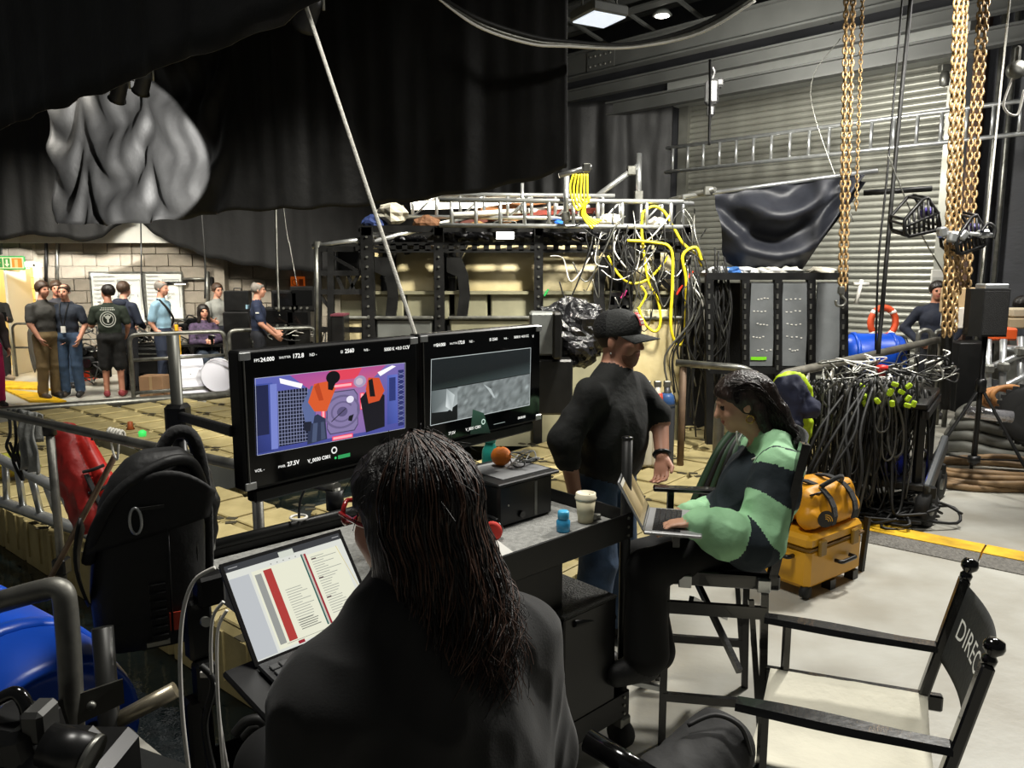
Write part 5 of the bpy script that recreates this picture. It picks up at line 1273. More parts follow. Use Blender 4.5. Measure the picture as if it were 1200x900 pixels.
# life ring etc. at the shutter foot
lr = thing('life_ring', 'orange life ring propped beside the blue barrel', 'life ring', D(1036, 375, 10.4)); q = D(1036, 378, 10.4)
MB().tube([q + Vector((.17*math.cos(a*PI/10), .03, .2*math.sin(a*PI/10))) for a in range(20)], .045, 8, closed=True).build('ring', M('life_orange', '#c64a24', .6, var=.1), lr)
for a in (.8, 2.4, 3.9, 5.5): MB().box(q + Vector((.17*math.cos(a), .03, .2*math.sin(a))), (.1, .1, .08), bev=.03).build('white_band', white_plastic, lr)
MB().box(q - Vector((0, -.1, .6)), (.5, .3, .75)).build('stand', M('pale_box', '#b8b4a8', .6), lr)
for (x0, x1, lb) in ((1068, 1083, 'bent steel railing hoop before the navy man'), (1087, 1106, 'second bent steel railing hoop before the navy man')):
    rail_loop('railing', lb, G(x0, 500), G(x1, 500), 1.22, .03, (.5,), rad=.14)
bp_ = thing('pallet_goods', 'pale boxed goods stacked behind the loudspeaker', 'boxes', G(1130, 490))
for (px, py, w_, h_, cl) in ((1126, 352, .34, .3, '#b49a72'), (1125, 372, .3, .25, '#c9c4b8'), (1190, 378, .36, .12, '#a89678'), (1192, 366, .3, .1, '#b9ab92')):
    MB().box(D(px, py, 9.0), (w_, .3, h_), bev=.015).build('carton', M('goods_' + cl[1:], cl, .8), bp_)
MB().box(D(1130, 440, 9.0), (.4, .4, .8), bev=.01).build('pallet', black_plastic, bp_); MB().box(D(1192, 420, 9.0), (.5, .4, .5), bev=.01).build('pallet', galv, bp_)
for i, (px, py) in enumerate(((1172, 391),)): one('orange_case', 'orange case behind the loudspeaker stand', 'case', MB().box(D(px, py, 8.6), (.28, .2, .14), bev=.02), M('orange_plastic', '#c8501e', .5))
# scaffold at far right
sr = thing('scaffold', 'silver scaffold standing beyond the cable coils', 'scaffold', G(1180, 490))
for P in (([1158, 398], [1158, 470]), ([1176, 398], [1174, 470]), ([1180, 408], [1204, 410]), ([1160, 430], [1204, 413]), ([1163, 458], [1204, 440]), ([1196, 395], [1196, 470]), ([1160, 480], [1204, 470])):
    MB().tube([D(P[0][0], P[0][1], 8.3), D(P[1][0], P[1][1], 8.2)], .035, 8).build('tube', alu, sr)
for px, py in ((1158, 432), (1176, 430), (1196, 412)): MB().box(D(px, py, 8.2), (.1, .1, .1), bev=.02).build('coupler', galv, sr)
# speaker on tripod
sk = D(1157, 366, 6.6)
ss = thing('loudspeaker', 'black six-sided loudspeaker on top of a tripod stand', 'loudspeaker', sk - Vector((0, 0, .2)))
w2, h2, d2 = .17, .2, .14
P_ = [(-w2, -.03), (-w2*.75, -d2), (w2*.55, -d2), (w2, -.02), (w2*.8, d2), (-w2*.7, d2)]
MB().prism([sk + Vector((x, y, -h2)) for x, y in P_], (0, 0, 2*h2)).build('cabinet', M('speaker_black', '#151515', .6, var=.15, bump=.1), ss)
MB().box(sk + Vector((-.02, -d2-.004, .0)), (w2*1.2, .01, h2*1.86), bev=.003).build('grille', M('speaker_grille', '#1b1b1b', .8, bump=.6, bscale=200), ss)
MB().box(sk + Vector((0.02, 0, h2+.02)), (.2, .16, .05), bev=.01).build('top_bracket', alu, ss)
tr = thing('speaker_stand', 'black tripod stand carrying the six-sided loudspeaker', 'stand', G(1150, 560))
q = Vector((sk.x, sk.y, 0))
MB().tube([q + Vector((0, 0, sk.z-h2)), q + Vector((0, 0, .25))], .022, 10).build('pole', black_metal, tr)
MB().lathe([(.03, -.05), (.045, -.04), (.045, .05), (.03, .07)], q + Vector((0, 0, .95)), n=12).build('collar', black_plastic, tr); MB().lathe([(.03, -.03), (.05, -.03), (.05, .03), (.03, .03)], q + Vector((0, 0, .3)), n=12).build('lower_collar', black_plastic, tr)
for a in (R(-60), R(60), R(190)):
    e = q + Vector((math.cos(a)*.62, math.sin(a)*.62, .02)); l = MB().bar(q + Vector((0, 0, .95)), e, .03, .018, bev=.004).build('leg', black_metal, tr)
    MB().ball(e, .025, 8).build('rubber_foot', rubber, l); MB().bar(q + Vector((0, 0, .3)), (q + Vector((0, 0, .95))).lerp(e, .62), .022, .012).build('brace', black_metal, tr)
# ---- cable cart
ck = G(1085, 612)
ctt = thing('cable_cart', 'black wheeled equipment cart draped with cables', 'cart', ck)
cx = Vector((.55, .83, 0)).normalized(); cy = Vector((-.83, .55, 0)).normalized()
def CC(a, b, z): return ck + cx*a + cy*b + Vector((0, 0, z))
rotc = Matrix((cx, cy, Vector((0, 0, 1)))).transposed()
MB().box(CC(.35, .35, .93), (1.0, .62, .05), rotc, bev=.01).build('tabletop', black_plastic, ctt)
for k in (-.1, .05): MB().box(CC(.35, .05+k*.1, .87), (1.0, .03, .06), rotc).build('apron', black_metal, ctt)
for a, b in ((-.08, .08), (.78, .08), (-.08, .62), (.78, .62)): MB().bar(CC(a, b, .3), CC(a, b, .92), .05, .05).build('post', black_metal, ctt)
MB().box(CC(.35, .35, .3), (1.0, .7, .06), rotc, bev=.01).build('lower_shelf', black_plastic, ctt)
MB().box(CC(.3, .4, .47), (.5, .4, .3), rotc, bev=.03).build('power_unit', M('dark_box', '#2a2b2c', .5, var=.2), ctt)
MB().ball(CC(.04, .1, .42), .02, 8).build('blue_lamp', M('blue_led', '#2a48ff', .3, emit=6), ctt)
MB().bar(CC(-.15, .0, .28), CC(.55, -.05, .55), .05, .13, bev=.01).build('side_rail', M('grey_rail', '#55585a', .4, .4), ctt)
wh_ = [(-.1, 0), (.75, 0), (-.1, .7), (.75, .7)]
for a, b in wh_:
    c = CC(a, b, .14); ax_ = (cy*.9 + cx*.2).normalized()
    wl_ = MB().lathe([(.05, -.04), (.13, -.045), (.14, -.02), (.14, .02), (.13, .045), (.05, .04)], c, ax_, 20).build('wheel', rubber, ctt); MB().lathe([(0, -.05), (.05, -.05), (.05, .05), (0, .05)], c, ax_, 12).build('hub', galv, wl_)
    MB().box(c + Vector((0, 0, .13)), (.1, .1, .1), bev=.01).build('castor_fork', black_metal, ctt)
# hanging cable mass (uncountable)
random.seed(21)
mb = MB()
for i in range(190):
    x0 = random.uniform(925, 1075); k = (x0-925)/150; y0 = 452 + random.uniform(-6, 14) - k*8; zc = 5.75 + k*.35 + random.uniform(-.25, .2)
    L_ = random.uniform(40, 150); dx = random.uniform(-45, 18); loop = random.random() < .45
    if loop: P = [(x0, y0), (x0 + dx*.4, y0 + L_*.5), (x0 + dx*.7, y0 + L_), (x0 + dx*.9 + 10, y0 + L_*.97), (x0 + dx*.6 + 16, y0 + L_*.5), (x0 + 14, y0)]
    else: P = [(x0, y0), (x0 + dx*.2 + random.uniform(-18, 14), y0 + L_*.4), (x0 + dx*.6 + random.uniform(-18, 14), y0 + L_*.8), (x0 + dx, min(y0 + L_*1.15, 612))]
    mb.tube(crom([D(a, b, zc + random.uniform(-.05, .05)) for a, b in P], 6), random.choice((.005, .007, .009, .011)), 5, mi=random.choice((0, 0, 0, 1, 1)))
one('cable_mass', 'dense mass of black and grey cables hanging off the tank railing', 'cables', mb, [dark_rubber_cable, M('grey_cable', '#4c4b46', .55, var=.2)], kind='stuff')
mb = MB()
for i in range(70):
    x0 = random.uniform(975, 1120); y0 = random.uniform(435, 462) - (x0-975)*.12; c = D(x0, y0, 6.0 + (x0-975)/145*.9)
    mb.tube(crom([c + Vector((random.uniform(-.15, .15), random.uniform(-.15, .15), random.uniform(-.06, .1))) for _ in range(4)], 5), random.choice((.006, .009)), 5, mi=random.choice((0, 0, 1, 2)))
one('cable_mass', 'knot of connectors and leads on top of the cable cart', 'cables', mb, [dark_rubber_cable, galv, white_plastic], kind='stuff')
for i in range(16):
    x0 = random.uniform(1000, 1075); y0 = 462 + random.uniform(-12, 16)
    one('connector_tag', 'lime green connector tag on the cart cables', 'tag', MB().box(D(x0, y0, 5.65 + random.uniform(0, .2)), (.05, .03, .035), Matrix.Rotation(random.uniform(0, 3), 3, 'Y'), bev=.008), M('lime_tag', '#b4d21e', .5), 'lime green tags on the cart cables')
one('red_button', 'red emergency button on the cart top', 'button', MB().lathe([(.03, 0), (.03, .04), (.045, .05), (.045, .08), (0, .09)], D(1033, 440, 6.2), n=12), M('button_red', '#c42a22', .4))
for i in range(7):
    x0 = 935 + i*9; r1, r2, r3 = random.uniform(-16, 16), random.uniform(-18, 18), random.uniform(-14, 20)
    one('loose_cable', 'thick black cable trailing from the rail down to the yellow bag', 'cable', MB().tube(crom([D(x0 + 40 + r3, 455, 5.7), D(x0 + 28 + r1, 505, 5.5), D(x0 + 8 + r2, 560, 5.4), D(x0 - 14 + i*3, 605, 5.45), D(x0 + r1, 618, 5.45)], 7), .012, 6), dark_rubber_cable, 'thick cables trailing from the tank railing')
mb = MB()
for i in range(26):
    c = G(random.uniform(990, 1060), random.uniform(600, 622)) + Vector((0, 0, .02)); mb.tube(crom([c + Vector((random.uniform(-.4, .4), random.uniform(-.25, .25), random.uniform(0, .15))) for _ in range(5)], 5), .012, 5)
one('cable_mass', 'heap of black cables on the floor behind the yellow bag', 'cables', mb, dark_rubber_cable, kind='stuff')
# hoses on the floor at right
brown = M('brown_hose', '#7a6142', .6, var=.2, scale=10); greyh = M('grey_hose', '#55554f', .6, var=.2)
hc_ = G(1165, 562)
for i in range(5):
    rx, ry = .85 - i*.07, .52 - i*.05
    cable('hose', 'brown hose ring in the coil on the floor by the tripod', [hc_ + Vector((rx*math.cos(a*PI/6)*(1 + .09*math.sin(a*1.7 + i*2)) + .05*math.sin(i*2.1), ry*math.sin(a*PI/6)*(1 + .1*math.cos(a + i)) + .05*math.cos(i*1.7), .035 + i*.022 + .012*math.sin(a*2 + i))) for a in range(12)], .03, brown, 8, 5, 'brown hose coil on the floor', 'hose', True)
hc2 = G(1185, 535)
for i in range(4):
    cable('hose', 'thick grey hose ring heaped behind the tripod', [hc2 + Vector((.62*math.cos(a*PI/6) + .05*i, .4*math.sin(a*PI/6) + .1, .1 + i*.11 + .03*math.sin(a*2))) for a in range(12)], .06, greyh, 8, 5, 'grey hoses heaped behind the tripod', 'hose', True)
hc3 = D(1168, 466, 7.7)
for i in range(3):
    cable('hose', 'orange-brown hose ring draped on the scaffold', [hc3 + Vector((.16*math.cos(a*PI/5) + .02*i, -.06*i, .09*math.sin(a*PI/5) + .02*i)) for a in range(10)], .025, M('orange_hose', '#9a6a3c', .6, var=.2), 8, 5, 'orange hoses on the scaffold', 'hose', True)
one('duct_tube', 'shiny silver tube with a yellow label behind the tripod', 'tube', MB().tube([D(1130, 482, 7.0), D(1186, 489, 6.9)], .055, 14), M('foil_tube', '#d8d6da', .2, .8, bump=.4, bscale=30))
ty = thing('tyre', 'chunky black tyre standing beside the grey hoses', 'tyre', G(1200, 520)); q = D(1213, 486, 7.1)
MB().lathe([(.13, -.11), (.23, -.13), (.27, -.1), (.285, 0), (.27, .1), (.23, .13), (.13, .11)], q, (-.8, -.6, 0), 28).build('tread_ring', rubber, ty)
tl = None
axt = Vector((-.8, -.6, 0)); s_, u_, _ = frame(axt)
tdm = MB()
for k in range(28):
    a = 2*PI*k/28
    for j in (-1, 0, 1): tdm.box(q + axt*(.075*j) + (s_*math.cos(a + j*.1) + u_*math.sin(a + j*.1))*.28, (.045, .045, .035), Matrix.Rotation(a, 3, 'Z'))
tdm.build('tread_block', rubber, ty)['kind'] = 'stuff'
MB().lathe([(0, -.06), (.14, -.06), (.14, .06), (0, .06)], q, (-.8, -.6, 0), 16).build('rim', galv, ty)
# ---- yellow cable ramp on the floor
a0, a1 = G(985, 622), G(1260, 678); rd = (a1-a0).normalized(); rn = Vector((-rd.y, rd.x, 0)); ln_ = .92; k_ = int((a1-a0).length/ln_)+1
tread = M('ribbed_rubber', '#6b6862', .6, .2, var=.25, scale=40, bump=.7, bscale=60)
rm = thing('cable_ramp', 'yellow topped cable ramp with grey chequer edges across the floor', 'cable ramp', a0)
for i in range(k_):
    o = a0 + rd*(i*ln_)
    def seg(y0, y1, z0, z1, m, nm):
        P_ = [o + rd*.006 + rn*y0, o + rd*.006 + rn*y1, o + rd*.006 + rn*y1 + Vector((0, 0, z1)), o + rd*.006 + rn*y0 + Vector((0, 0, z0))]
        MB().prism(P_, rd*(ln_-.012)).build(nm, m, rm)
    seg(-.15, .0, .006, .045, tread, 'ramp_edge'); seg(0, .2, .05, .05, yellow_paint, 'yellow_lid'); seg(.2, .32, .045, .006, tread, 'ramp_edge')
# ---- yellow bag on yellow case
yb = M('yellow_bag_cloth', '#cf8f12', .5, var=.12, scale=5, bump=.12); yh = M('yellow_hard_plastic', '#d69c1e', .38, var=.06)
kc = G(948, 690); kx = Vector((.80, .60, 0)).normalized(); ky = Vector((-.60, .80, 0)).normalized(); rk = Matrix((kx, ky, Vector((0, 0, 1)))).transposed()
kc = G(938, 700) + kx*.27 + ky*.12
yc_ = thing('hard_case', 'yellow hard case on wheels under the yellow duffel bag', 'case', kc)
MB().box(kc + Vector((0, 0, .19)), (.60, .36, .26), rk, bev=.03).build('case_base', yh, yc_)
MB().box(kc + Vector((0, 0, .35)), (.60, .36, .09), rk, bev=.025).build('case_lid', yh, yc_)
MB().box(kc + Vector((0, 0, .31)), (.61, .37, .012), rk).build('case_seam', M('case_seam_dark', '#6b4c10', .6), yc_)  # dark line along the lid joint
for k in (-.18, .18):
    MB().box(kc + kx*k - ky*.19 + Vector((0, 0, .31)), (.07, .025, .1), rk, bev=.008).build('latch', M('latch_dark', '#8a6818', .4), yc_)
hn = kc - kx*.31 + Vector((0, 0, .26)); MB().tube(bend([hn - ky*.08, hn - ky*.08 - kx*.05, hn + ky*.08 - kx*.05, hn + ky*.08], .02), .014, 8).build('end_handle', black_plastic, yc_)
hn = kc + kx*.05 - ky*.19 + Vector((0, 0, .2)); MB().tube(bend([hn - kx*.08, hn - kx*.08 - ky*.045, hn + kx*.08 - ky*.045, hn + kx*.08], .02), .013, 8).build('side_handle', black_plastic, yc_)
for a, b in ((-.27, -.15), (-.27, .15)):
    MB().lathe([(0, -.02), (.04, -.02), (.04, .02), (0, .02)], kc + kx*a + ky*b + Vector((0, 0, .045)), ky, 14).build('wheel', rubber, yc_)
for a, b in ((.26, -.14), (.26, .14), (.0, -.14)): MB().box(kc + kx*a + ky*b + Vector((0, 0, .03)), (.06, .06, .06), rk).build('foot', black_plastic, yc_)
bgc = kc + Vector((.02, .02, .40))
bg = thing('duffel_bag', 'yellow duffel bag with black straps lying on the yellow hard case', 'bag', bgc)
Bb = Body(); Bb.el(bgc + Vector((0, 0, .13)), (.26, .15, .11), 'a', (kx, ky, (0, 0, 1)), .05)
for q in (-1, 1):
    Bb.rc(bgc - kx*.22 + ky*.10*q + Vector((0, 0, .075)), bgc + kx*.22 + ky*.10*q + Vector((0, 0, .075)), .07, .07, 'a', .04).rc(bgc - kx*.20 + ky*.075*q + Vector((0, 0, .19)), bgc + kx*.20 + ky*.075*q + Vector((0, 0, .185)), .06, .06, 'a', .05)
Bb.build('bag_body', {'a': yb}, bg, .01, .012, ('a',), wscale=9)
for k in (-.11, .12):
    pts = [bgc + kx*k - ky*(.205*math.cos(a)) + Vector((0, 0, .09 + .175*math.sin(a))) for a in [PI*j/10 for j in range(-1, 12)]]
    mb = MB()
    for p, q in zip(pts, pts[1:]): mb.bar(p, q, .012, .045, up=kx)
    mb.build('strap', black_cloth, bg)
MB().tube(crom([bgc + kx*-.11 - ky*.1 + Vector((0, 0, .25)), bgc - ky*.16 + Vector((0, 0, .31)), bgc + kx*.12 - ky*.1 + Vector((0, 0, .25))], 8), .014, 6).build('carry_handle', black_cloth, bg)
zip_ = [bgc + kx*x - ky*.12 + Vector((0, 0, .225)) for x in (-.25, -.1, .1, .25)]
MB().tube(zip_, .006, 5).build('zip', black_plastic, bg)
# half-dome arcs emblem on the end facing the room
eo = bgc - kx*.265 - ky*.16 + Vector((0, 0, .1)); en = (-kx*.5 - ky*.85).normalized(); eu = Vector((en.y, -en.x, 0)); eu = eu if eu.x > 0 else -eu
eo = bgc - kx*.20 - ky*.20 + Vector((0, 0, .09))
d_ = Draw(eo, eu, (0, 0, 1), en); d_.disc(0, .0, .052, '#1a1610', 24)
for rr_ in (.044, .032, .02): d_.ring(0, -.016, rr_, .005, '#d8a020', 16, 0, 100)
d_.build('emblem', vcol_print('board_print'), bg)
one('metal_leg', 'slim black stand leg beside the yellow duffel bag', 'stand leg', MB().bar(G(1009, 669), G(1009, 669) + Vector((.03, .02, .36)), .03, .03), black_metal)
# ================================================================ NEAR LEFT: TANK RAIL, LADDER, BAGS, BARRELS
zr_ = Vector((0, 0, 1.1))
ra, rb, rc_ = G(-60, 471, 1.1), G(300, 550, 1.1), G(395, 572, 1.1)
tk = thing('railing', 'grey tube railing with a diagonal brace along the near tank edge', 'railing', G(57, 492, 1.1) - zr_)
MB().tube([ra, rb, rc_], .024, 10).build('top_tube', dark_galv, tk)
for px, py in ((57, 492), (300, 550), (392, 571)):
    q = G(px, py, 1.1); MB().tube([q, q - zr_], .024, 10).build('upright', dark_galv, tk); MB().lathe([(.03, -.04), (.036, -.04), (.036, .04), (.03, .04)], q - Vector((0, 0, .05)), n=12).build('clamp', black_metal, tk)
q = G(57, 492, 1.1); q2 = G(133, 508, 1.1)
dB = q - zr_*.97 - (q2-q).normalized()*.15 + Vector((0, -.12, 0))
MB().tube([q2 - Vector((0, 0, .12)), dB], .016, 8).build('brace', M('rusty_tube', '#6e5a48', .6, .3), tk)
MB().box(q - zr_*.8, (.08, .08, .1), bev=.01).build('coupler', black_metal, tk)
for k in range(5):
    p = G(129 + k*3.4, 507 + k*.8, 1.1)
    one('rope_wrap', 'pale rope turn wrapped round the tank railing', 'rope', MB().tube([p + Vector((0, .028*math.cos(a*PI/5), .028*math.sin(a*PI/5) - .004)) for a in range(10)], .008, 5, closed=True), rope_white, 'rope turns on the tank railing')
cable('rope', 'pale rope tail hanging from the tank railing', [G(133, 508, 1.1) + Vector((0, -.03, 0)), G(133, 508, 1.1) + Vector((0.01, -.04, -.08)), G(140, 510, 1.1) + Vector((0, -.04, -.12)), G(142, 511, 1.1) + Vector((0, -.03, -.02))], .006, rope_white, cat='rope')
# grey towel/hoodie over the rail
td = (rb-ra).normalized(); tw0 = G(34, 486, 1.1)
tw = thing('grey_towel', 'grey cloth draped over the tank railing', 'cloth', tw0 - Vector((0, 0, .4)))
def towel(u, v):
    x = (u-.5)*.17 + .02*math.sin(v*9); a = (v-.25)/.75
    if v < .25: z = -.32*(1 - v/.25)*.6; y = .035
    else: z = -.36*a; y = -.035 - .02*a
    t2 = .02*math.sin(u*14 + v*3) + .02*noise.noise(Vector((u*5, v*5, 1)))
    return tw0 + td*(x*(1 + .25*a if v > .25 else 1)) + Vector((0, y + t2, .03 + z))
MB().sheet(towel, 18, 28).build('cloth', M('grey_fleece', '#8b8c88', .9, var=.12, scale=12, bump=.4, bscale=60), tw).modifiers.new('t', 'SOLIDIFY').thickness = .012
for k, (dx, L_) in enumerate(((0, .42), (6, .36), (-6, .3))):
    p = G(20 + dx, 482, 1.1); cable('strap', 'black webbing strap hanging from the tank railing', [p + Vector((0, -.03, .02)), p + Vector((.01, -.05, -L_*.4)), p + Vector((-.02, -.05, -L_*.7)), p + Vector((.03, -.05, -L_)), p + Vector((.0, -.05, -L_*.6))], .009, black_cloth, 6, 8, 'black straps on the tank railing', 'strap')
one('lime_bundle', 'lime and red bundle lying on the pontoon behind the towel', 'bundle', crumple(MB(), G(12, 545, .12), (.24, .16, .12), 8., 14, .25), M('lime_red', '#8aa332', .7, col2='#9a2a22', scale=4))
# ladder on the pontoon
LA, LB = G(-70, 562, .05), G(117, 630, .05); UA, UB = LA + Vector((.1, .16, .36)), D(95, 587, (LB-CAM).y*.99)
ld = thing('ladder', 'aluminium ladder lying on its side along the narrow pontoon', 'ladder', LA)
def open_tube(A, B, r): return MB().tube([A, B], r, 12, cap=False).tube([A, B], r*.72, 12, cap=False)
ou = open_tube(LA, LB, .045).build('stile', alu, ld); ou.name = 'stile'; open_tube(UA, UB, .04).build('stile', alu, ld)
for k in range(9):
    t = .06 + k*.105; MB().tube([LA.lerp(LB, t), UA.lerp(UB, t - .03)], .027, 10).build('rung', alu, ld)
# red rescue bag
rbq = D(96, 560, 5.0)
rd_ = thing('rescue_bag', 'red inflatable rescue bag with black straps propped on the ladder', 'rescue bag', D(110, 620, 5.0))
Bq = Body(); Bq.rc(D(80, 512, 5.0), D(112, 605, 4.95), .085, .10, 'a', .05).rc(D(96, 512, 5.0), D(122, 560, 4.95), .05, .055, 'b', .01).rc(D(122, 560, 4.95), D(128, 590, 4.93), .055, .05, 'b', .01).rc(D(75, 530, 5.02), D(100, 610, 5.0), .09, .08, 'a', .05)
Bq.build('inflatable_body', {'a': M('dark_red_pvc', '#8e1c18', .5, var=.15, bump=.15), 'b': red_fabric}, rd_, .011, .02, ('a',), wscale=9)
for a, b in (((98, 553), (122, 545)), ((105, 578), (128, 568))): MB().tube(crom([D(a[0], a[1], 4.87), D((a[0]+b[0])/2, (a[1]+b[1])/2 + 1, 4.84), D(b[0], b[1], 4.87)], 5), .012, 6).build('strap', black_cloth, rd_)
MB().bar(D(101, 556, 4.86), D(118, 592, 4.84), .03, .012).build('webbing', black_cloth, rd_)
MB().tube(crom([D(100, 505, 4.95), D(107, 506, 4.9), D(108, 516, 4.9)], 5), .008, 6).build('grab_loop', black_cloth, rd_)
# green box
one('tealight', 'tiny green marker lamp on the wide pontoon', 'marker', MB().lathe([(.04, 0), (.045, .05), (.02, .07)], G(167, 511, .06), n=10), M('green_glow', '#3fd060', .4, emit=.6))
one('orange_marker', 'small orange marker peg on the wide pontoon', 'marker', MB().lathe([(.05, 0), (.03, .04), (.03, .09), (.0, .1)], G(153, 503, .06), n=10), M('peg_orange', '#a8562a', .5))
# ---- blue barrels
def barrel(label, c, ax):
    c, ax = Vector(c), Vector(ax).normalized(); t = thing('blue_barrel', label, 'barrel', c - Vector((0, 0, .28)))
    MB().lathe([(.0, -.42), (.22, -.42), (.26, -.39), (.285, -.28), (.29, -.1), (.29, .1), (.285, .28), (.26, .39), (.25, .42), (.235, .42), (.225, .395), (.20, .39), (.19, .40), (.0, .40)], c, ax, 40).build('drum', blue_drum, t)
    for k in (-.2, .2): MB().lathe([(.288, -.03), (.30, -.015), (.30, .015), (.288, .03)], c + ax*k, ax, 40).build('hoop', blue_drum, t)
    s_, u_, _ = frame(ax)
    for k in (-.1, .1): MB().lathe([(0, 0), (.03, 0), (.03, .02), (0, .02)], c + ax*.4 + s_*k*1.2, ax, 12).build('bung', black_plastic, t)
    return t
bc = D(-38, 822, 2.2)
barrel('blue plastic barrel lying on another one behind the bent tube rail', bc, (.86, -.50, -.08))
barrel('lower blue barrel under the other, in shadow by the rail', bc + Vector((.12, -.02, -.545)), (.86, -.5, 0))
# ---- bent tube rail at the near left
bt_ = thing('railing', 'thick bent tube rail clamped to a flat steel plate beside the blue barrel', 'railing', D(85, 880, 1.75))
def near(px, py, z=1.72): return D(px, py, z)
MB().tube(bend([near(-60, 722, 1.78), near(40, 694), near(74, 686), near(80, 740), near(86, 870), near(88, 1150)], .09, 10), .025, 14).build('bent_tube', dark_galv, bt_)
MB().tube([near(120, 735, 1.84), near(132, 905, 1.8), near(140, 1150, 1.8)], .024, 12).build('upright', M('dark_tube', '#2c2c2a', .45, .5, var=.2), bt_)
MB().tube([near(128, 850, 1.82), near(206, 808, 1.86)], .02, 12).build('stub_tube', M('bright_tube', '#a39a86', .35, .8, var=.15), bt_)
P_ = [near(56, 826, 1.68), near(144, 796, 1.76), near(146, 824, 1.76), near(64, 862, 1.68)]
nn = (P_[1]-P_[0]).cross(P_[3]-P_[0]).normalized()
MB().prism(P_, nn*.012).build('plate', M('plate_steel', '#3d3c37', .45, .5, var=.2), bt_)
MB().ball(near(107, 827, 1.70), .01, 10).build('bolt_head', galv, bt_)
MB().tube(crom([near(56, 822, 1.66), near(54, 845, 1.65), near(66, 864, 1.66)], 5), .008, 8).build('plate_lip', M('plate_steel'), bt_)
# equipment at the bottom corner
eq = thing('camera_rig', 'glossy black camera rig with clamps at the foot of the rail', 'camera rig', D(40, 890, 1.35))
for (px, py, sx, sz, r_) in ((14, 858, .09, .07, .2), (40, 868, .06, .09, -.2), (18, 890, .12, .05, .1), (70, 885, .1, .06, .05)):
    MB().box(D(px, py, 1.35), (sx, .12, sz), Matrix.Rotation(r_, 3, 'Y'), bev=.015).build('block', black_plastic, eq)
MB().tube(crom([D(-5, 822, 1.33), D(18, 812, 1.33), D(30, 826, 1.33), D(34, 850, 1.33)], 6), .012, 10).build('rod_handle', black_gloss, eq)
MB().cyl(D(55, 872, 1.3), D(105, 886, 1.3), .035, n=20).build('lens_barrel', black_plastic, eq); MB().cyl(D(104, 886, 1.3), D(110, 888, 1.3), .037, n=20).build('lens_ring', galv, eq)
MB().box(D(47, 845, 1.33), (.04, .06, .06), bev=.008).build('silver_clamp', M('dull_alu', '#4a4a48', .45, .5), eq)
MB().box(D(30, 960, 1.4), (.3, .3, .2), bev=.02).build('base_block', black_plastic, eq)
# ---- backpack on the monitor pole
bpk = D(172, 640, 2.12)
bk = thing('backpack', 'black roll-top backpack hanging from the monitor pole', 'backpack', bpk - Vector((0, 0, .28)))
bx_ = Vector((.88, .42, 0)).normalized(); by_ = Vector((.42, -.88, 0)).normalized()
bcl = M('pack_nylon', '#1d1d1d', .58, var=.25, scale=7, bump=.22, bscale=24)
prof = [(-.275, .05, .03, .0), (-.265, .12, .075, 0), (-.22, .142, .095, 0), (-.1, .145, .10, .0), (.05, .138, .098, .01), (.14, .128, .09, .02), (.20, .112, .075, .032), (.245, .085, .055, .045), (.268, .05, .03, .05)]
mb = MB(); n = 28; vs = []
for z, w_, d_, sh_ in prof:
    for j in range(n):
        t = 2*PI*j/n; cx_, sy_ = math.cos(t), math.sin(t); e = .62
        x = w_*math.copysign(abs(cx_)**e, cx_) + sh_; y = d_*math.copysign(abs(sy_)**e, sy_)
        k = 1 + .04*noise.noise(Vector((x*14, y*14, z*9)))
        vs.append(bpk + bx_*(x*k) + by_*(y*k) + Vector((0, 0, z)))
mb.add(vs, [(i*n+j, i*n+(j+1) % n, (i+1)*n+(j+1) % n, (i+1)*n+j) for i in range(len(prof)-1) for j in range(n)], 0, True); mb.add(vs[:n], [list(range(n))]); mb.add(vs[-n:], [list(range(n))])
mb.build('pack_body', bcl, bk)
def BP(x, y, z): return bpk + bx_*x + by_*y + Vector((0, 0, z))
mb = MB(); fl_pts = [(-.13, .10, -.02), (-.11, .112, .06), (-.04, .115, .13), (.05, .105, .2), (.11, .09, .22)]
MB().tube(crom([BP(-.14, .06, .0), BP(-.11, .1, .1), BP(-.05, .1, .19), BP(.05, .085, .245), BP(.12, .06, .24), BP(.15, .04, .16)], 7), .016, 8).build('flap_edge', bcl, bk)
MB().sheet(lambda u, v: BP(-.14 + .30*u + .02*v, .108 - .012*(2*u-1)**2, .03 + .06*u + v*(.17 - .1*(2*u-1)**2)), 14, 10).build('top_flap', bcl, bk).modifiers.new('t', 'SOLIDIFY').thickness = .008
MB().tube([BP(-.02, .118, .11 + .035*math.sin(a*PI/8)) + bx_*(.014*math.cos(a*PI/8)) for a in range(16)], .004, 6, closed=True).build('carabiner', alu, bk)
MB().bar(BP(-.01, .116, .14), BP(.05, .112, .14), .006, .008).build('gear_loop', M('grey_webbing', '#3a3a38', .8), bk)
for k in range(7): MB().bar(BP(.0, .106, -.08 - k*.024), BP(.04, .104, -.08 - k*.024), .012, .012).build('webbing_loop', black_cloth, bk)
MB().bar(BP(-.015, .108, -.238), BP(.042, .106, -.238), .008, .012).build('buckle', galv, bk)
tgg = MB().box(BP(.062, .105, -.185), (.004, .035, .05), Matrix((by_, bx_, Vector((0, 0, 1)))).transposed()).build('red_tag', M('tag_red', '#c2402a', .6), bk)
MB().tube([BP(.055, .104, .1), BP(.05, .108, -.22)], .003, 5).build('zip', black_plastic, bk)
MB().tube(crom([BP(.118, .07, .05), BP(.122, .072, 0), BP(.118, .07, -.05)], 5), .008, 6).build('side_zip_pull', black_gloss, bk)
MB().tube(crom([BP(.05, -.05, .25), BP(.09, -.06, .30), BP(.14, -.07, .27), BP(.16, -.07, .1), BP(.15, -.08, -.2)], 6), .02, 8).build('shoulder_strap', black_cloth, bk)
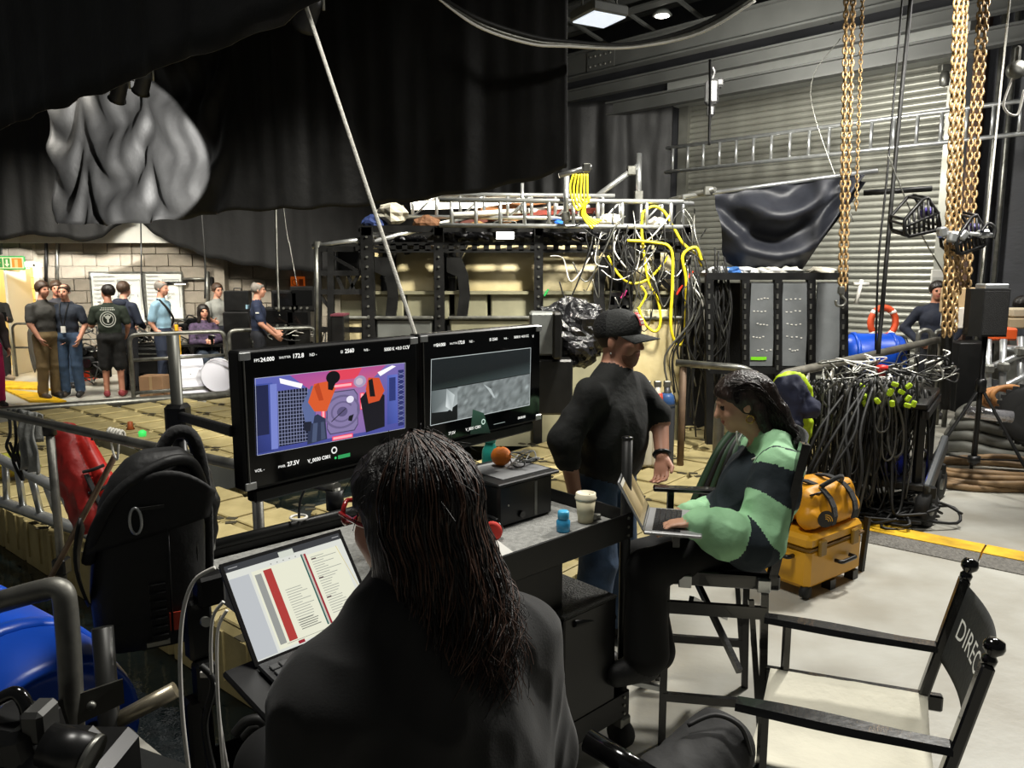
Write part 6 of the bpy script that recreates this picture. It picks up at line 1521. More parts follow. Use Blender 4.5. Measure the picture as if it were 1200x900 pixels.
MB().sheet(lambda u, v: BP(-.15 - .02*math.sin(v*3), .02 + .07*u, .08 - .22*v + .05*u), 6, 8).build('side_wing', bcl, bk).modifiers.new('t', 'SOLIDIFY').thickness = .008
po = thing('camera_pouch', 'small black pouch with side buckles hanging behind the backpack', 'pouch', D(230, 600, 2.3))
Body().rc(D(226, 562, 2.32), D(232, 590, 2.3), .055, .06, 'a', .03).rc(D(232, 620, 2.3), D(226, 650, 2.3), .055, .05, 'a', .03).build('pouch_body', {'a': bcl}, po, .009, .008, ('a',), wscale=14)
for py in (598, 632, 645): MB().box(D(222, py, 2.2), (.05, .02, .016), bev=.004).build('buckle', black_plastic, po)
for px in (214, 222): MB().box(D(px, 643, 2.2), (.008, .01, .022)).build('white_tip', white_plastic, po)
cu_ = thing('steel_cup', 'polished steel cup tucked behind the pouch', 'cup', D(241, 630, 2.35)); MB().lathe([(.026, -.06), (.03, .05), (.027, .05), (.024, -.05)], D(241, 622, 2.35), n=16).build('cup_wall', M('polished_steel', '#c8c8c4', .15, 1.), cu_); MB().lathe([(0, -.06), (.026, -.06), (.026, -.055)], D(241, 622, 2.35), n=16).build('cup_base', M('polished_steel'), cu_)
# ================================================================ VIDEO CART
A_ = Vector((.45, 2.93, 0)); uu = Vector((-.731, -.682, 0)); vv = Vector((-.682, .731, 0))
def K_(a, b, z): return A_ + uu*a + vv*b + Vector((0, 0, z))
rotk = Matrix((uu, vv, Vector((0, 0, 1)))).transposed()
cart = thing('video_cart', 'black steel video cart with shelves, posts and monitor pole', 'cart', K_(.7, .36, 0))
cst = M('cart_steel', '#191919', .4, .35, var=.2, scale=10)
for a, b, h0, h1 in ((0, 0, .1, 1.30), (1.4, 0, .1, 1.0), (0, .74, .1, 1.02), (1.4, .74, .1, 1.0)):
    po_ = MB().tube([K_(a, b, h0), K_(a, b, h1)], .021, 14).build('post', M('cart_post', '#2a2a29', .38, .5, var=.15), cart)
    MB().lathe([(.022, 0), (.0225, .008), (.012, .012), (0, .012)], K_(a, b, h1), n=14).build('end_cap', black_plastic, po_)
    cw_ = MB().lathe([(.0, -.025), (.055, -.025), (.06, -.015), (.06, .015), (.055, .025), (0, .025)], K_(a, b, .06), uu, 20).build('castor', rubber, cart); MB().box(K_(a, b, .12), (.06, .06, .05), rotk, bev=.008).build('castor_fork', galv, cw_)
for z, nm in ((.955, 'shelf_rail'), (.2, 'shelf_rail')):
    for (a0, b0, a1, b1) in ((-.02, -.02, 1.42, -.02), (-.02, .76, 1.42, .76), (-.02, -.02, -.02, .76), (1.42, -.02, 1.42, .76)):
        MB().bar(K_(a0, b0, z), K_(a1, b1, z), .008, .105, bev=.002).build(nm, cst, cart)
    bo = MB()
    for dz in (-.035, 0, .035): bo.cyl(K_(.015, -.03, z+dz), K_(.015, -.02, z+dz), .006, n=8).cyl(K_(-.03, .015, z+dz), K_(-.02, .015, z+dz), .006, n=8)
    bo.build('rivet', galv, cart)['kind'] = 'stuff'
MB().box(K_(.7, .37, .945), (1.42, .74, .02), rotk).build('top_shelf', M('grey_carpet', '#8e8e8a', .95, var=.2, scale=60, bump=.4, bscale=180), cart)
MB().box(K_(.7, .37, .19), (1.42, .74, .02), rotk).build('bottom_shelf', cst, cart)
MB().tube([K_(1.44, .76, 1.0), K_(.1, .76, 1.0)], .02, 12).build('rear_rail', M('cart_post'), cart)
pole = MB().tube([K_(1.42, .78, .9), K_(1.42, .78, 1.74)], .0195, 14).build('monitor_pole', M('pole_grey', '#55554f', .4, .6, var=.12), cart)
MB().tube([K_(1.42, .78, .88), K_(1.42, .78, 1.42)], .024, 14).build('pole_sleeve', black_plastic, cart)
MB().box(K_(.55, .2, .62), (.5, .3, .5), rotk, bev=.01).build('drawer_unit', M('drawer_black', '#1d1d1d', .5), cart)
# ---- monitors
bez = M('monitor_case', '#0c0c0c', .35, var=.1); scr = M('screen_glass', '#050607', .07, spec=.6)
def monitor(label, a, b, zc0, zc1):
    z0 = 1.53; hgt = .40
    p, q = D(a, 450, zc0), D(b, 450, zc1); p.z = q.z = z0
    w_ = (q-p).length; ux = (q-p).normalized(); n = Vector((ux.y, -ux.x, 0)); uz = Vector((0, 0, 1))
    t = thing('monitor', label, 'monitor', (p+q)/2 - Vector((0, 0, .22)), None)
    rot = Matrix((ux, n, uz)).transposed(); c = (p+q)/2
    MB().box(c - n*.03, (w_, .058, hgt), rot, bev=.006).build('casing', bez, t)
    MB().box(c + n*.0005, (w_-.02, .003, hgt-.02), rot).build('glass_front', scr, t)
    for sx in (-1, 1):
        for sz in (-1, 1): MB().box(c + ux*(sx*(w_/2-.017)) + uz*(sz*(hgt/2-.015)) + n*.002, (.036, .006, .022), rot, bev=.002).build('corner_bracket', alu, t)
    MB().bar(c + ux*(-w_/2+.014) - uz*hgt*.46 + n*.002, c + ux*(-w_/2+.014) + uz*hgt*.46 + n*.002, .004, .003).build('edge_trim', galv, t)
    MB().box(c - n*.08, (.2, .06, .2), rot, bev=.01).build('rear_housing', black_plastic, t)
    MB().box(c - uz*(hgt/2+.022) - n*.03, (w_*.9, .045, .04), rot, bev=.006).build('lower_frame', black_metal, t)
    o = p - uz*hgt/2 + n*.0026
    def mp(px, py):
        r = V(px, py, p + n*.0026, n); return (r-p).dot(ux), r.z - (z0-hgt/2)
    d = Draw(o, ux, uz, n)
    return t, d, mp, o, ux, uz, n, w_, hgt
t1, d1, mp1, o1, ux1, uz1, n1, w1, h1 = monitor('monitor showing a film shot of two figures in orange vests by a round hatch', 281, 489.8, 2.12, 2.64)
def Z1(zx, zy): return mp1(260 + zx*.2554, 370 + zy*.2556)
def Pz(d, P, c): d.poly([Z1(*p) for p in P], c)
L1_, R1_ = mp1(298.3, 443.4), mp1(474, 425); LB_, RB_ = mp1(300.9, 533.6), mp1(474, 501.5)
d1.poly([LB_, RB_, R1_, L1_], ['#3a4690', '#4a4f9c', '#7a6ab0', '#5a64b4'])
def q1(u, v):
    b = (LB_[0]*(1-u)+RB_[0]*u, LB_[1]*(1-u)+RB_[1]*u); t = (L1_[0]*(1-u)+R1_[0]*u, L1_[1]*(1-u)+R1_[1]*u); return (b[0]*(1-v)+t[0]*v, b[1]*(1-v)+t[1]*v)
def Q(P, c): d1.poly([q1(*p) for p in P], c)
def QR(u0, v0, u1, v1, c): Q([(u0, v0), (u1, v0), (u1, v1), (u0, v1)], c)
Q([(.2, 1), (.86, 1), (.7, .72), (.36, .7)], ['#a4509c', '#b2508e', '#d0607e', '#c4568a'])
Q([(.45, 1), (.68, 1), (.64, .85), (.48, .85)], '#e0445a')
QR(.36, .05, .72, .72, ['#7a6ab0', '#8468a8', '#a070a8', '#a86aa0'])
QR(0, .02, .1, .92, ['#26306a', '#303c80', '#4a58a8', '#3c4a94']); QR(.085, .04, .125, .9, '#7884cc'); QR(.0, .25, .075, .9, '#1e2448')
QR(.13, .06, .31, .80, '#171c30')
for i in range(11): d1.line(*q1(.13 + i*.018, .07), *q1(.13 + i*.018, .8), .0016, '#8d94b8')
for i in range(15): d1.line(*q1(.13, .09 + i*.048), *q1(.31, .07 + i*.048), .0016, '#8d94b8')
Q([(.14, .97), (.28, .86), (.27, .80), (.145, .90)], '#fdfcff'); Q([(.79, .90), (.9, .98), (.93, .96), (.81, .84)], '#fdfcff')
hx = [(.43, .18), (.45, .1), (.62, .1), (.645, .18), (.645, .62), (.62, .70), (.45, .70), (.43, .62)]
Q(hx, '#4c4666'); Q([(.5375+(x-.5375)*.95, .4+(y-.4)*.95) for x, y in hx], ['#8478a4']*8)
def ringq(cu, cv, r, wd, c, a0=0, a1=360, k=26):
    for i in range(k):
        ta, tb = R(a0+(a1-a0)*i/k), R(a0+(a1-a0)*(i+1)/k)
        Q([(cu+rr*.52*math.cos(t), cv+rr*math.sin(t)) for rr, t in ((r, ta), (r, tb), (r-wd, tb), (r-wd, ta))], c); d1.k -= 1
    d1.k += 1
ringq(.535, .4, .24, .03, '#6a6088'); ringq(.535, .4, .15, .025, '#6a6088', 30, 330); ringq(.535, .4, .07, .07, '#5a5278')
d1.line(*q1(.46, .28), *q1(.56, .44), .003, '#2a2638'); Q([(.58, .32), (.615, .34), (.60, .24), (.575, .26)], '#12121a'); ringq(.59, .56, .05, .05, '#e8e4f4')
for u0, v0, u1, v1 in ((.47, .755, .60, .79), (.40, .36, .415, .55), (.665, .40, .685, .62), (.47, .02, .60, .055)): QR(u0-.006, v0-.012, u1+.006, v1+.012, '#ff3a58'); QR(u0, v0, u1, v1, '#ffb0b8')
Q([(.30, .02), (.43, .05), (.42, .34), (.37, .42), (.31, .36)], '#2c344e'); Q([(.33, .04), (.36, .04), (.37, .3), (.34, .3)], '#4a5674'); Q([(.39, .05), (.42, .06), (.41, .3), (.39, .3)], '#46506c')
Q([(.27, .56), (.33, .82), (.38, .8), (.36, .52), (.34, .30), (.29, .34)], '#5c6a98'); Q([(.31, .6), (.35, .84), (.45, .86), (.49, .74), (.43, .44), (.35, .46)], '#d85a2c'); Q([(.35, .8), (.38, .85), (.41, .6), (.38, .6)], '#b84420')
ringq(.475, .90, .09, .09, '#0b0b10'); Q([(.44, .86), (.5, .86), (.47, .72), (.44, .74)], '#0b0b10'); Q([(.28, .34), (.33, .33), (.32, .2), (.28, .22)], '#1c2030')
Q([(.66, .55), (.74, .72), (.84, .55), (.84, .08), (.7, .04), (.68, .3)], '#14131c'); Q([(.70, .68), (.72, .84), (.80, .82), (.84, .62), (.80, .48), (.72, .46)], '#cf4f28'); ringq(.66, .80, .085, .085, '#a498b8'); ringq(.655, .80, .05, .05, '#c8b8c8'); Q([(.72, .8), (.75, .82), (.77, .55), (.73, .56)], '#101016')
QR(.86, .1, .94, .84, ['#3a4690', '#4656a8', '#6474c8', '#5464b8'])
QR(.875, .45, .925, .8, '#2c3674'); QR(.945, .05, .99, .9, '#2a3068')
for i in range(10): d1.line(*q1(.945, .1 + i*.08), *q1(.99, .14 + i*.08), .0016, '#8890c0'); d1.line(*q1(.99, .1 + i*.08), *q1(.945, .14 + i*.08), .0016, '#8890c0')
for a, b in ((L1_, R1_), (LB_, RB_), (L1_, LB_), (R1_, RB_)): d1.line(*a, *b, .0012, '#b8bccc')
d1.build('screen_picture', vcol_emit('screen_emit', .72), t1)
osd = M('osd_white', '#e8e8e4', .4, emit=.8)
def label_on(t, mpf, o, ux, uz, n, s, px, py, h_, bold=.0):
    x, y = mpf(px, py); text(s, h_*1.38, o + ux*x + uz*y + n*.001, ux, uz, osd, t, 'screen_text', bold)
for s, px, py, h_, b in (('FPS', 297.5, 424.5, .009, 0), ('24.000', 305, 424, .012, .02), ('SHUTTER', 327, 420.5, .0066, 0), ('172.8', 342.5, 419.8, .013, .02), ('ND -', 362.5, 417.5, .009, 0), ('EI', 399, 414, .009, 0), ('2560', 404, 413.8, .013, .02), ('WB -', 426, 411.8, .008, 0), ('5000 K +0.0 CC', 450, 411.5, .011, .01), ('V', 484-7, 409, .013, .02),
                         ('VOL -', 298.5, 554, .009, 0), ('PWR', 326, 549, .008, 0), ('27.5V', 336.5, 546.5, .013, .02), ('V_0030 C001', 360.5, 542.5, .011, .02)):
    label_on(t1, mp1, o1, ux1, uz1, n1, s, px, py, h_, b)
cx_, cy_ = mp1(391.5, 527.5); dd = Draw(o1 + n1*.001, ux1, uz1, n1); dd.ring(cx_, cy_, .011, .004, '#f2f2ee', 20); dd.disc(*mp1(393, 536.5), .004, '#3fd070', 12); dd.rect(*mp1(396, 538), *mp1(410, 530.5), '#2f9a58'); dd.build('screen_icons', vcol_emit('screen_emit'), t1)
t2, d2_, mp2, o2, ux2, uz2, n2, w2_, h2_ = monitor('monitor with a grey misty picture framed by a white line', 493, 633.5, 2.68, 3.2)
def Z2(zx, zy): return mp2(440 + zx*.2111, 370 + zy*.2111)
Fq = [(305, 610), (855, 495), (862, 178), (310, 243)]
d2_.poly([Z2(*p) for p in Fq], ['#0a0c0e', '#0a0c0e', '#1c2224', '#1a2022'])
d2_.poly([Z2(*p) for p in ((312, 415), (862, 318), (862, 250), (311, 380))], ['#27302f', '#3a4546', '#1a2022', '#12181a'])
random.seed(5)
nx_, ny_ = 26, 10
def gz(u, v): return (455 + (856-455)*u, (395-72*u)*(1-v) + (578-84*u)*v)
for i in range(nx_):
    for j in range(ny_):
        gcol = []
        for (a, b) in ((i, j+1), (i+1, j+1), (i+1, j), (i, j)):
            k = .33 + .13*noise.noise(Vector((a*.55, b*.6, 3))) + .09*noise.noise(Vector((a*1.7, b*1.7, 9))); c = int(255*max(.1, min(1, k*1.5))); gcol.append('#%02x%02x%02x' % (int(c*.95), c, c))
        d2_.poly([Z2(*gz(a/nx_, b/ny_)) for a, b in ((i, j+1), (i+1, j+1), (i+1, j), (i, j))], gcol); d2_.k -= 1
d2_.k += 1
d2_.poly([Z2(*p) for p in ((312, 418), (455, 398), (455, 490), (400, 530), (312, 540))], ['#5c6566', '#8a9292', '#a4acac', '#b0b8b8', '#5a6263'])
d2_.poly([Z2(*p) for p in ((395, 405), (440, 440), (425, 530), (390, 505))], ['#99a1a2', '#c8d0d0', '#b8c0c0', '#dfe6e6'])
d2_.poly([Z2(*p) for p in ((600, 380), (640, 405), (665, 455), (655, 455), (625, 410))], '#b4bcbc')
for a, b in ((0, 1), (1, 2), (2, 3), (3, 0)): d2_.line(*Z2(*Fq[a]), *Z2(*Fq[b]), .0022, '#c4cccc')
d2_.poly([Z2(*p) for p in ((540, 520), (600, 540), (638, 650), (525, 660))], ['#2c4a3c', '#2a4638', '#14241c', '#14241c'])  # green reflection on the glass, painted into the screen picture
d2_.build('screen_picture', vcol_emit('screen_emit'), t2)
for s, zx, zy, h_, b in (('FPS', 322, 172, .009, 0), ('24.000', 338, 172, .012, .02), ('SHUTTER', 412, 160, .0066, 0), ('172.8', 455, 158, .012, .02), ('ND -', 520, 150, .009, 0), ('EI 2560', 632, 140, .011, .01), ('WB -', 712, 132, .008, 0), ('5000 K +0.0 CC', 768, 126, .010, .01), ('V', 870, 122, .011, .02),
                      ('27.5V', 405, 662, .011, .01), ('V_0031 C001', 500, 640, .011, .01), ('00:00:00', 790, 575, .010, .01)):
    x, y = Z2(zx, zy); text(s, h_*1.38, o2 + ux2*x + uz2*y + n2*.001, ux2, uz2, osd, t2, 'screen_text', b)
dd = Draw(o2 + n2*.001, ux2, uz2, n2); x, y = Z2(598, 588); dd.ring(x, y, .011, .004, '#cfe8da', 18); dd.rect(*Z2(655, 605), *Z2(718, 588), '#9aa4a0'); dd.build('screen_icons', vcol_emit('screen_emit'), t2)
# monitor arm from pole
ma = thing('monitor_mount', 'black mount bar joining the pole to the film shot monitor', 'bracket', K_(1.42, .78, 1.45))
pa = K_(1.42, .78, 1.47); pb = o1 + uz1*.12 - n1*.05
MB().bar(pa, pb + uz1*.05, .02, .03, bev=.004).build('arm', black_metal, ma); MB().box(pa - Vector((0, 0, .02)), (.07, .07, .12), bev=.012).build('pole_clamp', black_plastic, ma); MB().bar(o1 + ux1*.1 - n1*.09 + uz1*.2, o2 + ux2*.5 - n2*.09 + uz2*.2, .03, .06).build('cross_beam', black_metal, ma)
q = o1 + ux1*.62 - n1*.1; MB().tube([Vector((q.x, q.y, .95)), Vector((q.x, q.y, 1.6))], .02, 10).build('support_post', black_metal, ma)
# ---- things on the cart
ZT = .957
def T_(px, py): return G(px, py, ZT)
bx1 = thing('black_box_unit', 'black desktop box unit with a grey lid on the cart', 'box', T_(620, 610)); bo_ = K_(.26, .43, ZT+.085)
MB().box(bo_, (.30, .27, .17), rotk, bev=.01).build('casing', black_plastic, bx1); MB().box(bo_ + Vector((0, 0, .092)), (.34, .31, .014), rotk, bev=.004).build('lid', M('lid_black', '#1d1d1d', .5), bx1); MB().box(bo_ + Vector((0, 0, .1)) + uu*-.02, (.26, .23, .004), rotk).build('lid_pad', M('pad_grey', '#8a8b8c', .9, var=.1), bx1)
MB().cyl(bo_ - vv*.136 + uu*.03 + Vector((0, 0, -.05)), bo_ - vv*.145 + uu*.03 + Vector((0, 0, -.05)), .014).build('socket', black_gloss, bx1); MB().ball(bo_ - vv*.136 + uu*.1 + Vector((0, 0, .0)), .004, 8).build('led', white_plastic, bx1); MB().bar(bo_ - vv*.137 - uu*.05 + Vector((0, 0, -.07)), bo_ - vv*.137 - uu*.05 + Vector((0, 0, .07)), .006, .01).build('trim', galv, bx1)
og = bo_ + Vector((0, 0, .103)) ; ogp = og - uu*.03 + vv*.05
orr = thing('orange', 'orange fruit resting on the black box unit', 'fruit', ogp); MB().ball(ogp + Vector((0, 0, .04)), (.043, .043, .04), 24).build('peel', M('orange_peel', '#d9761c', .5, var=.06, bump=.3, bscale=220), orr); MB().lathe([(0, .002), (.006, .002), (.004, .006), (0, .006)], ogp + Vector((0, 0, .078)), n=8).build('stem_scar', M('stem_green', '#5a5a24', .7), orr)
ec = bo_ + Vector((0, 0, .11)) - uu*.10 + vv*.0
ep_ = thing('earphones', 'tangled white and grey earphones beside the orange', 'earphones', ec); random.seed(9); mb = MB()
mb.tube(crom([ec + Vector((random.uniform(-.06, .07), random.uniform(-.06, .06), random.uniform(0, .07))) for _ in range(14)], 8), .0028, 6); mb.build('lead', M('lead_grey', '#aeb0ae', .5), ep_)
MB().tube(crom([ec + Vector((random.uniform(-.06, .07), random.uniform(-.06, .06), random.uniform(0, .05))) for _ in range(10)], 8), .003, 6).build('lead', dark_rubber_cable, ep_)
for k in (0, 1): MB().lathe([(.0, 0), (.008, .003), (.009, .012), (.005, .03), (.004, .035)], ec + uu*(.06 - .13*k) + Vector((0, 0, .003)), (.6, -.5, .3), 10).build('earbud', white_plastic, ep_)
bt1 = thing('water_bottle', 'teal metal water bottle standing behind the black box unit', 'bottle', K_(.15, .64, ZT)); MB().lathe([(.0, 0), (.036, 0), (.037, .01), (.037, .19), (.034, .215), (.024, .235), (.022, .25)], K_(.15, .64, ZT), n=24).build('bottle_body', M('teal_enamel', '#2fa596', .35, .1, var=.05), bt1); MB().lathe([(.024, .25), (.026, .252), (.026, .285), (.023, .29), (0, .29)], K_(.15, .64, ZT), n=20).build('screw_cap', M('teal_cap', '#4cc0b0', .4), bt1)
pcp = T_(686, 611); cf = thing('coffee_cup', 'cream takeaway coffee cup with a lid on the cart', 'cup', pcp); MB().lathe([(0, 0), (.03, 0), (.04, .095)], pcp, n=24).build('paper_cup', M('cream_paper', '#d8cfae', .7), cf); MB().lathe([(.043, .093), (.044, .1), (.041, .104), (.040, .118), (.034, .12), (.033, .115), (0, .115)], pcp, n=24).build('cup_lid', M('cream_lid', '#e6dfc4', .45), cf); MB().ball(pcp + Vector((.012, -.028, .119)), .003, 6).build('sip_hole', M('hole_dark', '#4a4436', .8), cf)
bbp = T_(660, 622); bb = thing('blue_bottle', 'small bottle with a light blue cap at the cart edge', 'bottle', bbp); MB().lathe([(0, 0), (.026, 0), (.027, .02), (.027, .04), (.02, .048), (.019, .052)], bbp, n=20).build('bottle_neck', M('blue_clear', '#3f9ccc', .25), bb); MB().lathe([(.021, .05), (.022, .052), (.022, .076), (.019, .08), (0, .08)], bbp, n=20).build('cap', M('light_blue_cap', '#4fb4e0', .35), bb)
cbp = T_(548, 615); cb = thing('clear_bottle', 'clear plastic bottle with blue liquid beside the cart cables', 'bottle', cbp); MB().lathe([(0, 0), (.028, 0), (.03, .01), (.03, .1), (.026, .13), (.012, .16), (.012, .175)], cbp, n=20).build('bottle_wall', M('clear_blue', '#7aa8c0', .1, trans=.7), cb); MB().lathe([(.014, .17), (.015, .195), (0, .195)], cbp, n=16).build('cap', white_plastic, cb); MB().lathe([(0, .005), (.026, .005), (.026, .09), (0, .09)], cbp, n=16).build('liquid', M('blue_liquid', '#6a9cc0', .2), cb)
hp_ = T_(583, 632); hd = thing('headphones', 'black headphones with red ear pads on the cart', 'headphones', hp_)
hd_ax = (uu*.7 - vv*.5).normalized()
for k, m_ in ((.0, 1), (-.075, 0)):
    o = hp_ + uu*k*-1 + Vector((0, 0, .035)) + vv*.02; e1 = MB().lathe([(0, -.018), (.03, -.018), (.036, -.005), (.036, .012), (.03, .018), (0, .018)], o, hd_ax, 20).build('ear_cup', black_gloss, hd)
    MB().lathe([(.02, .016), (.036, .016), (.038, .024), (.03, .034), (.016, .03)], o, hd_ax, 20).build('ear_pad', M('red_pad', '#c8382e', .7), hd)
MB().tube(crom([hp_ + uu*.0 + Vector((0, 0, .07)), hp_ + uu*-.02 + vv*.09 + Vector((0, 0, .06)), hp_ + uu*.09 + vv*.12 + Vector((0, 0, .05)), hp_ + uu*.1 + vv*.02 + Vector((0, 0, .06))], 8), .009, 8).build('headband', black_plastic, hd)
MB().cyl(hp_ + uu*.02 + vv*.09 + Vector((0, 0, .03)), hp_ + uu*.09 + vv*.05 + Vector((0, 0, .03)), .025, n=16).build('folded_cup', black_plastic, hd)
# spray cans / pens cluster behind woman's head
random.seed(4)
pk = thing('tool_pot', 'pot of silver pens and clips standing under the misty monitor', 'pen pot', T_(548, 600)); pp = K_(.52, .5, ZT)
MB().lathe([(0, 0), (.04, 0), (.04, .09), (.036, .09), (.036, .01)], pp, n=18).build('pot', M('pot_clear', '#b8bcbc', .2, trans=.5), pk)
for k in range(9):
    a = random.uniform(0, 6.3); r_ = random.uniform(.005, .025); e = Vector((math.cos(a), math.sin(a), 0)); MB().tube([pp + e*r_*.5 + Vector((0, 0, .02)), pp + e*(r_+.025) + Vector((0, 0, random.uniform(.17, .25)))], random.choice((.004, .006, .01)), 8).build('pen', random.choice((alu, galv, white_plastic)), pk)
sp_c = thing('spray_can', 'silver spray can standing beside the pen pot', 'can', K_(.58, .42, ZT)); q = K_(.62, .5, ZT); MB().lathe([(0, 0), (.026, 0), (.026, .2), (.02, .22), (.01, .225)], q, n=18).build('can_body', alu, sp_c); MB().lathe([(.01, .222), (.012, .25), (0, .25)], q, n=12).build('nozzle', white_plastic, sp_c)
for i, (P, r_) in enumerate((([(500, 622), (520, 610), (560, 600), (590, 592)], .006), ([(555, 640), (575, 628), (560, 615), (545, 606)], .005), ([(700, 590), (715, 596), (725, 600), (735, 598)], .005))):
    cable('cart_cable', ['black cable lying along the cart top', 'thin black cable near the headphones', 'thin black cable near the coffee cup'][i], [T_(*p) + Vector((0, 0, .008)) for p in P], r_, dark_rubber_cable)
pp_ = thing('paper_sheets', 'loose white paper sheets under the clear bottle', 'paper', T_(560, 625)); MB().box(K_(.62, .18, ZT+.003), (.21, .28, .004), rotk @ Matrix.Rotation(.3, 3, 'Z')).build('sheet', M('paper', '#c9c8c2', .8), pp_); MB().box(K_(.5, .58, ZT+.003), (.2, .12, .004), rotk).build('sheet', M('paper'), pp_)
t = thing('clip_tools', 'small steel clips on the cart corner by the post', 'clips', T_(722, 592)); 
for k in range(3): MB().box(K_(.09 - k*.025, .12, ZT+.012), (.04, .02, .02), rotk @ Matrix.Rotation(.4*k, 3, 'Z'), bev=.003).build('clip', galv, t)
# computer tower below
pc = thing('computer_tower', 'black computer tower with a perforated silver edge on the lower shelf', 'computer', K_(.22, .2, .2)); pcc = K_(.22, .18, .45)
MB().box(pcc, (.3, .4, .46), rotk, bev=.006).build('case', black_plastic, pc); MB().box(pcc - uu*.152 + vv*.0, (.012, .05, .46), rotk).build('silver_edge', M('perforated_alu', '#a8a8a2', .4, .6, bump=.8, bscale=140), pc)
MB().box(pcc - vv*.0 + Vector((0, 0, .232)), (.3, .4, .01), rotk).build('vent_top', M('perforated_dark', '#4a4a48', .5, .4, bump=.8, bscale=120), pc); MB().box(pcc - uu*.158 + Vector((0, 0, .05)), (.006, .02, .05), rotk).build('port', black_gloss, pc); MB().tube([pcc + uu*.1 - vv*.2 + Vector((0, 0, .2)), pcc - uu*.17 - vv*.17 + Vector((0, 0, .13))], .014, 10).build('cable_bar', black_plastic, pc)
lb_ = thing('leather_bag', 'shiny black bag hanging under the cart top', 'bag', K_(.12, .62, .6)); Body().rc(K_(.12, .62, .72), K_(.15, .6, .4), .08, .12, 'a', .04).rc(K_(.28, .62, .72), K_(.25, .6, .42), .07, .1, 'a', .04).build('bag_body', {'a': M('shiny_black_leather', '#121212', .25, bump=.4, bscale=18)}, lb_, .013, .02, ('a',), wscale=10); MB().tube(crom([K_(.1, .6, .75), K_(.14, .6, .88), K_(.22, .6, .88), K_(.28, .6, .75)], 6), .008, 6).build('strap', black_cloth, lb_)
# ---- tablet on tray
TL, BL, TR = D(256, 662, 1.5), D(294, 784, 1.43), D(389, 623, 1.68)
tux = (TR-TL); wt = tux.length; tux.normalize(); tuy = (TL-BL); tuy = (tuy - tux*tuy.dot(tux)); ht_ = tuy.length; tuy.normalize(); tn = tux.cross(tuy); wt *= 1.08
tb0 = TL - tuy*ht_
tab = thing('tablet', 'tablet with a script page on screen, propped on a keyboard', 'tablet', tb0)
rtb = Matrix((tux, tuy, tn)).transposed(); tc_ = tb0 + tux*wt/2 + tuy*ht_/2
MB().box(tc_ - tn*.004, (wt, ht_, .008), rtb, bev=.003).build('body', M('tablet_dark', '#222324', .4, .4), tab)
d = Draw(tb0 + tn*.0004, tux*wt, tuy*ht_, tn)
d.rect(.0, .0, 1, 1, '#050506'); d.rect(.028, .035, .972, .965, '#e2e4dc'); d.rect(.028, .90, .972, .965, '#3a3c40')
d.rect(.44, .885, .56, .95, '#d8dcd0'); d.rect(.05, .93, .12, .938, '#a8a8a8'); d.rect(.9, .93, .96, .938, '#a8a8a8')
for i in range(6): d.disc(.36+i*.05, .86, .006, '#8a8c88', 8)
d.rect(.028, .045, .18, .83, '#c2c6ca'); d.rect(.2, .06, .92, .84, '#eeeed8'); d.rect(.215, .1, .265, .8, '#9a9c98'); d.rect(.285, .1, .35, .82, '#b23a36')
d.rect(.60, .12, .612, .86, '#1f5e58'); d.rect(.612, .12, .626, .86, '#c8c4b8'); d.rect(.626, .12, .642, .86, '#9a2230')
random.seed(8)
for i in range(24):
    y = .8 - i*.026
    if y < .14: break
    if i > 8: d.rect(.39, y, .39 + random.uniform(.08, .18), y+.007, '#a8aaa0')
    d.rect(.67, y, .67 + random.uniform(.08, .22), y+.007, '#a8aaa0')
    if i % 8 == 1: d.rect(.67, y+.004, .71, y+.016, '#4a3038')
for i in range(5): d.rect(.40, .16+i*.022, .40 + random.uniform(.1, .16), .168+i*.022, '#7a7c74')
d.rect(.26, .085, .6, .088, '#3a3c3a'); d.rect(.34, .045, .39, .075, '#9a2230'); d.line(.90, .84, .96, .3, .004, '#d8c46a')
d.build('screen_picture', vcol_emit('tablet_emit', .66), tab)
kf = (Vector((tn.x, tn.y, 0)).normalized()*.98 + Vector((0, 0, -.12))).normalized(); kb0 = tb0 + tn*.004
rkb = Matrix((tux, kf, tux.cross(kf))).transposed(); kc_ = kb0 + tux*wt/2 + kf*.095
MB().box(kc_, (wt, .19, .008), rkb, bev=.003).build('keyboard_deck', M('tablet_dark'), tab)
kn = tux.cross(kf); kn = kn if kn.z > 0 else -kn
for j in range(5):
    for i in range(13):
        MB_k = MB().box(kb0 + tux*(.012 + (i+.5)*(wt-.024)/13) + kf*(.03 + j*.019) + kn*.006, ((wt-.024)/13*.86, .016, .004), rkb, bev=.0012)
        if i == 0 and j == 0: key0 = MB_k.build('key', M('key_grey', '#3a3b3c', .6), tab); kbase = kb0 + tux*(.012 + .5*(wt-.024)/13) + kf*.03
        else:
            o = bpy.data.objects.new('key', key0.data); COL.objects.link(o); o.parent = tab; o.location = tux*(i*(wt-.024)/13) + kf*(j*.019)
tr_ = thing('laptop_tray', 'black tray on a bracket under the tablet keyboard', 'tray', kc_ - Vector((0, 0, .05)))
MB().box(kc_ - kn*.014 + tux*.02, (wt+.14, .26, .014), rkb, bev=.004).build('tray_plate', cst, tr_)
MB().bar(kc_ - kn*.02 + tux*.05, K_(1.4, .0, 1.0), .05, .03).build('tray_arm', black_metal, tr_)
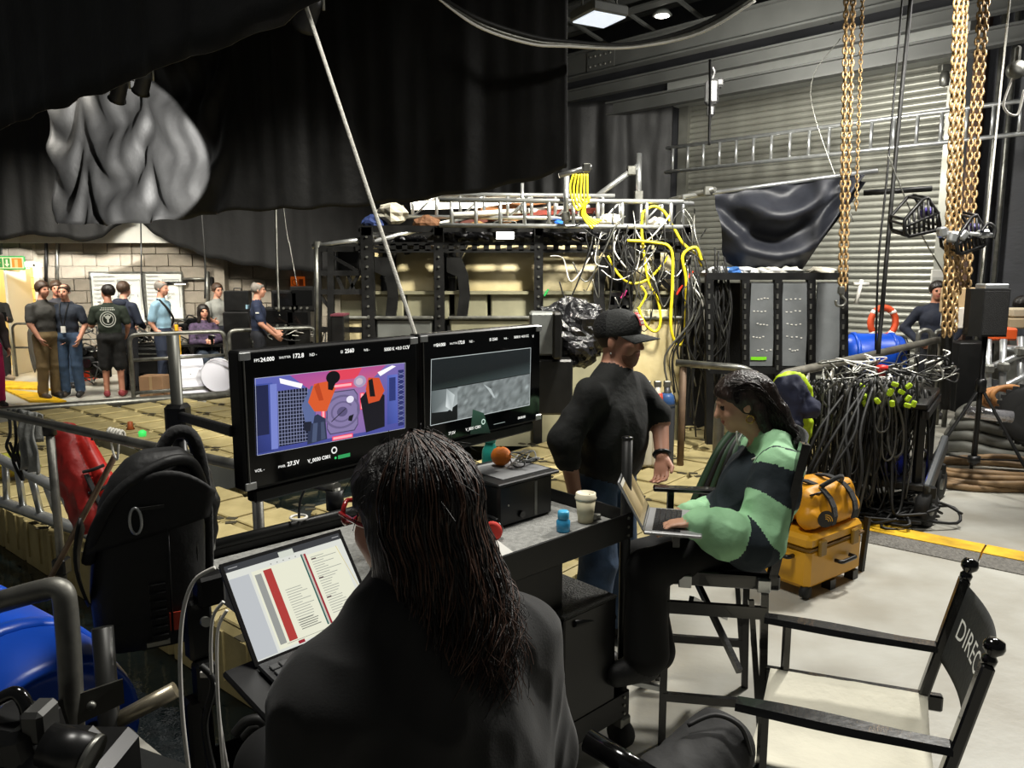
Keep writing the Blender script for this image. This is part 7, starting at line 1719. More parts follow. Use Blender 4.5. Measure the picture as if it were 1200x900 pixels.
# white and black cables left of the tablet
for i, (P, r_, m_) in enumerate((([(252, 665), (228, 680), (215, 715), (211, 770), (214, 840), (222, 910)], .0045, 0), ([(262, 705), (250, 722), (247, 755), (248, 790)], .004, 0), ([(266, 715), (256, 735), (254, 770), (256, 830), (262, 905)], .004, 0), ([(254, 800), (258, 850), (268, 910)], .004, 0), ([(275, 860), (290, 845), (310, 850), (300, 905)], .012, 1), ([(285, 865), (300, 852), (318, 862), (310, 905)], .01, 1), ([(235, 780), (250, 800), (240, 850), (250, 905)], .008, 1))):
    cable('charging_cable' if m_ == 0 else 'black_lead', [['white cable curving from the tablet corner to the floor', 'short white cable loop beside the tablet', 'white cable hanging beside the tablet', 'thin white cable below the tablet'][i] if m_ == 0 else ['thick black cable coil below the tablet', 'inner black cable coil below the tablet', 'black cable hanging by the cart corner'][i-4]][0], [D(a, b, 1.62 + .03*i) for a, b in P], r_, white_plastic if m_ == 0 else dark_rubber_cable)
gx = thing('cart_gadgets', 'black wireless boxes strapped to the cart corner', 'equipment', D(240, 740, 1.95))
for k, (px, py, w_, h_) in enumerate(((232, 735, .06, .16), (240, 800, .05, .12), (245, 690, .07, .08), (228, 860, .04, .2))): MB().box(D(px, py, 1.95), (w_, .05, h_), rotk, bev=.008).build('box', black_plastic, gx)
MB().cyl(D(240, 728, 1.9), D(242, 729, 1.86), .012).build('silver_knob', galv, gx); MB().box(D(240, 790, 1.9), (.02, .01, .014)).build('switch', white_plastic, gx)
one('ring_mount', 'pale ring mount on the rear rail behind the tablet', 'ring', MB().tube([K_(1.02, .74, 1.035) + Vector((.03*math.cos(a*PI/8), .03*math.sin(a*PI/8), 0)) for a in range(16)], .005, 6, closed=True), white_plastic)
cable('mic_lead', 'thin black gooseneck rising from the ring mount', [K_(1.02, .74, 1.0), K_(1.0, .74, 1.12), K_(.9, .72, 1.25), K_(.8, .6, 1.32)], .005, dark_rubber_cable)
# ================================================================ DIRECTOR'S CHAIRS
def tall_chair(label, c, fdir, back=True, seat_z=.74, name='tall_chair'):
    c = Vector((c[0], c[1], 0)); f = Vector((fdir[0], fdir[1], 0)).normalized(); r = Vector((f.y, -f.x, 0)); t = thing(name, label, 'chair', c)
    def P(x, y, z): return c + r*x + f*y + Vector((0, 0, z))
    for s in (-1, 1):
        x = s*.26
        for y0, y1 in ((.20, .20), (-.20, -.18)): MB().bar(P(x, y0, 0), P(x*.98, y1, seat_z - .03), .03, .022, up=r).build('leg', black_wood, t)
        MB().bar(P(x, -.13, seat_z - .08), P(x, -.19, .08), .022, .018, up=r).build('fold_strut', black_wood, t)
        MB().bar(P(x, .235, seat_z), P(x, -.235, seat_z), .03, .062, bev=.006).build('seat_rail', black_wood, t)
        for y in (.13, -.17): MB().box(P(x*1.07, y, seat_z - .005), (.05, .05, .05), Matrix((r, f, Vector((0, 0, 1)))).transposed(), bev=.003).build('steel_bracket', alu, t)
        MB().bar(P(x, .2, seat_z - .13), P(x, -.19, seat_z - .13), .022, .05).build('upper_stretcher', black_wood, t)
        MB().bar(P(x, .2, .22), P(x, -.19, .22), .022, .035).build('lower_stretcher', black_wood, t)
        MB().bar(P(x, .17, seat_z), P(x, .17, seat_z + .20), .028, .028).build('arm_post', black_wood, t)
        MB().bar(P(x*1.02, .25, seat_z + .21), P(x*1.02, -.24, seat_z + .21), .055, .022, bev=.006).build('armrest', black_wood, t)
        if back: MB().bar(P(x, -.20, seat_z), P(x, -.30, seat_z + .56), .032, .05, up=r).build('back_post', black_wood, t)
    MB().sheet(lambda u, v: P(-.25 + .5*u, -.2 + .4*v, seat_z + .02 - .03*math.sin(PI*u)), 10, 6).build('seat', black_cloth, t).modifiers.new('t', 'SOLIDIFY').thickness = .008
    if back: MB().sheet(lambda u, v: P(-.26 + .52*u, -.245 - .06*v - .05*math.sin(PI*u), seat_z + .26 + .30*v), 12, 6).build('back_canvas', black_cloth, t).modifiers.new('t', 'SOLIDIFY').thickness = .008
    MB().bar(P(-.25, .30, .27), P(.25, .30, .27), .10, .018).build('footrest', black_wood, t)
    for s in (-1, 1): MB().bar(P(s*.24, .2, .24), P(s*.24, .34, .262), .02, .02).build('footrest_arm', alu, t)
    MB().bar(P(-.25, -.1, .35), P(.25, .1, seat_z - .1), .02, .03).build('cross_brace', black_wood, t); MB().bar(P(.25, -.1, .35), P(-.25, .1, seat_z - .1), .02, .03).build('cross_brace', black_wood, t)
    return t, P
WC = Vector((.86, 3.16, 0)); WF = Vector((-.98, .16, 0))
tall_chair('tall black folding chair under the woman in the green and navy jacket', WC, WF)
# low chair, empty, with lettering
NF = Vector((.69, 2.16, 0)); cb = Vector((.94, -.34, 0)).normalized(); cs = Vector((.43, .903, 0)).normalized()
lc_ = thing('director_chair', 'empty black director chair with cream seat and white lettering on its back', 'chair', NF + cb*.3 + cs*.3)
def LC(a, b, z): return NF + cb*a + cs*b + Vector((0, 0, z))
WDT = .64; zs = .45
def arm_shape(b):
    pts = []; mb = MB(); N_ = 10
    for i in range(N_+1):
        k = i/N_; wdth = .032 + .012*math.sin(PI*min(1, k*1.3)); zz = .645 + .008*math.cos(k*PI)
        pts.append((k, wdth, zz))
    vs = []
    for k, wd_, zz in pts:
        for x, z in ((-wd_, -.009), (-wd_*.7, .011), (wd_*.7, .011), (wd_, -.009)): vs.append(LC(k*.58 - .01, b + x, zz + z))
    fs = [(i*4+j, i*4+(j+1) % 4, i*4+4+(j+1) % 4, i*4+4+j) for i in range(N_) for j in range(4)] + [(0, 1, 2, 3), (N_*4, N_*4+1, N_*4+2, N_*4+3)]
    return mb.add(vs, fs)
for b in (0, WDT):
    arm_shape(b).build('armrest', black_wood, lc_)
    MB().bar(LC(.07, b, zs), LC(.07, b, .64), .03, .022).build('arm_post', black_wood, lc_)
    MB().bar(LC(.0, b, zs - .02), LC(.60, b, zs - .02), .034, .06, bev=.006).build('seat_rail', black_wood, lc_)
    bp0, bp1 = LC(.53, b, zs - .03), LC(.635, b, .90)
    MB().bar(bp0, bp1, .034, .052, up=cs, bev=.006).build('back_post', black_wood, lc_)
    dv = (bp1-bp0).normalized(); kn_ = MB().lathe([(.018, 0), (.02, .02), (.014, .028), (.014, .032), (.026, .045), (.028, .058), (.022, .074), (0, .08)], bp1 - dv*.005, dv, 16).build('knob', black_gloss, lc_)
    MB().bar(LC(.08, b, zs - .04), LC(.50, b, .02), .026, .03).build('leg', black_wood, lc_); MB().bar(LC(.50, b, zs - .04), LC(.08, b, .02), .026, .03).build('leg', black_wood, lc_); MB().bar(LC(.0, b, .02), LC(.58, b, .02), .03, .03).build('floor_rail', black_wood, lc_)
cream = M('cream_canvas', '#d3cfbd', .85, var=.06, scale=5, bump=.2, bscale=30)
MB().sheet(lambda u, v: LC(.02 + .53*v, .015 + (WDT-.03)*u, zs + .012 - .045*math.sin(PI*u) + .006*noise.noise(Vector((u*4, v*6, 3)))), 20, 20).build('seat', cream, lc_).modifiers.new('t', 'SOLIDIFY').thickness = .01
def back_pt(u, z, e=0.):  # u along near->far
    k = (z - zs)/(.90 - zs); bulge = .045*math.sin(PI*u)
    return LC(.53 + .105*k + .012 + bulge + e, WDT*u, z)
MB().sheet(lambda u, v: back_pt(u, .60 + .28*v), 24, 8).build('back_canvas', M('black_canvas', '#262725', .85, var=.1, bump=.15, bscale=60), lc_).modifiers.new('t', 'SOLIDIFY').thickness = .005
def letters(x, y):   # reads from the far post to the near post, on the side facing the seat
    return back_pt(.90 - x/WDT, .715 + y, -.006)
text('DIRECTOR', .10, (0, 0, 0), (1, 0, 0), (0, 1, 0), M('white_print', '#e6e6e0', .6), lc_, 'lettering', 0., letters)
# padded bundle and tube near the chair
pb_ = thing('padded_bundle', 'rounded black padded bundle lying before the cream-seated chair', 'bundle', D(800, 900, 2.0))
Body().rc(D(838, 878, 2.02), D(755, 970, 1.78), .092, .11, 'a', .03).build('padding', {'a': M('black_leatherette', '#1c1c1c', .75, var=.15, bump=.2, bscale=20)}, pb_, .01, .012, ('a',), wscale=8)
MB().tube(crom([D(880, 885, 1.95), D(868, 852, 1.95), D(838, 838, 1.96), D(806, 850, 1.95)], 6), .006, 6).build('piping', M('dark_piping', '#2c2c2c', .6), pb_)
# ================================================================ MAN IN THE CAP
mz = 3.75
mn = thing('person', 'man in an oversized black t-shirt and dark baseball cap standing behind the cart', 'person', Vector((.48, 3.85, 0)))
mf = Vector((.80, -.60, 0)).normalized(); mr = Vector((mf.y, -mf.x, 0)); up = Vector((0, 0, 1))
Bm = Body()
hc = D(727, 400, mz); mlook = (mf + Vector((.18, 0, -.24))).normalized()
headP = head(Bm, hc, mlook, up, 1.06, k=.012)
mxr = mlook.cross(up).normalized()
nb = D(718, 440, mz + .02)
Bm.rc(hc - up*.06 - mf*.02, nb, .066, .07, 'skin', .02)
Bm.rc(nb - up*.005 - mr*.03, nb - up*.015 + mr*.03, .085, .085, 'top', .02)
sr_, sl_ = nb + mr*.20 - up*.075 - mf*.0, nb - mr*.20 - up*.075
Bm.rc(nb - up*.04, sr_, .08, .075, 'top', .04).rc(nb - up*.04, sl_, .08, .075, 'top', .04)
pel = Vector((nb.x - .02, nb.y + .04, .95))
Bm.el(nb - up*.24 + mf*.02, (.205, .14, .22), 'top', (mr, mf, up), .05)
Bm.el(nb.lerp(pel, .72) + mf*.035, (.195, .15, .2), 'top', (mr, mf, up), .06)
Bm.el(pel + up*.06 + mf*.02, (.2, .155, .12), 'top', (mr, mf, up), .04)
Bm.el(pel, (.17, .125, .12), 'jean', (mr, mf, up), .02)
el_r, wr_r = D(662, 515, mz - .14), D(674, 580, mz - .05)
el_l, wr_l = D(773, 492, mz + .12), D(776, 535, mz - .0)
Bm.chain([sr_, el_r, el_r.lerp(wr_r, .35)], [.072, .066, .056], 'top', .04); Bm.chain([el_r, wr_r], [.046, .034], 'skin', .01)
Bm.chain([sl_, sl_.lerp(el_l, .85)], [.072, .08], 'top', .03); Bm.chain([sl_.lerp(el_l, .6), el_l, wr_l], [.05, .046, .034], 'skin', .01)
hand(Bm, wr_r, (wr_r-el_r) + mf*.1, mf, 'skin', 1.05, .9, -1); hand(Bm, wr_l, (wr_l-el_l).normalized()*1 + Vector((-.1, 0, -.3)), mr, 'skin', 1.08, .7, 1)
for s in (-1, 1):
    hp = pel + mr*s*.095 - up*.04; kn = pel + mr*s*.11 - up*.45 + mf*.03; an = Vector((pel.x, pel.y, .1)) + mr*s*.13 - mf*.01; to = an + mf*.15 + mr*s*.03 - up*.055
    Bm.chain([hp, kn, an + up*.03], [.105, .085, .078], 'jean', .02); Bm.chain([an - up*.04 - mf*.04, to], [.056, .046], 'shoe', .01)
stub = M('stubbled_skin', '#7d5644', .55, var=.1, scale=60)
def beard(ce, lb, tags):
    d = ce - np.array(hc); a = d @ np.array(up); b = d @ np.array(mlook); sk = tags.index('skin')
    if 'beard' in tags: pass
    return lb
tee = M('washed_black_tee', '#1d1e1d', .9, var=.15, scale=5, bump=.25, bscale=24)
mats = {'skin': M('skin_man', '#b07f68', .5, var=.07, scale=10), 'lip': M('lip_m', '#8d544a', .5), 'eye': eye_w, 'top': tee, 'jean': jeans, 'shoe': M('work_boot', '#1c1a19', .5, var=.2, bump=.2)}
Bm.build('body', mats, mn, .0078, .013, ('top', 'jean'), wscale=6)
Bd = Body(); lkh = Vector((mlook.x, mlook.y, 0)).normalized(); rh = lkh.cross(up)
def HP(x, y, z): return hc + (rh*x + lkh*y + up*z)*1.06
# cropped hair and stubble
Bh_ = Body(); Bh_.el(HP(0, -.02, .03), (.084, .103, .09), 'h', (rh, lkh, up), .01); Bh_.el(HP(0, .09, -.03), (.12, .10, .13), 'h', (rh, lkh, up), .01, '-'); Bh_.el(HP(0, -.02, -.125), (.14, .15, .1), 'h', (rh, lkh, up), .01, '-')
Bh_.build('hair', {'h': M('cropped_hair', '#3a2e26', .8, var=.2, scale=40)}, mn, .006)
Bs_ = Body(); Bs_.el(HP(0, .034, -.045), (.0605, .0645, .082), 's', (rh, lkh, up), .01).rc(HP(0, .052, -.09), HP(0, .057, -.094), .024, .022, 's', .02); Bs_.el(HP(0, .04, .02), (.09, .14, .062), 's', (rh, lkh, up), .008, '-'); Bs_.el(HP(0, .105, -.058), (.034, .03, .012), 's', (rh, lkh, up), .004, '-')
Bs_.build('stubble', {'s': stub}, mn, .006)
# cap: crown + peak + patch
capm = M('cap_cloth', '#2e2f2e', .85, var=.12, bump=.3, bscale=90); caplow = M('cap_mesh', '#191919', .9, bump=.6, bscale=120)
Bc = Body(); ctl = (lkh*.99 + up*.12).normalized(); cup = (up*.99 - lkh*.12).normalized()
Bc.el(HP(0, -.012, .058), (.096, .118, .098), 'c', (rh, ctl, cup), .01); Bc.el(HP(0, -.05, .055), (.097, .085, .094), 'm', (rh, ctl, cup), .002); Bc.el(HP(0, -.01, -.055), (.2, .2, .092), 'c', (rh, ctl, cup), .006, '-')
cp_ = Bc.build('cap', {'c': capm, 'm': caplow}, mn, .006)
pk_ = MB()
def peak(u, v):
    a = (u-.5)*2.3; rr = .112 + .085*v*math.cos(a*.55)**.5; return HP(math.sin(a)*(.092 + .0*v), -.005 + math.cos(a)*.105 + .088*v*max(0, math.cos(a*.62)), .038 - .016*v - .022*(a/1.15)**2*(.4 + .6*v))
pk_.sheet(peak, 20, 8); pk_.build('cap_peak', capm, cp_).modifiers.new('t', 'SOLIDIFY').thickness = .005
MB().ball(HP(0, -.012, .157), .008, 8).build('cap_button', capm, cp_)
# patch on the front panel, following the crown
red = M('patch_red', '#b8262c', .7); wht = M('patch_white', '#e2ded6', .7)
def crown(a, z, e=.002):
    zz = (z - .058); k = math.sqrt(max(.02, 1 - (zz/.1)**2)); return HP(math.sin(a)*(.097*k + e), -.012 + math.cos(a)*(.119*k + e) + zz*.10, z)
MB().sheet(lambda u, v: crown(-.28 + .56*u, .078 + .058*v, .0035), 10, 8).build('cap_patch', red, cp_)
MB().sheet(lambda u, v: crown(-.22 + .44*u, .101 + .008*v, .0048), 10, 3).build('patch_line', wht, cp_)
for k in range(5):
    for z0 in (.084, .115): MB().sheet(lambda u, v: crown(-.22 + .09*k + .055*u, z0 + .012*v, .0048), 2, 2).build('patch_letter', wht, cp_)
wt_ = MB().tube([wr_l + (wr_l-el_l).normalized()*-.012 + (frame(wr_l-el_l)[0]*math.cos(a*PI/8) + frame(wr_l-el_l)[1]*math.sin(a*PI/8))*.037 for a in range(16)], .011, 8, closed=True).build('wristwatch', black_plastic, mn)
MB().ball(headP(.083, -.01, -.05), .005, 8).build('ear_stud', alu, mn); MB().ball(headP(-.083, -.01, -.05), .005, 8).build('ear_stud', alu, mn)
# ================================================================ WOMAN WITH LAPTOP
wz = 3.18
wm = thing('person', 'woman in green and navy colour-block jacket typing on a laptop in the tall chair', 'person', Vector((WC.x, WC.y, .74)))
wf = WF.normalized(); wr2 = Vector((wf.y, -wf.x, 0))
Bw = Body(); whc = D(866, 473, wz); wl = (wf + Vector((0, -.12, -.30))).normalized(); wup = (up + wf*.30).normalized()
wP = head(Bw, whc, wl, wup, .95, k=.012)
wnb = D(904, 519, wz + .02); Bw.rc(whc - up*.06 - wf*.02, wnb, .05, .056, 'skin', .02)
Bw.rc(wnb + wr2*.05 + up*.0, wnb - wr2*.05, .075, .075, 'green', .03); Bw.rc(wnb - up*.2, wnb - up*.21, .01, .01, 'navy', .01)
wsl, wsr = wnb - wr2*.175 - up*.075, wnb + wr2*.175 - up*.075
wpel = Vector((WC.x + .10, WC.y, .86))
Bw.rc(wnb - up*.045, wsl, .075, .085, 'torso', .03).rc(wnb - up*.045, wsr, .075, .085, 'torso', .03)
Bw.el(wnb - up*.17 + wf*.0, (.185, .125, .16), 'torso', (wr2, wf, up), .05); Bw.el(wnb.lerp(wpel, .62), (.18, .135, .19), 'torso', (wr2, wf, up), .06); Bw.el(wpel + up*.06, (.18, .14, .10), 'torso', (wr2, wf, up), .04)
Bw.el(wpel - up*.01, (.18, .15, .11), 'black', (wr2, wf, up), .04)
we_l, ww_l = D(886, 640, 2.98), D(812, 611, 2.93); we_r, ww_r = D(858, 625, 3.42), D(806, 600, 3.22)
for s0, e, w_ in ((wsl, we_l, ww_l), (wsr, we_r, ww_r)):
    Bw.chain([s0, e.lerp(s0, .1), e.lerp(w_, .1), e.lerp(w_, .5), w_.lerp(e, .12)], [.085, .098, .092, .092, .062], 'sleeve', .03); Bw.rc(w_.lerp(e, .1), w_, .048, .036, 'sleeve', .01)
    Bw.chain([w_.lerp(e, .15), w_], [.028, .024], 'skin', .005)
hand(Bw, ww_l, Vector((-.95, .12, -.16)), Vector((0, 0, -1)), 'skin', .95, .55, 1, spread=.4); hand(Bw, ww_r, Vector((-.95, -.1, -.12)), Vector((0, 0, -1)), 'skin', .95, .55, -1, spread=.4)
lap_z = .93
for s, kp, ap, tp_ in ((-1, D(757, 668, 3.05), D(757, 775, 3.08), D(722, 790, 3.06)), (1, D(750, 655, 3.3), D(765, 772, 3.2), D(735, 786, 3.2))):
    hp = wpel - up*.03 + wr2*s*.09; Bw.chain([hp, kp], [.1, .078], 'black', .03); Bw.chain([kp, ap + up*.04], [.078, .092], 'black', .03)
    Bw.chain([ap - up*.02, tp_], [.06, .05], 'boot', .01)
wmats = {'skin': M('skin_woman', '#c89a80', .45, var=.05, scale=10), 'lip': lip, 'eye': eye_w, 'green': M('mint_cloth', '#93c396', .8, var=.06, scale=7, bump=.2, bscale=26), 'navy': M('ink_navy_cloth', '#1c262c', .85, var=.1, bump=.2, bscale=26), 'black': M('black_trousers', '#0e0e0e', .95, var=.1), 'boot': M('black_boot', '#111111', .6, bump=.2)}
wmats['torso'] = wmats['sleeve'] = wmats['green']
def jacket(ce, lb, tags):
    g, nv = tags.index('green'), tags.index('navy'); lb = lb.copy()
    def prm(a, b):
        a, b = vnp(a), vnp(b); t = np.clip(((ce-a) @ (b-a))/((b-a) @ (b-a)), 0, 1); return t, np.linalg.norm(ce - a - t[:, None]*(b-a), axis=1)
    sl = lb == tags.index('sleeve'); to = (lb == tags.index('torso')) | (lb == g)
    best = None
    for s0, e, w_ in ((wsl, we_l, ww_l), (wsr, we_r, ww_r)):
        t1, d1 = prm(s0, e); t2, d2 = prm(e, w_); tt = np.where(d1 < d2, t1, 1 + t2); dd = np.minimum(d1, d2)
        fwd = (ce - vnp(e)) @ vnp(wf)
        tt = tt + .9*np.clip(fwd, -.1, .1)*(tt < 1.15)
        if best is None: best, bd = tt, dd
        else: best = np.where(dd < bd, tt, best); bd = np.minimum(dd, bd)
    navy_arm = (best < .36) | ((best > .93) & (best < 1.34))
    lb[sl] = np.where(navy_arm[sl], nv, g)
    up_ = (ce - vnp(wnb)) @ vnp(up); bk_ = (ce - vnp(wnb)) @ vnp(-wf); sd_ = np.abs((ce - vnp(wnb)) @ vnp(wr2))
    yoke = up_ > -.02 - .25*np.clip(bk_, 0, .2) - .18*sd_
    hem = (ce[:, 2] < wpel.z + .13) & (bk_ > -.1)
    lb[to] = np.where(yoke[to] | hem[to], g, nv)
    return lb
Bw.build('body', wmats, wm, .0062, .014, ('sleeve', 'torso', 'green'), relabel=jacket, wscale=9)
# hair
lkw = Vector((wl.x, wl.y, 0)).normalized(); fw = (wl - wup*wl.dot(wup)).normalized(); rw = fw.cross(wup)
def WP(x, y, z): return whc + (rw*x + fw*y + wup*z)*.95
Bh2 = Body(); axw = (rw, fw, wup)
Bh2.el(WP(0, -.018, .04), (.088, .108, .096), 'h', axw, .01); Bh2.el(WP(0, -.075, .03), (.07, .07, .08), 'h', axw, .03)
Bh2.el(WP(0, .10, -.052), (.13, .098, .105), 'h', axw, .012, '-')
Bh2.rc(WP(0, -.10, .02), WP(0, -.135, -.09) , .062, .058, 'h', .03); Bh2.rc(WP(0, -.11, -.06), wnb - wf*.07 + up*.055, .055, .035, 'h', .03); Bh2.rc(WP(-.06, -.06, -.03), WP(-.055, -.075, -.15), .03, .022, 'h', .02); Bh2.rc(WP(.06, -.06, -.03), WP(.055, -.075, -.15), .03, .022, 'h', .02)
whair = M('hair_glossy_dark', '#221813', .36, var=.5, scale=30, bump=.5, bscale=120, aniso=(1, 1, .2))
hw = Bh2.build('hair', {'h': whair}, wm, .006, .004, ('h',), wscale=34)
random.seed(31); mb = MB()
for i in range(260):
    a = random.uniform(-1.5, 1.5); z0 = random.uniform(.02, .12); st = WP(math.sin(a)*.09, random.uniform(-.05, .05), z0 + .01)
    md = WP(math.sin(a)*.088 + random.uniform(-.01, .01), -.07 + random.uniform(-.02, .02), z0*.5 + .01); en_ = WP(math.sin(a)*.06, -.13 + random.uniform(-.03, .02), -.05 - random.uniform(0, .12)); e2_ = wnb - wf*random.uniform(.05, .11) + wr2*random.uniform(-.05, .05) + up*random.uniform(-.02, .06)
    if a > 1.2 or a < -1.2: st = WP(math.sin(a)*.09, .03, z0)
    mb.tube(crom([st, md, en_, e2_], 5), [.0022*(1 - .7*k/15) for k in range(16)], 3, cap=False)
mb.build('hair_strands', whair, hw)['kind'] = 'stuff'
MB().tube([wP(-.084, -.012, -.062 + .016*math.cos(a*PI/8)) + fw*(.016*math.sin(a*PI/8)) for a in range(16)], .0022, 6, closed=True).build('hoop_earring', M('gold', '#c9a24a', .25, 1.), wm)
cable_e = MB().tube(crom([wP(-.06, .05, -.10), wP(-.065, .06, -.14), wP(-.06, .055, -.165)], 5), .004, 6).build('jacket_toggle', white_plastic, wm)
# white piping on the jacket yoke
MB().tube(crom([wnb + wf*.09 - wr2*.10 - up*.05, wnb - wr2*.185 + up*.015, wnb - wf*.085 - wr2*.13 - up*.03, wnb - wf*.135 - up*.06], 6), .004, 5).build('piping', white_plastic, wm)
# laptop
lpc = D(790, 612, 3.02); lf = Vector((-.97, .24, 0)).normalized(); lr_ = Vector((lf.y, -lf.x, 0))
lap = thing('laptop', 'open silver laptop on the seated woman\'s lap', 'laptop', lpc)
la_m = M('laptop_silver', '#b9babb', .35, .6)
rl_ = Matrix((lr_, lf, up)).transposed()
MB().box(lpc, (.31, .215, .014), rl_, bev=.004).build('base', la_m, lap)
MB().box(lpc + lf*.025 + up*.0075, (.27, .10, .002), rl_).build('keyboard_well', black_plastic, lap)
k0 = None
for j in range(5):
    for i in range(12):
        dlt = lr_*(-.125 + i*.0227) + lf*(-.018 + j*.0215)
        if k0 is None: k0 = MB().box(lpc + dlt + up*.009, (.019, .0175, .003), rl_).build('key', M('key_black', '#1b1b1c', .5), lap); kd = dlt
        else: o = bpy.data.objects.new('key', k0.data); COL.objects.link(o); o.parent = lap; o.location = dlt - kd
MB().box(lpc - lf*.065 + up*.0075, (.11, .07, .002), rl_).build('trackpad', M('trackpad', '#a4a5a6', .3, .4), lap)
hgp = lpc + lf*.108 + up*.006; sd_ = (up*.88 + lf*.48).normalized(); sn_ = sd_.cross(lr_); sn_ = sn_ if sn_.dot(lf) < 0 else -sn_
rsc = Matrix((lr_, sd_, sn_)).transposed(); scn = hgp + sd_*.105
MB().box(scn, (.31, .21, .007), rsc, bev=.003).build('lid', la_m, lap)
d = Draw(scn + sn_*.0042, lr_*.31, sd_*.21, sn_); d.rect(-.48, -.46, .48, .47, '#0c0c0d'); d.rect(-.46, -.42, .46, .44, '#8f7f5c'); d.rect(-.46, .36, .46, .44, '#c8c2b0'); d.rect(-.4, -.3, .05, .3, ['#6a5a3c', '#a8936a', '#c8b48a', '#7a6a4a']); d.rect(.1, -.3, .4, .3, ['#7c6c4a', '#b8a478', '#8a7850', '#5c4c34'])
d.build('screen_picture', vcol_emit('laptop_emit', .8), lap)
# ================================================================ WOMAN IN THE FOREGROUND
ff = Vector((-.62, .78, 0)).normalized(); fr2 = Vector((ff.y, -ff.x, 0))
fhc = D(474, 607, 1.40); fnb = D(497, 712, 1.385)
fw_ = thing('person', 'woman with long wavy dark hair and black sweatshirt seen from behind', 'person', Vector((fnb.x, fnb.y, .74)))
Bf = Body(); flk = Vector((-.86, .50, -.30)).normalized(); fP = head(Bf, fhc, flk, up, 1.0)
Bf.rc(fhc - up*.06, fnb, .058, .062, 'skin', .02)
Bf.rc(fnb - fr2*.05, fnb + fr2*.05, .085, .085, 'top', .03)
fsl, fsr = fnb - fr2*.185 - up*.115, fnb + fr2*.20 - up*.125
Bf.rc(fnb - up*.035, fsl, .08, .082, 'top', .06).rc(fnb - up*.035, fsr, .08, .082, 'top', .06)
fpel = Vector((fnb.x, fnb.y, .86)) - ff*.02
Bf.el(fnb - up*.2, (.235, .165, .2), 'top', (fr2, ff, up), .06); Bf.el(fnb.lerp(fpel, .7), (.24, .19, .22), 'top', (fr2, ff, up), .06); Bf.el(fpel, (.22, .18, .13), 'bottom', (fr2, ff, up), .04)
fe_l, fw_l = fsl - up*.27 + ff*.02 - fr2*.04, kc_ - tux*.03 + kf*.05 + kn*.03; fe_r, fw_r = fsr - up*.27 + ff*.02 + fr2*.07, kc_ + tux*.09 + kf*.07 + kn*.03
for s0, e, w_ in ((fsl, fe_l, fw_l), (fsr, fe_r, fw_r)):
    Bf.chain([s0, e, e.lerp(w_, .85)], [.084, .084, .06], 'top', .06); Bf.chain([e.lerp(w_, .8), w_], [.03, .026], 'skin', .01)
    hand(Bf, w_, (w_-e).normalized() + Vector((0, 0, -.1)), Vector((0, 0, -1)), 'skin', .95, .5, 1 if s0 is fsl else -1)
for s in (-1, 1):
    hp = fpel + fr2*s*.1; kn_f = fpel + fr2*s*.13 + ff*.44; an = Vector((kn_f.x, kn_f.y, .36)); Bf.chain([hp, kn_f, an], [.11, .085, .06], 'bottom', .03); Bf.chain([an - up*.03, an + ff*.16 - up*.05], [.05, .045], 'shoe', .01)
Bf.build('body', {'skin': skin_l, 'lip': lip, 'eye': eye_w, 'top': M('black_sweatshirt', '#131313', .88, var=.12, scale=4, bump=.06, bscale=220, sheen=.15), 'bottom': M('black_leggings', '#121212', .85), 'shoe': shoe_d}, fw_, .0085, .010, ('top',), wscale=9)
Bg = Body(); fx = flk; fxr = Vector((fx.y, -fx.x, 0)).normalized(); fxf = Vector((fx.x, fx.y, 0)).normalized()
def FP(x, y, z): return fhc + fxr*x + fxf*y + up*z
axf = (fxr, fxf, up)
Bg.el(FP(0, -.015, .035), (.103, .118, .11), 'h', axf, .01).el(FP(0, -.04, -.05), (.108, .10, .12), 'h', axf, .04).el(FP(.01, -.085, -.15), (.115, .07, .12), 'h', axf, .05).el(FP(.02, -.105, -.225), (.115, .055, .09), 'h', axf, .05)
Bg.el(FP(-.03, .115, -.05), (.15, .125, .12), 'h', axf, .015, '-')
hm1 = M('hair_espresso', '#130e0c', .5, var=.5, scale=26, bump=.5, bscale=110, aniso=(1, 1, .2)); hm2 = M('hair_brown_tips', '#4a3226', .5, var=.3, scale=20)
hg = Bg.build('hair', {'h': hm1}, fw_, .007, .006, ('h',), wscale=26)
random.seed(12); mb = MB(); mb2 = MB()
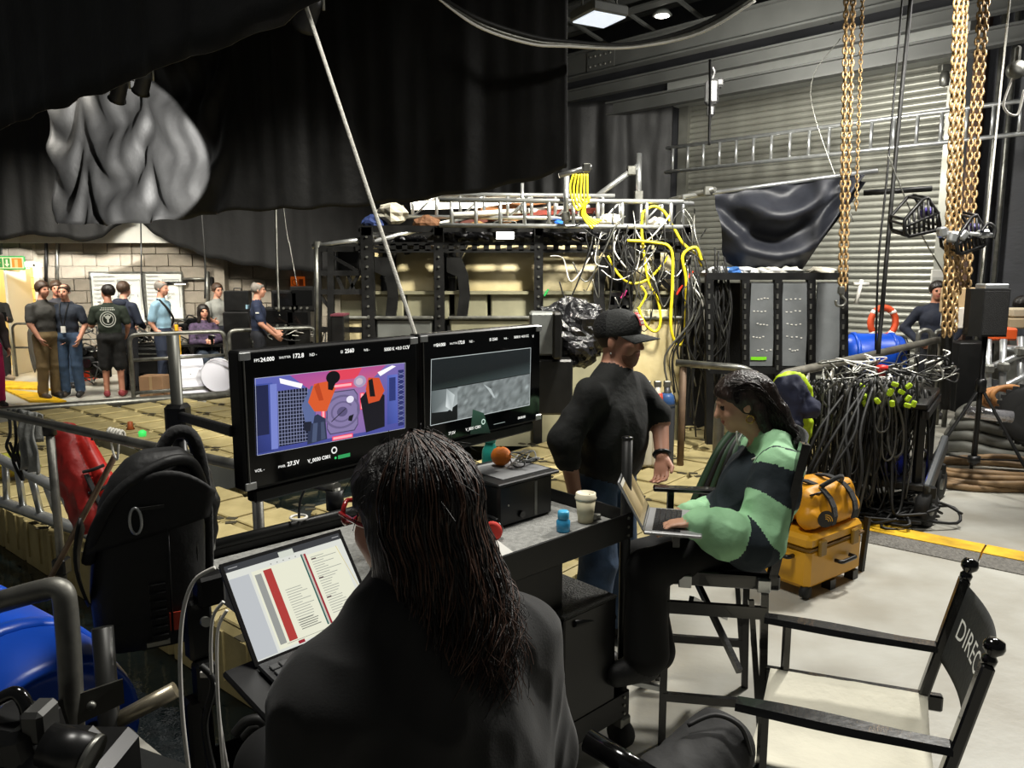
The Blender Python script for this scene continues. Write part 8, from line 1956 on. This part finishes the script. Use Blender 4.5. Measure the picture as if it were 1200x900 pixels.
for i in range(2100):
    a = random.uniform(-2.2, 1.42) + PI                      # around the back of the head
    p0 = random.uniform(.05, 1.1); sx, sy = math.sin(a), math.cos(a); side = abs(((a - PI) / 2.35))
    k = 1 + random.uniform(-.01, .16); pts = []
    for j in range(4):
        p = p0 + (1.75 - p0)*j/3; jt = .006 if j else 0; pts.append(FP(sx*.104*k*math.sin(p) + random.uniform(-jt, jt), -.015 + sy*.119*k*math.sin(p) + random.uniform(-jt, jt), .035 + .112*k*math.cos(p)))
    L_ = random.uniform(.2, .35)*(1 - .35*max(0, side - .6)); ph_ = random.uniform(0, 6.3); am = random.uniform(.008, .034)
    bx0 = sx*.108*k; by0 = -.03 + sy*.11*k
    for j in range(1, 9):
        q = j/8; x = .011*math.sin(ph_*3 + 15*q)*q + bx0*(1 - .05*q) + .02*q + am*math.sin(ph_ + 8*q)*q + .014*q*q*random.uniform(-1, 1.6); y = by0*(1 - .15*q) - .075*q + am*math.cos(ph_ + 8*q)*q
        pts.append(FP(x, min(y, -.02 if side < .6 else .02), .0 - L_*q))
    c_ = crom(pts, 2); r0 = random.uniform(.0011, .0021); n_ = len(c_)
    (mb2 if (random.random() < .42) else mb).tube(c_, [r0*(1 - .75*(t/n_)**2) for t in range(n_)], 3, cap=False)
for i in range(90):                                           # flyaways
    a = random.uniform(-2.2, 2.2) + PI; p = random.uniform(.2, 1.4); s_ = FP(math.sin(a)*.104*math.sin(p), -.015 + math.cos(a)*.119*math.sin(p), .035 + .112*math.cos(p)); o_ = (s_ - fhc).normalized()
    mb.tube(crom([s_, s_ + o_*.015 + up*random.uniform(-.01, .02), s_ + o_*random.uniform(.015, .035) + Vector((random.uniform(-.03, .03), random.uniform(-.03, .03), random.uniform(-.05, .0)))], 4), .0007, 3, cap=False)
mb.build('hair_strands', hm1, hg)['kind'] = 'stuff'; mb2.build('lighter_strands', hm2, hg)['kind'] = 'stuff'
gr_ = M('red_acetate', '#9c1f22', .2, coat=.4)
gls = MB()
for s in (-1, 1):
    gls.tube([fP(s*.036 + .026*math.cos(a*PI/8), .104 - .012*abs(math.cos(a*PI/8)), .006 + .021*math.sin(a*PI/8)) for a in range(16)], .0045, 6, closed=True); gls.tube([fP(s*.066, .095, .012), fP(s*.09, .03, .01), fP(s*.09, -.02, .004)], .004, 6)
gls.tube([fP(-.01, .108, .01), fP(.01, .108, .01)], .004, 6); gls.build('glasses', gr_, fw_)
# her tall chair
fch, FPc = tall_chair('tall black folding chair under the woman in the black sweatshirt', Vector((fnb.x, fnb.y, 0)) - ff*.02, ff, back=False, seat_z=.72)
MB().tube([D(690, 868, 1.55), D(765, 915, 1.45)], .024, 12).build('arm_tube', black_gloss, fch)
# ---- tidy
for o in list(bpy.data.objects):
    if '_o' in o: del o['_o']
